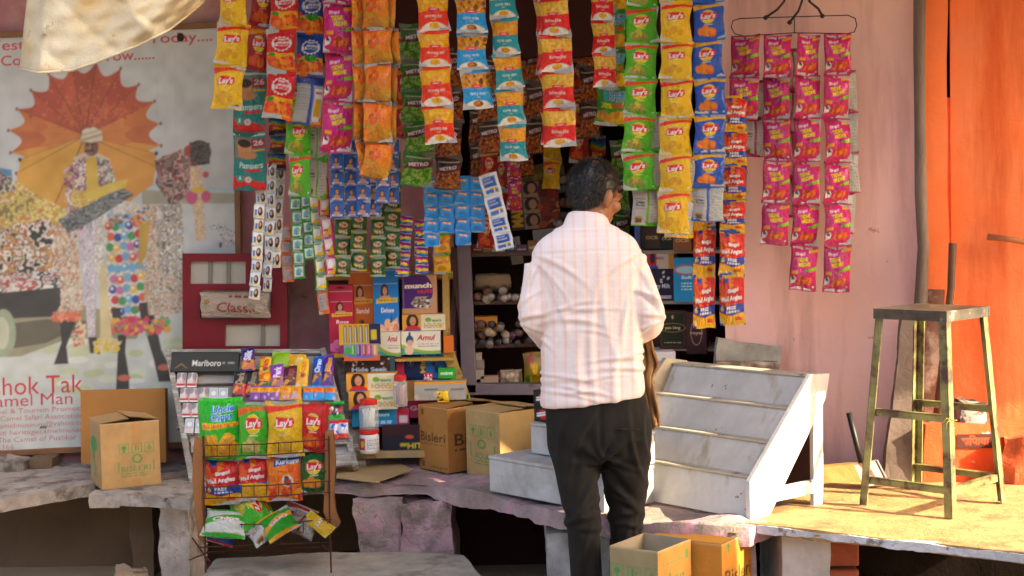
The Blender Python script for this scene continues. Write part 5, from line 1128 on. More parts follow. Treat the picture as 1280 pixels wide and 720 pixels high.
for i, (x, y, c1, nm) in enumerate(((408, 508, '#2c8a3c', 'green and black twisted toffee, left of the two under the blue pouches'), (420, 507, '#3c9a44', 'green and black twisted toffee, right of the two under the blue pouches'), (414, 531, '#b8281c', 'red and white toffee, left of the two at the rack corner'), (425, 530, '#c0381c', 'red and blue toffee, right of the two at the rack corner'))):
    a = Art(18, 26, .6, c1); a.rect(0, .25, 1, .78, '#2a2422' if i < 2 else '#c8c8d4'); a.blobs(.1, .3, .9, .72, ['#d8d0d0', '#a03040'] if i < 2 else ['#3a5aa8', '#e0e0e8'], 6, .1, i)
    rackbag(x, y, x + 12, y + 23, a, c1, nm, 'toffee', 'toffees at the right end of the grey rack', off=.05, seed=i + 2, dep=.3)

# ---- red cabinet on the wall
YR = 6.50
ce = empty('wall_cabinet', P(293, 442, YR), 'dark red wall cabinet with grey glass panes', 'cabinet')
m_redpaint = mat('deep_red_gloss_paint', '#6c0a1c', .5, vary=(5, .15), bump=(8, .002), spec=.3)
xs = (228, 236, 238, 250, 281, 307, 338, 350, 359); 
def rp(q, x0, y0, x1, y1, y=0.0, t=.03): q.prism([P(x0, y0, YR + y), P(x1, y0, YR + y), P(x1, y1, YR + y), P(x0, y1, YR + y)], (0, t, 0))
q = MB(); rp(q, 228, 317, 359, 327); rp(q, 228, 327, 237, 442); rp(q, 237, 355, 359, 363); rp(q, 307, 327, 359, 355); rp(q, 237, 363, 250, 442); rp(q, 338, 363, 359, 398); rp(q, 250, 398, 359, 406); rp(q, 250, 406, 281, 442); rp(q, 350, 406, 359, 442); rp(q, 281, 433, 350, 442)
q.build('door_frame', m_redpaint, ce)
q = MB(); rp(q, 229, 318, 358, 441, .06, .10); q.build('carcass', mat('grey_cabinet_inside', '#8f8a80', .7, vary=(5, .15)), ce)
for i, (x0, y0, x1, y1, bars) in enumerate(((237, 327, 307, 355, (260, 283)), (250, 363, 338, 398, ()), (281, 406, 350, 433, (326,)))):
    w_ = MB(); rp(w_, x0, y0, x1, y1, .022, .004); gp_ = w_.build('glass_pane', mat('dull_glass', '#a9a69c', .2, vary=(4, .1)), ce)
    if bars:
        for x in bars:
            w_ = MB(); rp(w_, x, y0, x + 5, y1, .012, .008); o = w_.build('glazing_bar', mat('grey_bar', '#6f6a62', .6), ce); o.parent = gp_
a = Art(70, 24, 2.9, '#b9a99c'); a.text('Classic', .56, .40, .55, '#8c2a28', .015, shear=.25, width=.6); a.lines(.42, .78, .72, .9, 1, '#8c4a44', .1); a.ell(.1, .6, .12, .1, '#a8803a'); a.blobs(.75, .2, .98, .8, ['#a8988c', '#c8bcb2'], 6, .14)
me = packet_mesh('rolled_bag', a, '#a89c90', seed=9, depth=.2, seal=.05, pinch=.03)
o = link('rolled_bag', me, None, P(294, 366, YR - .06), (0, .03, 0), (86 * S(YR), .12, 30 * S(YR))); tag(o, 'silver rolled bag with red script lettering stuck across the red cabinet', 'bag')

# ---- wooden cabinet seen through the opening
YC = 6.62
we = empty('shop_cabinet', P(600, 492, YC), 'brown wooden cabinet with faded purple frame inside the shop', 'cabinet')
q = MB(); q.prism([P(571, 305, YC), P(588, 305, YC), P(596, 492, YC), P(577, 492, YC)], (0, .06, 0)); q.build('frame_post', m_wood_purple, we, bevel=.004)
q = MB(); q.prism([P(577, 480, YC), P(700, 480, YC), P(700, 494, YC), P(577, 494, YC)], (0, .06, 0)); q.build('bottom_rail', m_wood_purple, we, bevel=.004)
q = MB(); q.prism([P(562, 310, YC + .01), P(573, 310, YC + .01), P(592, 500, YC + .01), P(584, 500, YC + .01)], (0, .04, 0)); q.build('dark_jamb', m_wood_brown, we)
for y in (318, 378, 432):
    q = MB(); a_, b_ = P(588, y, YC + .05), P(790, y - 3, YC + .05); q.box((a_ + b_) / 2 + Vector((0, .22, 0)), ((b_ - a_).length, .46, .016)); q.build('shelf', m_wood_brown, we)
q = MB(); a_, b_ = P(590, 478, YC + .4), P(800, 200, YC + .4); q.box((a_ + b_) / 2 + Vector((0, .2, 0)), (b_.x - a_.x, .02, b_.z - a_.z)); q.build('back_board', mat('maroon_board', '#3c1c18', .7, vary=(5, .2)), we)
m_tin = mat('dull_tin', '#8d8580', .35, metal=.55, vary=(30, .3)); m_tind = mat('dark_tin', '#40383a', .4, metal=.4, vary=(30, .3)); m_tinb = mat('brown_wrapped_roll', '#5a3a2a', .5, vary=(40, .4)); m_tinp = mat('purple_wrapped_roll', '#4a2c44', .4, vary=(40, .4)); m_tinc = mat('cream_wrapped_roll', '#9a8870', .6, vary=(30, .3))
TM = [m_tin, m_tind, m_tind, m_tinb, m_tinb, m_tinp, m_tinc]
tin = {}
for mm_ in (m_tin, m_tind, m_tinb, m_tinp, m_tinc):
    q = MB(); q.lathe([(.001, 0), (.017, .001), (.018, .004), (.018, .05), (.015, .052), (.001, .053)], (0, 0, 0), 14); o = q.build('tin_roll', mm_, None, smooth=True); tin[mm_.name] = o.data; bpy.data.objects.remove(o)
GT = 'small rolled packs stacked on the cabinet shelves'
for y, n0, x0, x1, rows in ((378, 0, 594, 690, 2), (432, 0, 594, 690, 3)):
    for r_ in range(rows):
        k = 0; x = x0 + 5 * (r_ % 2)
        while x < x1:
            if not (r_ == rows - 1 and RNG.random() < .3):
                mm_ = RNG.choice(TM)
                o = link('tin_roll', tin[mm_.name], None, P(x + RNG.uniform(-2, 2), y - 6 - r_ * 10.5 + RNG.uniform(-1, 1.5), YC + .06), (PI / 2 + RNG.uniform(-.25, .25), 0, RNG.uniform(-.5, .5)), (RNG.uniform(.8, 1.1),) * 3)
                tag(o, 'small round dark rolled pack in the heap on the %s shelf of the brown cabinet' % ('upper' if y == 378 else 'middle'), 'rolled pack', GT + (' upper' if y == 378 else ' middle'))
            x += 10.6
q = MB(); q.lathe([(.001, -.075), (.045, -.07), (.05, 0), (.045, .07), (.001, .075)], (0, 0, 0), 16); o = q.build('cloth_roll', mat('dusty_tan_cloth', '#8c765c', .9, vary=(9, .25), bump=(30, .004)), None, smooth=True, rough=(.02, .006, 12, 41)); o.rotation_euler = (0, PI / 2, .1); o.location = P(615, 352, YC + .14); o.scale = (.75, 1, 1.05); tag(o, 'dusty tan bundle lying on the rolled packs of the upper cabinet shelf', 'bundle')
o = carton('plastic_tray', 594, 396, 622, 414, YC + .05, .1, None, '#b8741c', 'orange plastic tray on the rolled packs of the middle cabinet shelf', 'tray')
lump('scrap_pack', 653, 440, 678, 480, YC + .1, ['#7c6a1c', '#8a2c20', '#3a5a2c', '#c8a03c'], 'crumpled green, red and yellow bag on the lowest cabinet shelf', 'bag', seed=8)
for i, (x, y, w_, h_) in enumerate(((599, 462, 12, 12), (600, 450, 11, 11), (598, 441, 9, 9), (612, 470, 22, 10))):
    carton('matchbox', x - w_ / 2, y, x + w_ / 2, y + h_, YC + .08, .04, None, ('#a89c90', '#8c8078', '#b0a090', '#a88c7c')[i], ('pale small box at the bottom of the little stack in the cabinet', 'middle small box of the little stack in the cabinet', 'smallest box on top of the little stack in the cabinet', 'flat beige box lying beside the little stack in the cabinet')[i], 'small box', 'little boxes on the lowest cabinet shelf')
lump('crumpled_paper', 626, 462, 652, 481, YC + .12, ['#a8907c', '#8c7464', '#c8b8a4'], 'crumpled beige wrapping beside the flat beige box', 'paper', seed=12)
# hanging boxes deeper inside, above the cabinet
YI = 6.95
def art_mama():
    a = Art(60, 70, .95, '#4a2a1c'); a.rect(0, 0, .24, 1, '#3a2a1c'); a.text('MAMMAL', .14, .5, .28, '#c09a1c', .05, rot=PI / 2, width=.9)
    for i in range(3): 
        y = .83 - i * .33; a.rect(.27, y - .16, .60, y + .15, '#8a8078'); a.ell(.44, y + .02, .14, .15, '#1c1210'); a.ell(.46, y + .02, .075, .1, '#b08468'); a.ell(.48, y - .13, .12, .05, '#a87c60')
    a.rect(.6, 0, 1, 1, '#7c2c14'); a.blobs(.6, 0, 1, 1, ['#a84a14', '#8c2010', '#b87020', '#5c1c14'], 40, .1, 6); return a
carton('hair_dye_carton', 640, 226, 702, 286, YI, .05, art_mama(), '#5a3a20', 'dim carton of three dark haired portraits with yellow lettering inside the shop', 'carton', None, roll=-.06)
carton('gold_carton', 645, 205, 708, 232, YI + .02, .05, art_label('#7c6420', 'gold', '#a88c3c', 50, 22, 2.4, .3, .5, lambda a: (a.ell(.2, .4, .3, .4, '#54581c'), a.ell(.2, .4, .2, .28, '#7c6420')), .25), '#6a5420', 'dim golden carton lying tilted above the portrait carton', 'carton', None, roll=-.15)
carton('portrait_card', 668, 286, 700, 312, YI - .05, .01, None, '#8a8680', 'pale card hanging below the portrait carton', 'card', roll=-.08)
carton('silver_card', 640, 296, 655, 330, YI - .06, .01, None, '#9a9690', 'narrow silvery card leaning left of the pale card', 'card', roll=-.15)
for i in range(34):
    c_, r_ = i % 5, i // 5
    q = link('tin_roll', tin[RNG.choice(TM).name], None, P(700 + c_ * 14 + (r_ % 2) * 5, 222 + r_ * 15, YI + .05), (RNG.uniform(1.2, 1.8), 0, RNG.uniform(-.6, .6)), (1.3, 1.3, 1.3))
    tag(q, 'dark round pack hanging in the dim shop behind the man', 'rolled pack', 'dark round packs hung behind the man')
for i, (x, y, k) in enumerate(((655, 175, 'metrobrown'), (745, 160, 'rainbow'), (725, 150, 'metrogreen'), (690, 190, 'yellow'))):
    strip('snack_strip', k, YI - .1, 22, run(x, y - 60, x + 1, y + 45, 3), ('dim brown strip deep inside the shop left of the red packets', 'dim foil strip deep inside the shop below the green chips', 'dim green strip deep inside the shop right of the red packets', 'dim yellow packets deep inside the shop behind the red strip')[i], GS)

# ---- right hand cabinet
YB = 6.40
ke = empty('side_cabinet', P(850, 440, YB), 'open dark shelf unit right of the man stacked with cartons', 'shelf')
for y in (315, 378, 436):
    q = MB(); a_, b_ = P(803, y - 6, YB + .25), P(903, y + 5, YB - .05); q.box((a_ + b_) / 2 + Vector((0, .12, 0)), ((b_ - a_).length, .30, .014), (0, .0, -.35)); q.build('shelf', mat('pale_shelf_edge', '#8c8680', .7, vary=(8, .2)), ke)
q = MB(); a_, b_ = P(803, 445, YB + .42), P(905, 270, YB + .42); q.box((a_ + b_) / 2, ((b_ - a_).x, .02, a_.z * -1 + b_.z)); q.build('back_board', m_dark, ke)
q = MB(); q.box((P(802, 0, YB + .3).x, YB + .3, 1.2), (.03, .3, 1.0)); q.build('side_board', mat('grey_side_board', '#54504e', .7, vary=(5, .2)), ke)
GB = 'cartons on the shelves right of the man'
def ex_ocb(c): 
    def f(a): a.poly([(0, 1), (0, .5), (.5, .2), (1, .5), (1, 1)], c)
    return f
carton('paper_carton', 808, 283, 829, 311, YB + .12, .08, art_label('#3a2a1c', 'OCB', '#b09a6c', 24, 30, .75, .2, .5), '#33251a', 'small dark brown carton with pale lettering on the top right shelf', 'carton', GB, rz=-.3)
carton('paper_carton', 829, 284, 845, 312, YB + .1, .08, art_label('#14100f', 'OCB', '#a8a8a0', 24, 30, .6, .2, .5), '#14100f', 'small black carton with pale lettering on the top right shelf', 'carton', GB, rz=-.3)
carton('paper_carton', 845, 286, 868, 315, YB + .04, .08, art_label('#7c5030', 'OCB', '#c8a070', 24, 30, .8, .2, .5), '#6a4428', 'small copper brown carton with pale lettering on the top right shelf', 'carton', GB, rz=-.3)
def ex_rw(a): a.rect(0, 0, .35, 1, '#b02c3c'); a.ell(.2, .6, .14, .3, '#2a1a3a'); a.rect(.8, 0, 1, 1, '#c88a1c'); a.rect(0, 0, .4, .18, '#3a4ab0')
carton('cream_carton', 813, 314, 846, 336, YB + .1, .1, art_label('#c8b8a8', 'Milk', '#8a5a7c', 44, 28, 1.5, .2, .6, ex_rw, .3), '#c8901c', 'cream, red and orange carton on the middle right shelf', 'carton', GB, rz=-.25)
def ex_dm(a): a.blobs(.5, .5, .95, .9, ['#d8d0d8'], 5, .06, 4); a.rect(.1, .02, .9, .14, '#b0b0c0'); a.rect(.05, .78, .2, .86, '#b02040')
carton('chocolate_box', 812, 337, 846, 374, YB + .1, .1, art_label('#1c1438', 'Dairy Milk', '#d4d4e4', 44, 44, .95, .2, .45, ex_dm, .75), '#1c1438', 'midnight blue chocolate box with white script on the middle right shelf', 'carton', GB, rz=-.25)
def ex_bb(a): a.ell(.5, .72, .3, .11, '#b0586c'); a.ell(.5, .72, .24, .08, '#8cc0d8'); a.lines(.3, .25, .7, .45, 3, '#a8d8f0', .03)
carton('blue_box', 846, 322, 879, 377, YB + .02, .1, art_label('#0f80c0', 'Soft', '#c8e4f4', 36, 60, .6, .1, .55, ex_bb, .4), '#0e70a8', 'tall bright blue box on the middle right shelf', 'carton', GB, rz=-.25)
def ex_pk(a): a.rect(.08, .06, .92, .94, '#5a4a28'); a.rect(.10, .075, .90, .925, '#1c2418'); a.ell(.5, .55, .34, .12, '#8a7030'); a.ell(.5, .55, .31, .10, '#1c2418'); a.ell(.5, .82, .03, .05, '#b8a878'); a.lines(.2, .14, .8, .2, 1, '#a89460', .03)
carton('mouth_freshener_box', 828, 388, 862, 436, YB + .06, .1, art_label('#3a1018', 'pan king', '#c8b890', 44, 60, .72, .1, .55, ex_pk, .55), '#2a0c14', 'dark green and gold box on the lowest right shelf', 'carton', GB, rz=-.25)
carton('mouth_freshener_box', 862, 390, 887, 442, YB - .0, .1, art_label('#300e18', 'royal', '#a89088', 30, 60, .5, .1, .5, lambda a: (a.ell(.5, .5, .14, .3, '#8a7068'), a.ell(.5, .5, .12, .27, '#300e18')), .6), '#2a0c14', 'maroon box with an oval emblem under the hanging red and blue packets', 'carton', GB, rz=-.25)
carton('mouth_freshener_box', 808, 388, 829, 432, YB + .12, .1, None, '#2c0e16', 'plain dark maroon box nearest to the man on the lowest right shelf', 'carton', GB, rz=-.25)
q = MB(); q.lathe([(.012, 0), (.014, .004), (.014, .16), (.008, .18), (.008, .2), (.001, .2)], (0, 0, 0), 12); o = q.build('blue_bottle', mat('blue_plastic', '#12368c', .3, coat=.2), smooth=True); o.location = P(797, 316, 6.5); tag(o, 'slim dark blue bottle standing between the man and the right shelves', 'bottle')
carton('flour_bag', 818, 440, 845, 475, 6.1, .1, art_label('#b8b8bc', 'Colgate', '#2a3a8c', 30, 30, .8, .2, .6), '#b4b4b8', 'pale box behind the upper left end of the tiered white stand', 'box')
carton('blue_pack', 838, 452, 850, 464, 6.05, .05, None, '#1c3f9c', 'tiny blue pack lying on the pale box behind the white stand', 'pack')

# dim stock on the top shelf of the brown cabinet and behind the man's left arm
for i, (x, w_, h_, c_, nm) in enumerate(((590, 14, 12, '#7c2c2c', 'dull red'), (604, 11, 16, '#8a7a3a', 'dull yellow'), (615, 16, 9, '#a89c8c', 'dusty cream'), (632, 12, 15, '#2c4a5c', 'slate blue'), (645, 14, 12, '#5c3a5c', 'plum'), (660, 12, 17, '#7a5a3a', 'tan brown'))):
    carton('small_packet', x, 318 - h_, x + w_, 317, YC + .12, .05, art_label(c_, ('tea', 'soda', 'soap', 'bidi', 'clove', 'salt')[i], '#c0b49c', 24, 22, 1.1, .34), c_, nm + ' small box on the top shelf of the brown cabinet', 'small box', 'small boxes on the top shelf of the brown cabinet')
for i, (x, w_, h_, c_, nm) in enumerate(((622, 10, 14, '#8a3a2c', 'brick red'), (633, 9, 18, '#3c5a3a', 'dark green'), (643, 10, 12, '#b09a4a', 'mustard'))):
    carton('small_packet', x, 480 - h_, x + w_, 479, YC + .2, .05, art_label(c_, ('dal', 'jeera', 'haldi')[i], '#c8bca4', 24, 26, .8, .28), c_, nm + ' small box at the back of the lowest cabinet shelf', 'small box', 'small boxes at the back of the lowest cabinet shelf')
# ================================================================== furniture and cartons on the ledge
def corner_box(name, N, Lp, Rp, h, base, label, cat, front=None, right=None, top=None, group=None, flaps=None, openbox=False, left=None, m=None):
    """carton given by its nearest bottom corner and the two neighbouring corners"""
    N, Lp, Rp = Vector(N), Vector(Lp), Vector(Rp)
    e1 = (N - Lp); e1.z = 0; w_ = e1.length; e1.normalize(); e2 = Vector((-e1.y, e1.x, 0)); d_ = (Rp - N).length
    a, b = np.array(e1 * w_), np.array(e2 * d_); up = np.array((0, 0, h)); z = np.zeros(3); m = m or m_carton
    e = empty(name, N, label, cat, group); c = CM()
    c.panel(z - a, a, up, front or base, .007); c.panel(z, b, up, right or base, .007)
    c.panel(z + b, -a, up, base); c.panel(z - a + b, -b, up, left or base)
    c.panel(z - a, a, b, base) if False else c.panel(z - a + b, a, -b, base)
    if openbox:
        t = .004; i1, i2 = np.array(e1) * t, np.array(e2) * t
        c.panel(z + i2 - i1, -a + 2 * i1, up, '#8c7c6a'); c.panel(z - a + b - i2 + i1, a - 2 * i1, up, '#a8967c'); c.panel(z + b - i1 - i2, -(b - 2 * i2), up, '#9c8c74'); c.panel(z - a + i1 + i2, b - 2 * i2, up, '#9c8c74')
        c.panel(z - a + up, a, i2, '#b09468'); c.panel(z - a + b - i2 + up, a, i2, '#b09468'); c.panel(z - i1 + up, i1, b, '#b09468'); c.panel(z - a + up, i1, b, '#b09468')
    link('carton_body', c.mesh('carton_body', m, smooth=False), e)
    if not openbox:
        for k, (f0, f1, lift) in enumerate(flaps or ((0, .495, .0), (.505, 1, .004))):
            f = CM(); o = z - a + up + b * f0 + np.array((0, 0, .003)); bb = b * (f1 - f0); lf = np.array((0, 0, lift))
            tp = top if (top is not None and k == 1) else base
            if k == 0: p0, dv = o, bb + lf
            else: p0, dv = o + lf, bb - lf
            f.panel(p0, a, dv, tp); f.panel(p0 - np.array((0, 0, .0035)), dv, a, base); f.panel(p0 - np.array((0, 0, .0035)), a, np.array((0, 0, .0035)), base); f.panel(p0 + dv - np.array((0, 0, .0035)) + a, -a, np.array((0, 0, .0035)), base)
            link('flap', f.mesh('flap', m, smooth=False), e)
    return e
GREEN = '#4f8a4a'
def icons(a, cx, cy, s, n=3, col=GREEN):
    for i in range(n):
        x = cx + (i - (n - 1) / 2) * s * 1.3 / a.asp
        a.rect(x - s / 2 / a.asp, cy - s / 2, x + s / 2 / a.asp, cy + s / 2, col); bgc = a._bg
        a.rect(x - s * .44 / a.asp, cy - s * .44, x + s * .44 / a.asp, cy + s * .44, bgc)
        if i == n - 1: a.text('6', x, cy, s * .8, col, .02)
        elif i == 0: a.ell(x, cy + s * .1, s * .26, s * .2, col); a.rect(x - .02, cy - s * .4, x + .02, cy, col)
        else: a.rect(x - s * .2 / a.asp, cy - s * .3, x - s * .02 / a.asp, cy + s * .35, col); a.rect(x + s * .1 / a.asp, cy - s * .3, x + s * .2 / a.asp, cy + s * .2, col)
_cs = [0]
def cart_art(base, asp, w=70, h=80):
    a = Art(w, h, asp, base); a._bg = base; _cs[0] += 1; g = random.Random(_cs[0]); a.grain(.07, .16, _cs[0])
    for i in range(9):                       # scuffs and creases of a used carton
        x, y, q, l = g.uniform(0, 1), g.uniform(0, 1), g.uniform(0, 3), g.uniform(.05, .3); c_, s_ = math.cos(q) * l, math.sin(q) * l
        a.poly([(x, y), (x + c_ / asp, y + s_), (x + c_ / asp + .004, y + s_ + .004), (x + .004, y + .006)], g.choice(['#d0b48a', '#7a5a38', '#8a6a44']), .5)
    a.rect(0, 0, 1, .02, '#7a5a38', .4); a.rect(0, .985, 1, 1, '#d8c09a', .5); return a
# small printed carton at left
cb = '#b08c5c'
a = cart_art(cb, .9); icons(a, .60, .60, .15); a.ell(.6, .44, .08, .07, GREEN); a.ell(.6, .44, .05, .045, cb); a.text('BISLERI', .58, .29, .11, GREEN, .01, width=.5); a.rect(.28, .24, .30, .40, GREEN); a.rect(.87, .24, .89, .40, GREEN); a.lines(.32, .16, .82, .24, 2, GREEN, .014); a.rect(.52, .62, .68, 1, '#b4763c', .35); a.rect(.5, 0, .66, .12, '#b4763c', .35)
s_ = cart_art('#a8875a', .5, 30, 70); s_.ell(.5, .66, .14, .12, GREEN); s_.rect(.42, .45, .58, .62, GREEN); s_.text('Aqua', .5, .3, .16, GREEN, .02, rot=PI / 2)
N_ = G(128, 613, ZL); L_ = G(111, 600, ZL); R_ = G(200, 608, ZL)
corner_box('printed_carton', N_, N_ + (L_ - N_).normalized() * .22, N_ + (R_ - N_).normalized() * .235, .265, cb, 'small brown carton with green print standing at the edge of the short slab', 'carton', front=s_, right=a, flaps=((0, .49, .012), (.5, 1, .02)))
o = carton('plain_carton', 101, 488, 208, 580, 6.5, .05, None, '#a8743c', 'large plain orange brown carton leaning on the wall behind the small printed one', 'carton', tilt=-.10, m=m_carton)
# two cartons by the display shelf
bb = '#b07a3e'
f_ = cart_art(bb, .62, 44, 80); f_.text('Bisleri', .5, .53, .20, '#4a3420', .012, width=.82); f_.lines(.1, .40, .9, .44, 1, '#6a4a2c', .016); f_.rect(.12, .86, .2, .95, '#6a4a2c'); f_.rect(.12, .06, .2, .14, '#6a4a2c'); f_.lines(.4, .05, .95, .09, 1, '#6a4a2c', .02)
r_2 = cart_art('#a87038', .95, 70, 80); r_2.text('Bisleri', .52, .50, .26, '#4a3420', .012, width=.8); r_2.lines(.12, .32, .9, .37, 1, '#4a3420', .025)
N_ = G(561, 592, ZL); 
corner_box('water_carton', N_, N_ + Vector((-.66, .75, 0)) * .195, N_ + Vector((.75, .66, 0)) * .29, .268, bb, 'orange brown water carton with dark lettering on the ledge beside the display shelf', 'carton', front=f_, right=r_2, flaps=((0, .48, .01), (.5, 1, .018)))
gb = '#b39460'
f_ = cart_art(gb, .85, 54, 80); icons(f_, .5, .68, .17); f_.ell(.5, .50, .1, .07, GREEN); f_.ell(.5, .50, .07, .045, gb); f_.text('AQUA', .5, .32, .13, GREEN, .015, rot=0, width=.42); f_.rect(.14, .30, .17, .50, GREEN); f_.rect(.84, .30, .87, .50, GREEN); f_.lines(.25, .18, .8, .27, 2, GREEN, .016)
N_ = G(626, 601, ZL)
corner_box('water_carton', N_, N_ + Vector((-.62, .78, 0)) * .225, N_ + Vector((.78, .62, 0)) * .26, .272, gb, 'tan carton with green print on the ledge right of the orange brown carton', 'carton', front=f_, flaps=((0, .49, .004), (.505, 1, .012)))
# flattened card on the ledge
q = MB(); q.prism([G(420, 598, ZL + .012), G(470, 604, ZL + .012), G(516, 588, ZL + .02), G(496, 578, ZL + .012), G(424, 584, ZL + .012)], (0, 0, .004)); tag(q.build('flat_card', mat('flat_tan_card', '#a68c62', .85, vary=(6, .2)), None), 'flattened tan cardboard lying on the ledge below the display shelf', 'cardboard')
# cartons on the street
ob = '#c08434'
N_ = G(902, 681, .40); L_ = G(812, 671, .40); R_ = G(945, 664, .40)
lw, rw = (L_ - N_).length, (R_ - N_).length
f_ = cart_art(ob, lw / .4, 50, 80); r_3 = cart_art('#b87a2c', rw / .4, 60, 90); r_3.text('Bisleri', .52, .70, .17, '#3c3418', .015, width=.86); r_3.rect(.2, .9, .24, .97, '#4a8a3c'); r_3.poly([(.14, .95), (.30, .95), (.22, .985)], '#4a8a3c')
t_ = cart_art(ob, lw / rw * 2, 60, 40); t_.text('Bisleri', .55, .55, .30, '#a06c24', .01, width=.4)
N0 = Vector((N_.x, N_.y, 0))
corner_box('water_carton', N0, Vector((L_.x, L_.y, 0)), Vector((R_.x, R_.y, 0)), .40, ob, 'closed orange brown water carton on the street with a gaping top, behind the open carton', 'carton', front=f_, right=r_3, top=t_, flaps=((0, .44, .0), (.5, 1, .012)))
N_ = G(822, 690, .415); L_ = G(762, 682, .415); R_ = G(899, 682, .415); lw, rw = (L_ - N_).length, (R_ - N_).length
f_ = cart_art('#94835f', lw / .415, 44, 90); icons(f_, .52, .80, .12, 3)  # left side painted greyer, as the shaded one
r_3 = cart_art('#c39046', rw / .415, 70, 90); r_3.text('Aqua', .5, .74, .17, GREEN, .008, width=.52); r_3.lines(.15, .865, .74, .885, 1, '#6a9a5a', .012); r_3.rect(.80, .86, .90, .93, '#6a9a5a'); r_3.lines(.2, .55, .8, .6, 1, GREEN, .02)  # right side painted warmer, standing for bounced sunlight
corner_box('water_carton', (N_.x, N_.y, 0), (L_.x, L_.y, 0), (R_.x, R_.y, 0), .415, '#b98a48', 'open topped carton with green print on the street beside the man', 'carton', front=f_, right=r_3, openbox=True)

# ---- tiered white stand
yw = RAD(50); u_ = Vector((-math.cos(yw), math.sin(yw), 0)); n_ = Vector((math.sin(yw), math.cos(yw), 0))
FR = G(938, 651, ZL + .002); SL, SD, SH = .72, .42, .46
te = empty('tiered_stand', FR, 'white painted wooden stand with four steps and an open triangular side', 'stand')
def sp(l, d, z): return FR + u_ * l + n_ * d + Vector((0, 0, z))
def sbox(q, l0, l1, d0, d1, z0, z1):
    q.hexa([sp(l1, d0, z0), sp(l0, d0, z0), sp(l0, d1, z0), sp(l1, d1, z0), sp(l1, d0, z1), sp(l0, d0, z1), sp(l0, d1, z1), sp(l1, d1, z1)])
m_stand = mat('worn_white_boards', '#cdcbc7', .65, vary=(6, .18), bump=(25, .002), mix=('#bcb9b3', 3.2, .57, .12), mix2=('#5c4a3a', 17, .67, .012), mix3=('#a89c8a', 8, .62, .06, (1, 1, .2)))
rz = [0, .128, .24, .352, .46]
for i in range(4):
    d0 = .01 + i * .095
    q = MB(); q.prism([sp(.02, d0, rz[i] + (.008 if i else 0)), sp(SL - .02, d0, rz[i] + (.008 if i else 0)), sp(SL - .02, d0 + .062, rz[i + 1]), sp(.02, d0 + .062, rz[i + 1])], n_ * .012); q.build('riser', m_stand, te, bevel=.002)
    q = MB(); sbox(q, .02, SL - .02, d0 + .054, d0 + (.112 if i < 3 else .12), rz[i + 1] + .001, rz[i + 1] + .010); q.build('tread', mat('worn_cream_treads', '#bdb3a2', .7, vary=(8, .2), mix=('#7c6c58', 10, .62, .04)), te, bevel=.003)
for l0 in (0, SL - .02):
    q = MB(); pts = [(0, 0), (.10, 0), (.42, .385), (.44, .47), (.335, .475), (0, .135)]
    if l0: pts = [(-.02, 0), (.10, 0), (.42, .385), (.44, .47), (.32, .49), (-.025, .15)]
    q.prism([sp(l0, d, z) for d, z in pts], u_ * .02); q.build('slanted_side', mat('cream_side_board', '#b4a48c', .65, vary=(6, .2), bump=(25, .002), mix=('#8a7458', 9, .66, .03)) if l0 else m_stand, te, bevel=.002)
    q = MB(); sbox(q, l0 + .001, l0 + .019, .345, .40, 0, .40); q.build('back_leg', m_stand, te, bevel=.002)
    q = MB(); sbox(q, l0 + .003, l0 + .017, .11, .345, .045, .095); q.build('side_rail', m_stand, te, bevel=.002)
q = MB(); sbox(q, .02, SL - .02, .365, .385, .05, .40); q.build('back_panel', m_wood_brown, te)

# ---- low white step unit left of the man
yw2 = RAD(48); u2 = Vector((math.cos(yw2), -math.sin(yw2), 0)); n2 = Vector((math.sin(yw2), math.cos(yw2), 0)); F2 = G(612, 614, ZL + .002)
se = empty('white_step', F2, 'low white painted two step box in front of the cartons', 'step')
def bx2(q, l0, l1, d0, d1, z0, z1): 
    p = lambda l, d, z: F2 + u2 * l + n2 * d + Vector((0, 0, z))
    q.hexa([p(l0, d0, z0), p(l1, d0, z0), p(l1, d1, z0), p(l0, d1, z0), p(l0, d0, z1), p(l1, d0, z1), p(l1, d1, z1), p(l0, d1, z1)])
q = MB(); bx2(q, 0, .62, 0, .26, 0, .125); q.build('lower_box', m_white_paint, se, bevel=.004)
q = MB(); bx2(q, -.002, .622, -.002, .262, .126, .138); q.build('lower_lid', m_white_paint, se, bevel=.003)
q = MB(); bx2(q, .10, .62, .13, .27, .143, .25); q.build('upper_box', m_white_paint, se, bevel=.004)
q = MB(); bx2(q, .098, .622, .128, .272, .251, .261); q.build('upper_lid', m_white_paint, se, bevel=.003)
def art_tis(): 
    a = Art(44, 28, 1.6, '#161616'); a.ell(.32, .5, .26, .32, '#c01c20'); a.poly([(.1, .3), (.5, .5), (.5, .6), (.1, .42)], '#e8e8e8'); a.poly([(.1, .45), (.45, .62), (.45, .72), (.1, .55)], '#e0e0e0')
    for i in range(3):
        for j in range(3): a.rect(.56 + i * .14, .06 + j * .3, .67 + i * .14, .3 + j * .3, '#b4b4b0' if (i + j) % 2 else '#3a3a3a')
    return a
for i in range(2):
    p = F2 + u2 * .17 + n2 * .20 + Vector((0, 0, .263 + i * .062))
    me = art_box('match_bundle', .16, .08, .06, '#1c1c1c', m_card, front=art_tis(), right=art_tis()); o = link('match_bundle', me, None, p, (0, 0, -yw2 + .06 * i)); tag(o, ('black bundle with red disc on the white step, lower of two', 'black bundle with red disc on the white step, upper of two')[i], 'bundle', 'black bundles on the white step')

# ---- iron stool
fe = [G(1075, 634, ZL + .008), G(1186, 646, ZL + .008), G(1256, 629, ZL + .008), G(1148, 610, ZL + .008)]
cc = sum(fe, Vector()) / 4; SHT = .695
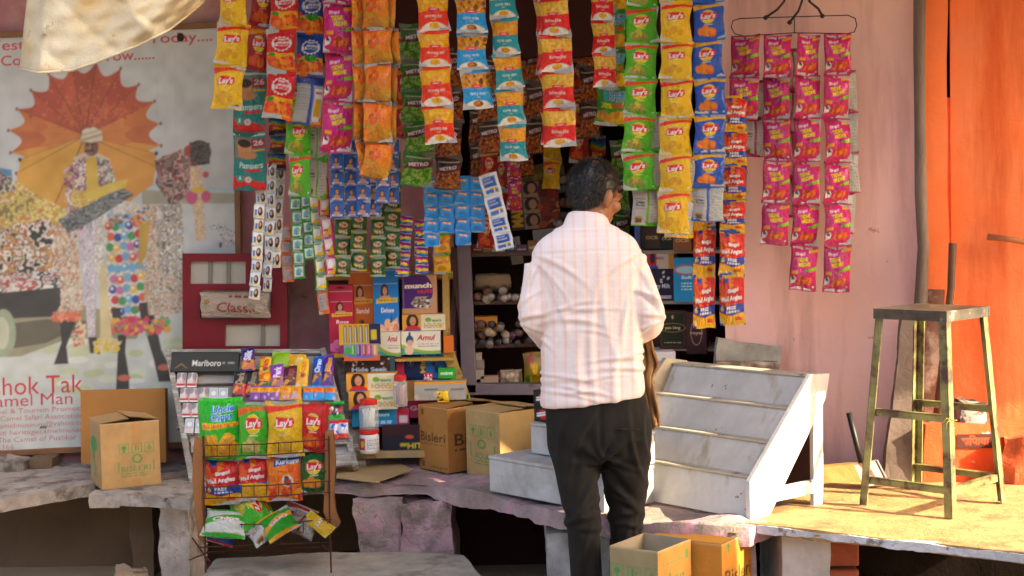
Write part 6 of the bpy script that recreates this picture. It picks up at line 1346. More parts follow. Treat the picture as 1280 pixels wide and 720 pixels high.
# square it up
e1 = ((fe[1] - fe[0]) + (fe[2] - fe[3])).normalized(); e2 = Vector((-e1.y, e1.x, 0)); hs1 = ((fe[1] - fe[0]).length + (fe[2] - fe[3]).length) / 4; hs2 = ((fe[3] - fe[0]).length + (fe[2] - fe[1]).length) / 4
hs = (hs1 + hs2) / 2
ie = empty('iron_stool', cc, 'tall rusty green iron stool on the sunny platform', 'stool')
m_iron = mat('rusty_green_iron', '#8a8850', .5, vary=(18, .3), bump=(50, .0006), mix=('#3a241a', 9, .53, .08), mix2=('#a9a678', 16, .66, .04), spec=.5)
def sc(i, t):                            # corner i at height share t
    s1, s2 = ((-1, -1), (1, -1), (1, 1), (-1, 1))[i]; k = hs * (1 - .25 * t)
    return cc + e1 * s1 * k + e2 * s2 * k + Vector((0, 0, SHT * t))
for i in range(4):
    s1, s2 = ((-1, -1), (1, -1), (1, 1), (-1, 1))[i]; q = MB(); b_, t_ = sc(i, 0), sc(i, .985)
    w_, th = .030, .005
    for da, db in ((e1 * -s1, e2 * -s2), (e2 * -s2, e1 * -s1)):
        q.prism([b_, b_ + da * w_, b_ + da * w_ + db * th, b_ + db * th], t_ - b_)
    q.build('leg', m_iron, ie)
def rail(i, j, t, w=.026, nm='stretcher', inset=.006):
    a, b = sc(i, t), sc(j, t); d = (b - a).normalized(); mid = (a + b) / 2; inn = (cc + Vector((0, 0, mid.z - cc.z)) - mid).normalized()
    q = MB(); a2, b2 = a + d * .008 + inn * inset, b - d * .008 + inn * inset
    q.hexa([a2 - Vector((0, 0, w / 2)), b2 - Vector((0, 0, w / 2)), b2 - Vector((0, 0, w / 2)) + inn * .005, a2 - Vector((0, 0, w / 2)) + inn * .005, a2 + Vector((0, 0, w / 2)), b2 + Vector((0, 0, w / 2)), b2 + Vector((0, 0, w / 2)) + inn * .005, a2 + Vector((0, 0, w / 2)) + inn * .005])
    q.hexa([a2 + Vector((0, 0, w / 2 - .005)), b2 + Vector((0, 0, w / 2 - .005)), b2 + Vector((0, 0, w / 2 - .005)) + inn * .02, a2 + Vector((0, 0, w / 2 - .005)) + inn * .02, a2 + Vector((0, 0, w / 2 - .0005)), b2 + Vector((0, 0, w / 2 - .0005)), b2 + Vector((0, 0, w / 2 - .0005)) + inn * .02, a2 + Vector((0, 0, w / 2 - .0005)) + inn * .02])
    q.build(nm, m_iron, ie)
for i, j, t in ((0, 1, .48), (2, 3, .48), (0, 1, .13), (1, 2, .13), (2, 3, .13)): rail(i, j, t)
q = MB(); c4 = [sc(i, 1) for i in range(4)]; up_ = Vector((0, 0, 1))
ce_ = sum(c4, Vector()) / 4; big = [ce_ + (p - ce_) * 1.05 for p in c4]
q.prism([p for p in big], up_ * .006)
for i in range(4):
    a, b = big[i], big[(i + 1) % 4]; inn = (ce_ - (a + b) / 2).normalized()
    q.hexa([a - up_ * .030 + inn * .001, b - up_ * .030 + inn * .001, b - up_ * .030 + inn * .006, a - up_ * .030 + inn * .006, a - up_ * .0005 + inn * .001, b - up_ * .0005 + inn * .001, b - up_ * .0005 + inn * .006, a - up_ * .0005 + inn * .006])
q.build('seat', mat('worn_dark_seat_iron', '#4a4438', .45, vary=(14, .3), mix=('#8c8878', 20, .62, .05), mix2=('#2a211c', 8, .56, .08), spec=.5), ie)
q = MB(); k0 = sc(1, .48)
for i in range(5): 
    an = i * 1.25; q.tube([k0 + Vector((0, -.008, .0)), k0 + Vector((  .015 * math.cos(an), -.014, .015 * math.sin(an))), k0 + Vector((.026 * math.cos(an + .4), -.01, .024 * math.sin(an + .5) - .012))], .0013, 4)
tag(q.build('straw_knot', mat('yellow_straw', '#a89a40', .7), None, smooth=True), 'knot of yellow straw tied round the near leg of the stool', 'straw')

# ---- clutter against the right wall
YW = 5.98
q = MB(); q.tube([P(1150, -30, YW - .02), P(1149, 60, YW - .03), P(1150, 150, YW - .03), P(1151, 240, YW - .03), P(1154, 310, YW - .03), P(1151, 380, YW - .03), P(1152, 420, YW - .03)], [.026, .023, .022, .024, .022, .027, .02], 10)
tag(q.build('timber_pole', mat('grey_brown_bark', '#74645a', .9, vary=(10, .3), bump=(24, .008), stretch=(1, 1, .3)), None, smooth=True), 'long crooked dark brown pole standing where the pink wall meets the orange one', 'pole')
q = MB(); q.prism([P(1104, 606, YW - .16), P(1146, 606, YW - .18), P(1150, 392, YW - .06), P(1128, 396, YW - .05)], (0, .035, 0)); tag(q.build('stone_plank', mat('brown_stone_plank', '#6f6058', .9, vary=(5, .25), bump=(12, .006)), None, rough=(.04, .005, 8, 51), smooth=True), 'tall tapering grey brown stone plank leaning behind the stool', 'stone plank')
q = MB(); q.prism([P(1155, 520, YW - .06), P(1180, 520, YW - .06), P(1181, 362, YW - .035), P(1155, 360, YW - .035)], (0, .03, 0)); tag(q.build('wood_plank', mat('reddish_brown_plank', '#6a4434', .85, vary=(6, .3), bump=(20, .004), mix=('#a08478', 7, .6, .05)), None, rough=(.04, .003, 9, 52), smooth=True), 'short peeling reddish plank against the orange pilaster', 'plank')
q = MB(); q.tube([P(1191, 304, YW - .07), P(1189, 360, YW - .08), P(1182, 430, YW - .10), P(1172, 520, YW - .13)], [.016, .015, .017, .018], 8); tag(q.build('wood_stick', mat('brown_stick', '#5f4230', .85, vary=(12, .3), bump=(30, .003)), None, smooth=True), 'bent brown stick leaning against the orange pilaster', 'stick')
q = MB(); q.tube([P(1234, 296, 5.93), P(1262, 299, 5.90), P(1300, 306, 5.86)], [.013, .011, .012], 8); tag(q.build('wall_peg', mat('weathered_peg', '#a86a44', .85, vary=(14, .3)), None, smooth=True), 'knobbly wooden stick fixed across the orange wall at the right edge', 'stick')
# orange block with faded lettering
YO = 5.78
q = MB(); q.prism([P(1153, 612, YO), P(1300, 616, YO), P(1300, 533, YO), P(1157, 530, YO)], (0, .17, 0)); oe = empty('painted_block', P(1200, 612, YO), 'orange painted masonry block with a dark painted name plate at lower right', 'masonry block')
q.build('block', mat('chipped_orange_block', '#dc4f1c', .85, vary=(5, .15), bump=(18, .005), mix=('#d8cfc8', 6, .60, .02), mix2=('#7c4a38', 9, .68, .03)), oe, rough=(.03, .006, 9, 53), smooth=True)
a = Art(60, 22, 2.9, '#341008'); a.rect(.02, .06, .98, .94, '#50180e', .6); a.text('सिपाया', .5, .5, .66, '#d8481c', .03, width=.72)
c = CM(); o_ = P(1196, 561, YO - .012); c.panel(o_ - oe.location, P(1243, 560, YO - .012) - o_, P(1196, 543, YO - .012) - o_, a); link('name_plate', c.mesh('name_plate', m_plain), oe)
rock('rough_stone', 1268, 580, 5.74, (.10, .12, .22), 54, mat('orange_splashed_stone', '#b8552c', .9, vary=(8, .25), bump=(16, .008), mix=('#8a6a58', 6, .58, .06)), 'rough orange splashed stone beside the painted block at the right edge')
rock('white_sack', 1213, 515, 5.9, (.10, .08, .09), 55, mat('dirty_white_sack', '#8c8884', .8, vary=(8, .25), mix=('#1c1816', 12, .50, .04)), 'crumpled black and white plastic sack on top of the painted block', cat='sack')
# dustpan, folded card, crumpled bits
dp = empty('dustpan', P(1095, 598, 5.7), 'dustpan with black upright handle behind the left leg of the stool', 'dustpan')
q = MB(); q.tube([P(1061, 516, 5.72), P(1070, 552, 5.71), P(1080, 592, 5.69)], .011, 8); q.build('handle', mat('black_handle', '#141213', .5), dp, smooth=True)
q = MB(); q.prism([P(1068, 582, 5.66), P(1096, 576, 5.72), P(1112, 606, 5.70), P(1080, 608, 5.62)], (0, .006, .004)); q.build('pan', mat('dull_metal_pan', '#8a6a60', .45, metal=.2, vary=(9, .3)), dp)
q = MB(); q.tube([P(1096, 575, 5.715), P(1113, 607, 5.69)], .004, 6); q.build('pan_edge', mat('bright_metal_edge', '#b0b4b8', .3, metal=.7), dp)
q = MB(); q.prism([P(1022, 616, 5.8), P(1096, 612, 5.8), P(1090, 579, 5.86), P(1018, 584, 5.86)], (0, .05, 0)); tag(q.build('folded_card', mat('olive_card', '#8c7038', .85, vary=(6, .25), bump=(14, .004)), None, rough=(.03, .004, 9, 56)), 'folded olive brown card lying at the foot of the pink wall', 'cardboard')
rock('crumpled_paper', 1055, 622, 5.62, (.05, .05, .035), 57, mat('tan_paper', '#b09468', .8, vary=(9, .2)), 'crumpled tan paper on the platform beside the folded card', cat='paper')
q = MB(); q.prism([P(893, 462, 6.28), P(975, 462, 6.22), P(979, 432, 6.24), P(897, 422, 6.30)], (0, .06, 0)); tag(q.build('stone_slab', mat('pale_grey_slab', '#a3a098', .85, vary=(7, .2), bump=(18, .005), mix=('#857f74', 6, .6, .08)), None, rough=(.03, .004, 9, 58), smooth=True), 'pale grey stone slab standing behind the tiered white stand', 'stone slab')
q = MB(); q.box(P(935, 490, 6.22), (.26, .05, .26)); tag(q.build('stone_support', m_stone_grey, rough=(.04, .004, 8, 59)), 'grey stone support hidden behind the tiered stand under the pale slab', 'stone')

# ---- wire rack with crisps
YK = 5.55
ke2 = empty('snack_rack', P(330, 714, YK), 'rusty wire rack with cardboard sides full of crisp bags', 'rack')
def wire(q, pts, r=.0024): q.tube([P(x, y, Y) for x, y, Y in pts], r, 6)
m_kraft = mat('worn_brown_cardboard_side', '#8a5a30', .8, vary=(8, .25), bump=(20, .002), mix=('#4a3020', 6, .64, .06))
q = MB(); pl = [(243, 546), (252, 552), (255, 580), (252, 620), (254, 655), (256, 682), (247, 672), (244, 640), (240, 600), (241, 570)]; q.prism([P(x, y, YK - .03) for x, y in pl], (0, .035, 0)); q.build('cardboard_side', m_kraft, ke2, bevel=.002)
q = MB(); pl = [(406, 540), (416, 538), (419, 575), (417, 620), (419, 640), (425, 655), (421, 661), (411, 657), (404, 640), (406, 600)]; q.prism([P(x, y, YK - .03) for x, y in pl], (0, .035, 0)); q.build('cardboard_side', m_kraft, ke2, bevel=.002)
for x in (254, 411):
    for Y in (YK - .06, YK + .14): q = MB(); wire(q, [(x, 545, Y), (x + 1, 640, Y), (x + 3, 716, Y)], .0035); q.build('upright', m_rust, ke2)
for y0, dx in ((560, 0), (612, 1), (660, 2)):
    q = MB()
    for yy in (y0 - 4, y0 + 10): wire(q, [(252 + dx, yy + 1, YK - .07), (330, yy - 1, YK - .085), (413 + dx, yy - 7, YK - .07)])
    wire(q, [(252, y0 + 10, YK + .14), (412, y0 + 3, YK + .14)])
    for i in range(11): x = 256 + i * 15.4; wire(q, [(x, y0 - 4 - i * .6, YK - .08), (x, y0 + 10 - i * .6, YK - .08), (x, y0 + 12 - i * .6, YK + .13)], .0017)
    q.build('wire_basket', m_rust, ke2)
q = MB(); wire(q, [(250, 684, YK - .05), (412, 678, YK - .05)]); wire(q, [(236, 700, YK - .04), (262, 690, YK - .05)], .003); wire(q, [(240, 672, YK - .06), (262, 702, YK - .05)], .003); wire(q, [(258, 690, YK + .14), (412, 684, YK + .14)]); wire(q, [(412, 690, YK - .06), (402, 680, YK + .14)], .002)
q.build('brace', m_rust, ke2)
def bag(x0, y0, x1, y1, art, back, label, Y, rot=0, lean=-.12, yaw=0, seed=1, dep=.23, rim=True):
    me = packet_mesh('crisp_bag', art, back, seed=seed, depth=dep, pinch=.10, seal=.05, wr=1.7)
    p = P((x0 + x1) / 2, y0, Y); h_ = (y1 - y0) * S(Y); w_ = (x1 - x0) * S(Y)
    R = Matrix.Rotation(yaw, 3, 'Z') @ Matrix.Rotation(rot, 3, 'Y') @ Matrix.Rotation(lean, 3, 'X')
    o = link('crisp_bag', me, None, p, R.to_euler(), (w_ * 1.04, w_, h_ * 1.02)); return tag(o, label, 'crisp bag', 'crisp bags on the wire rack')
L_ = lambda *k, **kw: art_lays(*k, big=True, **kw)
bag(247, 497, 303, 573, art_chipps(True), SILV, 'lime green crisp bag with blue name and yellow crisps, leftmost in the rack\'s top row', YK + .03, seed=31, yaw=-.1)
bag(297, 503, 337, 572, L_('#5fb51c', '#e0701c', ['#c8c080', '#b8b070', '#d8d098'], '#e0f0b0'), SILV, 'green crisp bag with red ribbon name, second in the rack\'s top row', YK, seed=32, yaw=.1)
bag(333, 501, 378, 570, L_('#efc20c', '#e8481c', ['#e8c01c', '#d8ac14'], '#f2e0a0'), SILV, 'yellow crisp bag with red ribbon name, third in the rack\'s top row', YK - .01, seed=33, yaw=.05)
bag(374, 503, 412, 564, L_('#c00f22', '#d8341c', ['#e0701c', '#f09a2a', '#d85a14'], '#f4c0b0'), SILV, 'bright red crisp bag with orange crisps, rightmost in the rack\'s top row', YK + .01, seed=34, yaw=.15, rot=.05)
bag(254, 573, 300, 630, art_angles(True), SILV, 'red and blue bag of triangle crisps, leftmost in the rack\'s middle row', YK + .02, seed=35, yaw=-.1)
aa = art_angles(True); aa.fill(aa.Y < .40, '#e8b81c'); aa.poly([(0, .38), (0, .2), (.12, .2), (.12, .38)], '#1c3f9a')
bag(297, 570, 335, 625, aa, SILV, 'orange red bag of triangle crisps with yellow base, second in the rack\'s middle row', YK, seed=36, yaw=.05)
def art_kurk():
    a = Art(60, 76, .8, '#ee7a14'); a.blobs(0, 0, 1, .36, ['#f08a1c', '#e05a10', '#f4a42c', '#d84a0c'], 40, .09, 3, .4); a.blobs(0, .4, 1, .95, ['#f0901c', '#ea7012'], 16, .12, 5)
    a.fill(a.Y > .95, '#1c7a3c'); a.poly([(.24, .70), (.5, .74), (.98, .82), (.98, .94), (.5, .90), (.24, .84)], '#1c4fa8'); a.text('Kurkure', .62, .82, .15, '#e8eef8', .03, rot=.1, width=.64); a.text('Masala', .6, .62, .08, '#d84a1c', .02, rot=.05, width=.5)
    a.ell(.62, .42, .14, .12, '#d8d0c8'); a.ell(.62, .40, .09, .08, '#a8441c'); a.ell(.60, .48, .06, .05, '#4a2a1c'); return a
bag(332, 566, 376, 625, art_kurk(), SILV, 'orange corn puff bag with blue name panel, third in the rack\'s middle row', YK - .01, seed=37, rot=-.03)
bag(372, 562, 412, 614, L_('#0f5a26', '#0f5a26', ['#d8941c', '#e8a82c', '#c8801c'], '#c8e0c8', band_base='#0f4a20'), SILV, 'dark green crisp bag with red ribbon name, rightmost in the rack\'s middle row', YK, seed=38, yaw=.1)
# bags lying in the bottom basket
def art_lie(c1, c2, txt): 
    a = Art(50, 56, .85, c1); a.rect(0, .0, 1, .12, c2); a.rect(0, .9, 1, 1, c2); a.poly([(0, .5), (1, .75), (1, .55), (0, .3)], c2); a.text(txt, .55, .5, .16, '#e8e0e0', .04, rot=.2, width=.6, halo=('#a01c2c', .05)); return a
def lie(cx, cy, w, h, art, rot, label, seed, Y=YK - .04, lean=-.9):
    me = packet_mesh('crisp_bag', art, SILV, seed=seed, depth=.27, seal=.05, pinch=.08, wr=1.4); R = Matrix.Rotation(lean, 3, 'X') @ Matrix.Rotation(rot, 3, 'Y'); w_, h_ = w * S(Y), h * S(Y)
    p = P(cx, cy, Y) + R @ Vector((0, 0, h_ / 2)); o = link('crisp_bag', me, None, p, R.to_euler(), (w_, w_, h_)); return tag(o, label, 'crisp bag', 'crisp bags on the wire rack')
lie(316, 640, 56, 48, L_('#58b01c', '#e0521c', ['#c8b860', '#b4a850'], '#e0f0b0'), 1.15, 'green crisp bag lying on its side on top of the bottom row', 41, YK, -.95)
lie(282, 655, 58, 40, art_lie('#d4d8d4', '#4fa83a', 'Chips'), .12, 'white and green bag lying at the left of the bottom basket', 42, YK - .05, -.75)
lie(330, 662, 44, 30, art_back('#4fae2a'), -.75, 'grey backed bag tilted in the middle of the bottom basket', 43, YK - .06, -.7)
lie(348, 655, 46, 36, art_lie('#3a9a2c', '#e0a83c', 'DUO'), -.6, 'green bag with red lettering tilted in the middle of the bottom basket', 44, YK - .07, -.7)
lie(277, 671, 36, 20, art_lie('#1c4aa0', '#c81c2c', 'Bingo'), .3, 'red and blue bag tucked under the white and green bag', 45, YK - .03, -.6)
lie(380, 655, 44, 34, art_back('#5a2018', '#8c8880'), .5, 'silvery brown bag at the right of the bottom basket', 46, YK - .04, -.8)
lie(398, 655, 20, 42, art_lie('#d8b41c', '#e0c02c', 'Lay'), -.9, 'yellow striped bag poking out at the right of the bottom basket', 47, YK - .07, -.7)
lie(375, 642, 44, 22, art_lie('#b82430', '#d8d0d0', 'Krax'), .4, 'red and white bag behind the silvery brown bag', 48, YK + .05, -.5)
# ================================================================== the man
YM = 5.15
def MP(x, y, dy=0.0): return P(x, y, YM + dy)
def loft(rings, n=28, ex=2.3):
    """closed skin over rings (centre, half-width vector, half-depth vector)"""
    vs = []; fs = []
    for c, a, b in rings:
        for k in range(n):
            q = 2 * PI * k / n; cs, sn = math.cos(q), math.sin(q)
            vs.append(c + a * (abs(cs) ** (2 / ex) * (1 if cs >= 0 else -1)) + b * (abs(sn) ** (2 / ex) * (1 if sn >= 0 else -1)))
    for i in range(len(rings) - 1):
        for k in range(n): fs.append((i * n + k, i * n + (k + 1) % n, (i + 1) * n + (k + 1) % n, (i + 1) * n + k))
    fs.append(tuple(range(n))[::-1]); fs.append(tuple((len(rings) - 1) * n + k for k in range(n)))
    return vs, fs
def limb(pts, rs, n=16):
    q = MB(); q.tube(pts, rs, n); return q.v, q.f
def smooth_path(pts, k=5):
    out = []; n = len(pts)
    for i in range(n - 1):
        p0, p1, p2, p3 = pts[max(i - 1, 0)], pts[i], pts[i + 1], pts[min(i + 2, n - 1)]
        for j in range(k):
            t = j / k; out.append(tuple(.5 * ((2 * p1[m]) + (-p0[m] + p2[m]) * t + (2 * p0[m] - 5 * p1[m] + 4 * p2[m] - p3[m]) * t * t + (-p0[m] + 3 * p1[m] - 3 * p2[m] + p3[m]) * t ** 3) for m in range(len(p1))))
    out.append(tuple(pts[-1])); return out
def ellipsoid(c, r, R=None, n=20):
    vs = []; fs = []; mth = n // 2
    for i in range(mth + 1):
        t = PI * i / mth
        for k in range(n):
            q = 2 * PI * k / n; v = Vector((r[0] * math.sin(t) * math.cos(q), r[1] * math.sin(t) * math.sin(q), r[2] * math.cos(t)))
            vs.append(Vector(c) + (R @ v if R is not None else v))
    for i in range(mth):
        for k in range(n): fs.append((i * n + k, i * n + (k + 1) % n, (i + 1) * n + (k + 1) % n, (i + 1) * n + k))
    return vs, fs
def fuse(name, parts, voxel, smooth_it, m, parent=None, disp=None):
    me = bpy.data.meshes.new(name); V = []; Fc = []
    for vs, fs in parts:
        o = len(V); V += [tuple(v) for v in vs]; Fc += [tuple(o + i for i in f) for f in fs]
    me.from_pydata(V, [], Fc); bm = bmesh.new(); bm.from_mesh(me); bmesh.ops.remove_doubles(bm, verts=bm.verts, dist=1e-5); bmesh.ops.recalc_face_normals(bm, faces=bm.faces); bm.to_mesh(me); bm.free()
    t = bpy.data.objects.new(name, me); COL.objects.link(t)
    r_ = t.modifiers.new('r', 'REMESH'); r_.mode = 'VOXEL'; r_.voxel_size = voxel
    s = t.modifiers.new('s', 'SMOOTH'); s.iterations = smooth_it; s.factor = .5
    dg = bpy.context.evaluated_depsgraph_get(); dg.update(); out = bpy.data.meshes.new_from_object(t.evaluated_get(dg)); bpy.data.objects.remove(t); bpy.data.meshes.remove(me)
    out.name = name
    n = len(out.vertices); co = np.empty(n * 3); out.vertices.foreach_get('co', co); co = co.reshape(-1, 3)
    if disp is not None:
        no = np.array([v.normal[:] for v in out.vertices]); co = co + no * disp(co)[:, None]
    if parent is not None: co = co - np.array(parent.location)
    out.vertices.foreach_set('co', co.ravel()); out.update()
    out.polygons.foreach_set('use_smooth', [True] * len(out.polygons)); out.materials.clear(); out.materials.append(m)
    return link(name, out, parent)

def rows(tab, tilt=0):
    R_ = []
    for y, lx, rx, dep, off in smooth_path(tab, 4):
        a, b = MP(lx, y, off), MP(rx, y, off); c = (a + b) / 2; tl = tilt * min(1, max(0, (y - 440) / 50)); R_.append((c + Vector((0, 0, tl * .3)), Vector(((b.x - a.x) / 2, 0, tl)), Vector((0, dep, 0))))
    return R_
man = empty('person', (MP(742, 500).x, YM, 0), 'man seen from behind in a pale pink checked shirt and dark trousers at the counter', 'person')
m_skin = mat('brown_skin', '#94603f', .5, vary=(20, .08), spec=.4)
# skeleton points
shR, elR, wrR = MP(783, 326), MP(809, 397, -.02), MP(792, 424, .22)
shL, elL, wrL = MP(677, 332), MP(669, 394, -.03), MP(690, 432, .22)
HC = MP(743, 243, .03); th_ = RAD(46)
HR = Matrix.Rotation(-th_, 3, 'Z') @ Matrix.Rotation(RAD(-14), 3, 'X') @ Matrix.Rotation(RAD(4), 3, 'Y')
def hp(x, y, z): return HC + HR @ Vector((x, y, z))
B = []
B.append(loft(rows([(276, 716, 754, .045, .0), (296, 705, 764, .06, .0), (325, 684, 786, .09, .0), (380, 690, 792, .10, .0), (450, 688, 794, .10, .0), (520, 690, 806, .11, .0), (565, 700, 800, .10, .0)])))
B.append(limb([MP(736, 300, -.005), MP(738, 278, .005), MP(743, 255, .025)], [.066, .058, .058]))
B.append(limb(smooth_path([tuple(shR), tuple((shR + elR) / 2), tuple(elR), tuple((elR + wrR) / 2), tuple(wrR)], 4), [.042] * 4 + [.040] * 4 + [.036] * 4 + [.034] * 4 + [.026]))
B.append(limb(smooth_path([tuple(shL), tuple((shL + elL) / 2), tuple(elL), tuple((elL + wrL) / 2), tuple(wrL)], 4), [.042] * 4 + [.040] * 4 + [.036] * 4 + [.034] * 4 + [.026]))
for wr, el, sgn in ((wrR, elR, -1), (wrL, elL, 1)):                 # hands, fingers curled round what they hold
    f = (wr - el).normalized(); f = (f + Vector((sgn * .4, .2, 0))).normalized(); s_ = f.cross(Vector((0, 0, 1))).normalized(); up_ = s_.cross(f)
    pc = wr + f * .05
    Rm = Matrix((s_, f, up_)).transposed(); B.append(ellipsoid(pc, (.038, .052, .017), Rm))
    B.append(limb([wr - f * .02, wr + f * .02], [.026, .027]))
    for k in range(4):
        b0 = pc + s_ * (-.028 + k * .0185) + f * .035; L = (.068, .078, .074, .058)[k]
        B.append(limb([b0 - f * .02, b0 + f * L * .45 - up_ * .004, b0 + f * L * .75 - up_ * .022, b0 + f * L * .70 - up_ * .044], [.0095, .009, .0085, .0075], 8))
    tb_ = pc - s_ * sgn * -.03 - f * .015; tdir = (s_ * sgn * .7 + f * .7).normalized()
    B.append(limb([tb_, tb_ + tdir * .03 - up_ * .008, tb_ + tdir * .045 + f * .018 - up_ * .016], [.012, .0105, .009], 8))
# legs
LEGL = [(560, 690, 748, .095, .0), (610, 703, 746, .075, -.03), (650, 712, 747, .062, -.05), (700, 716, 748, .060, -.05), (760, 720, 746, .045, -.04), (805, 722, 746, .04, -.03)]
LEGR = [(560, 754, 808, .095, .0), (610, 761, 804, .075, .04), (650, 764, 801, .062, .05), (700, 767, 799, .060, .05), (760, 770, 796, .045, .05), (798, 772, 795, .04, .05)]
B.append(loft(rows(LEGL), 18)); B.append(loft(rows(LEGR), 18))
for (x, off) in ((734, -.02), (784, .06)):
    c_ = Vector((MP(x, 800).x, YM + off, 0)); B.append(limb([c_ + Vector((0, -.05, .05)), c_ + Vector((0, .03, .05)), c_ + Vector((.01, .13, .035)), c_ + Vector((.015, .19, .025))], [.038, .042, .04, .022], 12))
# head
B.append(ellipsoid(hp(0, -.012, .022), (.074, .094, .092), HR, 28)); B.append(ellipsoid(hp(0, .022, -.035), (.060, .070, .078), HR, 24)); B.append(ellipsoid(hp(0, .045, -.082), (.038, .045, .030), HR, 18))
B.append(ellipsoid(hp(0, .098, -.018), (.013, .018, .026), HR, 14)); B.append(ellipsoid(hp(0, .108, -.032), (.019, .013, .011), HR, 14)); B.append(ellipsoid(hp(0, .086, .018), (.056, .014, .010), HR, 16))
B.append(ellipsoid(hp(0, .090, -.062), (.025, .010, .006), HR, 12)); B.append(ellipsoid(hp(0, .088, -.073), (.022, .010, .006), HR, 12))
for sg in (-1, 1):
    B.append(ellipsoid(hp(sg * .030, .083, .004), (.013, .010, .009), HR, 12)); B.append(ellipsoid(hp(sg * .048, .055, -.025), (.022, .03, .022), HR, 12))
    Re = HR @ Matrix.Rotation(sg * -.5, 3, 'Z'); B.append(ellipsoid(hp(sg * .079, -.014, -.010), (.008, .019, .031), Re, 16)); B.append(ellipsoid(hp(sg * .078, -.010, -.037), (.007, .010, .012), Re, 12)); B.append(ellipsoid(hp(sg * .084, -.022, -.002), (.005, .010, .024), Re, 12))
fuse('body', B, .0055, 3, m_skin, man)
for sg in (-1, 1):
    vs, fs = ellipsoid((0, 0, 0), (.0105, .0105, .0105), None, 12); q = MB(); q.add([hp(sg * .030, .0875, .004) + v for v in vs], fs); q.build('eye', mat('eye_dark', '#2a1a14', .2), man, smooth=True)
    q = MB(); q.tube([hp(sg * .014, .101, .020), hp(sg * .032, .099, .025), hp(sg * .052, .084, .019)], [.003, .004, .002], 6); q.build('eyebrow', mat('brow_hair', '#120e0c', .6), man, smooth=True)
q = MB(); q.tube([hp(-.026, .094, -.052), hp(0, .106, -.050), hp(.026, .094, -.052)], [.002, .005, .002], 6); q.build('moustache', MATS['brow_hair'], man, smooth=True)
# hair: a close cap of short strands, thin at the crown
hair = MB(); hg = random.Random(5)
def scalp(t, q, k=1.0):
    d = Vector((math.sin(t) * math.cos(q), math.sin(t) * math.sin(q), math.cos(t)))
    return Vector((.0765 * k * d.x, -.012 + .0965 * k * d.y, .022 + .0945 * k * d.z)), d
def hairline(q):                       # lowest z of hair for an azimuth, front is +y
    c_ = math.sin(q); side = abs(math.cos(q))
    zf = .062; zb = -.072; zs = -.020
    if c_ > .25: return zs + (zf - zs) * min(1, (c_ - .25) / .35)
    if c_ > -.15: return zs + (.012 if -.02 < c_ < .12 else 0)
    return zs + (zb - zs) * min(1, (-.15 - c_) / .35)
NA, NT = 64, 40
cap = []; 
for i in range(NT + 1):
    for k in range(NA):
        t = PI * .86 * i / NT; q = 2 * PI * k / NA; v, d = scalp(t, q, 1.045); 
        nz = fbm(np.array([[v.x * 60, v.y * 60, v.z * 60]]), 3, 3)[0] * .0016; cap.append((v + d * nz, d, q))
fs = []
for i in range(NT):
    for k in range(NA):
        idx = (i * NA + k, (i + 1) * NA + k, (i + 1) * NA + (k + 1) % NA, i * NA + (k + 1) % NA)
        v = sum((cap[j][0] for j in idx), Vector()) / 4; q = math.atan2(v.y + .012, v.x)
        if v.z + .012 * hg.uniform(-.35, .35) < hairline(q): continue
        cr = (Vector((v.x, v.y, 0)) - Vector((.018, -.050, 0))).length
        if v.z > .06 and cr < .020 + hg.uniform(-.010, .006): continue
        fs.append(idx)
hair.add([hp(*c_[0]) for c_ in cap], fs)
for n_s in range(5200):
    t = math.acos(hg.uniform(math.cos(PI * .84), 1)); q = hg.uniform(0, 2 * PI); v, d = scalp(t, q, 1.03)
    if v.z + hg.uniform(-.008, .006) < hairline(q): continue
    cr = (Vector((v.x, v.y, 0)) - Vector((.018, -.050, 0))).length
    if v.z > .06 and cr < .022 and hg.random() < .7: continue
    rad = Vector((v.x - .018, v.y + .050, 0)); rad = rad.normalized() if rad.length > .001 else Vector((1, 0, 0))
    dn = (Vector((0, 0, -1)) * (1 - .6 * max(d.z, 0)) + rad * .9 * max(d.z, 0)); dn = (dn - d * dn.dot(d)).normalized(); dn = (dn + Vector((hg.gauss(0, .3), hg.gauss(0, .3), hg.gauss(0, .2)))).normalized()
    L = hg.uniform(.010, .020); sd = d.cross(dn).normalized() * .0011; a = v; b = v + dn * L * .55 + d * .0065; c_ = v + dn * L + d * hg.uniform(.003, .008)
    hair.add([hp(*(a - sd)), hp(*(a + sd)), hp(*(b + sd * .8)), hp(*(b - sd * .8)), hp(*c_)], [(0, 1, 2, 3), (3, 2, 4)])
hair.build('hair', mat('black_hair', '#15110f', .42, vary=(40, .3), spec=.5), man)
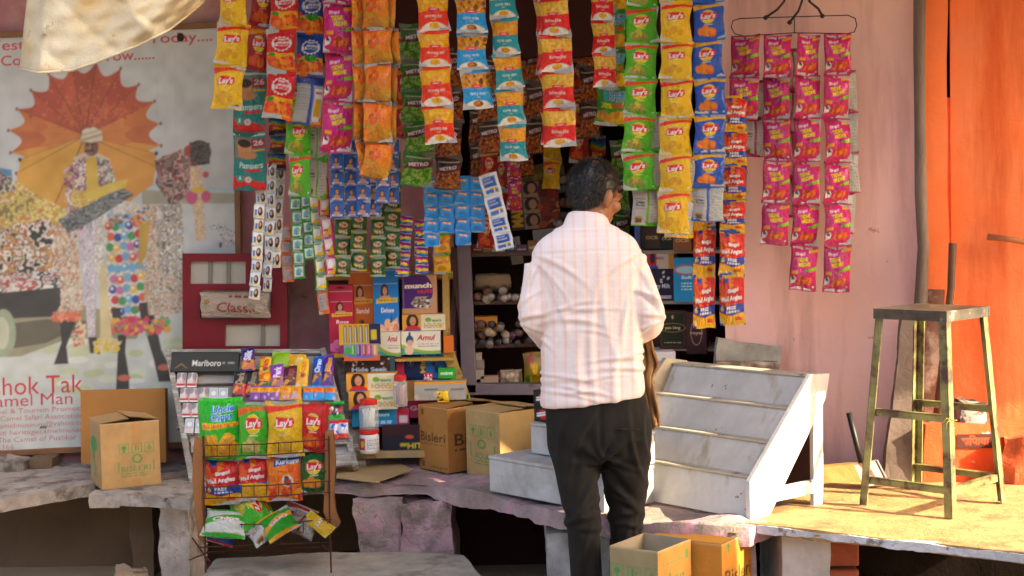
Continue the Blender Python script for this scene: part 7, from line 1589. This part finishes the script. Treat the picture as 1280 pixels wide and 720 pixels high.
# shirt
def m_shirt_make():
    M = bpy.data.materials.new('checked_pink_cotton'); M.use_nodes = True; N = M.node_tree.nodes; L = M.node_tree.links; b = N['Principled BSDF']; b.inputs['Roughness'].default_value = .85; b.inputs['Specular IOR Level'].default_value = .2; b.inputs['Sheen Weight'].default_value = .15
    tc = N.new('ShaderNodeTexCoord'); sx = N.new('ShaderNodeSeparateXYZ'); L.new(tc.outputs['Object'], sx.inputs[0])
    def band(sock, freq, lo, hi, ph):
        m1 = N.new('ShaderNodeMath'); m1.operation = 'MULTIPLY_ADD'; m1.inputs[1].default_value = freq; m1.inputs[2].default_value = ph; L.new(sock, m1.inputs[0])
        m2 = N.new('ShaderNodeMath'); m2.operation = 'PINGPONG'; m2.inputs[1].default_value = .5; L.new(m1.outputs[0], m2.inputs[0])
        r_ = N.new('ShaderNodeMapRange'); r_.inputs[1].default_value = lo; r_.inputs[2].default_value = hi; L.new(m2.outputs[0], r_.inputs[0]); return r_.outputs[0]
    def mixc(f, c1, c2, k=1.0):
        x = N.new('ShaderNodeMix'); x.data_type = 'RGBA'; 
        mm_ = N.new('ShaderNodeMath'); mm_.operation = 'MULTIPLY'; mm_.inputs[1].default_value = k; L.new(f, mm_.inputs[0]); L.new(mm_.outputs[0], x.inputs[0])
        if isinstance(c1, str): x.inputs[6].default_value = (*lin(c1), 1)
        else: L.new(c1, x.inputs[6])
        x.inputs[7].default_value = (*lin(c2), 1); return x.outputs[2]
    c = mixc(band(sx.outputs[0], 27, .30, .44, 0.1), '#e4d6d3', '#e6bcae', .52); c = mixc(band(sx.outputs[0], 81, .38, .47, .2), c, '#d2c6d0', .35); c = mixc(band(sx.outputs[2], 30, .36, .46, 0), c, '#e8dcda', .35)
    L.new(c, b.inputs['Base Color'])
    n = N.new('ShaderNodeTexNoise'); n.inputs['Scale'].default_value = 14; n.inputs['Detail'].default_value = 6; L.new(tc.outputs['Object'], n.inputs['Vector']); bp = N.new('ShaderNodeBump'); bp.inputs['Distance'].default_value = .006; L.new(n.outputs['Fac'], bp.inputs['Height']); L.new(bp.outputs[0], b.inputs['Normal']); return M
def arm_sleeve(sh, el, wr, rs):
    e = el + (wr - el) * .80
    pts = smooth_path([tuple(sh + Vector((0, 0, .004))), tuple((sh * .55 + el * .45)), tuple(el), tuple((el + e) / 2), tuple(e)], 6); n = len(pts)
    rr = [np.interp(i / (n - 1), [0, .25, .5, .75, .93, 1], rs) for i in range(n)]
    return limb(pts, rr, 22)
TOR = [(276, 712, 756, .058, .0), (282, 706, 760, .066, .0), (288, 693, 773, .080, .0), (296, 678, 787, .092, .0), (306, 668, 796, .104, .0), (322, 664, 801, .114, .0), (350, 676, 801, .122, .0), (390, 679, 802, .124, .0), (440, 677, 804, .124, .0), (480, 676, 807, .128, .0), (497, 675, 808, .132, .0), (503, 677, 806, .128, 0)]
SH = [loft(rows(TOR, .018), 40, 2.5), arm_sleeve(shR, elR, wrR, [.066, .066, .062, .055, .046, .047]), arm_sleeve(shL, elL, wrL, [.062, .062, .058, .053, .046, .047])]
def cring(y, lx, rx, dep, off, dz): 
    a, b = MP(lx, y, off), MP(rx, y + 5, off); c = (a + b) / 2; return (c, (b - a) / 2, Vector((0, dep, dz)))
SH.append(loft([cring(292, 702, 768, .080, 0, -.006), cring(284, 705, 764, .074, .0, -.008), cring(274, 708, 759, .068, .006, -.012), cring(267, 711, 757, .064, .012, -.014)], 30, 2.1))
mE = np.array([tuple(elR), tuple(elL)])
CRE = []
_cg = random.Random(8)
def crease(px, py, ang, ln, wd, h, side=-1): c_ = MP(px, py); CRE.append((c_.x, c_.z, math.radians(ang), ln, wd, h, side))
for k in range(9): crease(_cg.uniform(690, 795), _cg.uniform(425, 490), _cg.uniform(-14, 14), _cg.uniform(.05, .13), _cg.uniform(.005, .009), _cg.uniform(.004, .008))
for k in range(6): crease(_cg.uniform(692, 790), _cg.uniform(375, 425), _cg.uniform(-22, 22), _cg.uniform(.05, .10), _cg.uniform(.006, .010), _cg.uniform(.003, .006))
for x, y, an in ((690, 345, -50), (694, 360, -62), (700, 385, -70), (790, 340, 55), (786, 358, 66), (780, 385, 74), (700, 330, -30), (778, 325, 30)): crease(x, y, an, .085, .008, .007)
for x, y, an in ((662, 350, 70), (658, 372, 40), (664, 392, 10), (668, 408, -20), (675, 420, -35), (660, 384, 62), (808, 350, -68), (815, 372, -40), (818, 392, -12), (810, 404, 20), (803, 412, 38), (820, 380, -60), (806, 366, -30)): crease(x, y, an, .045, .007, .008)
for x, an in ((690, 84), (720, 94), (765, 86), (790, 97)): crease(x, 462, an, .12, .014, .006)
crease(736, 420, 88, .25, .012, .005); crease(752, 380, 95, .16, .014, .005)
def folds(co):
    d = .0045 * fbm(co * np.array([7, 7, 9]), 61, 3); x, y, z = co.T
    for cx, cz_, an, ln, wd, h, side in CRE:
        c_, s_ = math.cos(an), math.sin(an); u = (x - cx) * c_ + (z - cz_) * s_; v = -(x - cx) * s_ + (z - cz_) * c_ + .12 * u * u / max(ln, .05)
        d += h * (np.exp(-(v / wd) ** 2) - .6 * np.exp(-((v + wd * 1.9) / (wd * 1.3)) ** 2)) * np.exp(-(u / ln) ** 2) * (y < YM + .05)
    cz = MP(735, 289).z; d += .0045 * np.clip((z - cz) / .004, 0, 1) * (np.abs(x - MP(735, 289).x) < .13)
    d -= .003 * np.exp(-((z - (MP(740, 312).z - .05 * np.abs(x - MP(745, 300).x))) / .004) ** 2) * (y < YM)      # yoke seam
    for sx_ in (MP(684, 340), MP(794, 336)): d -= .004 * np.exp(-((x - sx_.x - .25 * (z - sx_.z) * (1 if sx_.x < MP(740, 340).x else -1)) / .005) ** 2) * np.exp(-((z - sx_.z) / .07) ** 2) * (y < YM)      # armhole seams
    return d
fuse('shirt', SH, .006, 4, m_shirt_make(), man, folds)
# trousers
TL = [(545, 685, 751, .105, .0), (575, 690, 750, .096, -.01), (610, 699, 748, .085, -.03), (645, 707, 750, .077, -.05), (680, 711, 751, .074, -.05), (720, 713, 754, .078, -.04), (765, 714, 755, .076, -.03), (806, 714, 756, .078, -.03)]
TR = [(545, 750, 815, .115, .0), (575, 751, 813, .105, .01), (610, 755, 810, .092, .04), (645, 760, 805, .078, .05), (680, 764, 803, .075, .05), (720, 765, 802, .078, .05), (765, 766, 802, .076, .05), (800, 766, 803, .078, .05)]
HP_ = [(478, 682, 802, .112, .0), (505, 681, 809, .120, .0), (530, 682, 814, .126, .0), (555, 684, 815, .122, .0), (572, 690, 813, .105, .0)]
TC = []
def tcr(px, py, ang, ln, wd, h, dy=0): c_ = MP(px, py); TC.append((c_.x, c_.z, math.radians(ang), ln, wd, h))
for x, y, an, ln in ((742, 585, 60, .10), (758, 588, 118, .10), (738, 600, 48, .09), (765, 604, 128, .09), (735, 575, 30, .08), (770, 575, 152, .08), (716, 560, 72, .14), (790, 560, 104, .14), (722, 640, 20, .06), (735, 652, -15, .06), (780, 640, 12, .05), (790, 655, -18, .05), (725, 690, 80, .12), (742, 700, 96, .12), (780, 690, 86, .10), (795, 680, 97, .10), (700, 540, 80, .10), (804, 545, 98, .10), (728, 630, 35, .06), (786, 628, -32, .06)): tcr(x, y, an, ln, .009, .008)
def tfolds(co):
    d = .004 * fbm(co * np.array([14, 14, 4.5]), 71, 3)
    cr = np.array(MP(750, 572)); dx = co[:, 0] - cr[0]; dz = co[:, 2] - cr[2]
    r_ = np.sqrt(dx ** 2 + dz ** 2); an = np.arctan2(dz, np.abs(dx)); d += .006 * np.exp(-(r_ / .13) ** 2) * np.sin(an * 9 + 1) * (r_ > .015)
    for kx, ky, of in ((730, 645, -.05), (784, 640, .05)):
        k_ = np.array(MP(kx, ky, of)); r_ = np.abs(co[:, 2] - k_[2]); d += .003 * np.exp(-(r_ / .06) ** 2) * np.sin(co[:, 2] * 85 + co[:, 0] * 45) * (np.abs(co[:, 0] - k_[0]) < .09)
    for cx, cz_, an, ln, wd, h in TC:
        c_, s_ = math.cos(an), math.sin(an); u = (co[:, 0] - cx) * c_ + (co[:, 2] - cz_) * s_; v = -(co[:, 0] - cx) * s_ + (co[:, 2] - cz_) * c_ + .15 * u * u / max(ln, .05)
        d += h * (np.exp(-(v / wd) ** 2) - .6 * np.exp(-((v + wd * 1.9) / (wd * 1.3)) ** 2)) * np.exp(-(u / ln) ** 2) * (co[:, 1] < YM + .06)
    d -= .004 * np.exp(-((co[:, 0] - MP(748, 540).x) / .008) ** 2) * ((co[:, 2] > cr[2])) 
    return d
fuse('trousers', [loft(rows(HP_), 36, 2.3), loft(rows(TL), 26, 2.2), loft(rows(TR), 26, 2.2)], .0065, 4, mat('black_cotton', '#24211f', .85, vary=(6, .25), bump=(26, .003), spec=.12, sheen=.03), man, tfolds)
q = MB()
for (x, off) in ((734, -.02), (784, .06)):
    c_ = Vector((MP(x, 800).x, YM + off, 0)); 
    vs, fs = loft([(c_ + Vector((.004 * i, -.085 + i * .04, .012)), Vector((w_, 0, 0)), Vector((0, 0, .012))) for i, w_ in enumerate((.025, .038, .042, .044, .048, .048, .040, .022))], 16); 
    q = MB(); q.add(vs, fs); q.build('sandal', mat('brown_leather', '#3a2418', .6), man, smooth=True)
for x0, x1 in ((702, 728), (768, 796)):
    q = MB(); q.tube([MP(x, 530 + (x - x0) * .06, 0) + Vector((0, -.126 * math.sqrt(max(.05, 1 - ((x - 748) / 67) ** 2)) - .002, 0)) for x in np.linspace(x0, x1, 6)], .003, 6); q.build('pocket_welt', MATS['black_cotton'], man, smooth=True)
# tan cloth over his right forearm
cl = MB(); NU, NV = 16, 40
edge = [(408, 796, 806), (420, 796, 814), (440, 797, 819), (455, 798, 824), (463, 800, 822), (472, 802, 816), (490, 804, 818), (515, 808, 823), (530, 814, 824), (534, 818, 822)]
for j in range(NV + 1):
    v = j / NV; py = 408 + 126 * v; xl = np.interp(py, [e[0] for e in edge], [e[1] for e in edge]); xr_ = np.interp(py, [e[0] for e in edge], [e[2] for e in edge])
    for i in range(NU + 1):
        u = i / NU
        cl.v.append(tuple(P(xl + (xr_ - xl) * u, py + 2.5 * math.sin(u * 5 + 1), YM + .13 - .06 * u * (1 - v) + .016 * math.sin(u * 15 + v * 4) + .012 * math.sin(u * 7 - v * 11) + .03 * v)))
cl.f = [(j * (NU + 1) + i, j * (NU + 1) + i + 1, (j + 1) * (NU + 1) + i + 1, (j + 1) * (NU + 1) + i) for j in range(NV) for i in range(NU)]; cl.m = [0] * len(cl.f)
o = cl.build('cloth', mat('tan_cloth', '#9c7850', .9, vary=(9, .2), bump=(50, .002)), None, smooth=True); sm = o.modifiers.new('t', 'SOLIDIFY'); sm.thickness = .006
tag(o, 'tan cloth hanging from the man\'s right forearm', 'cloth')
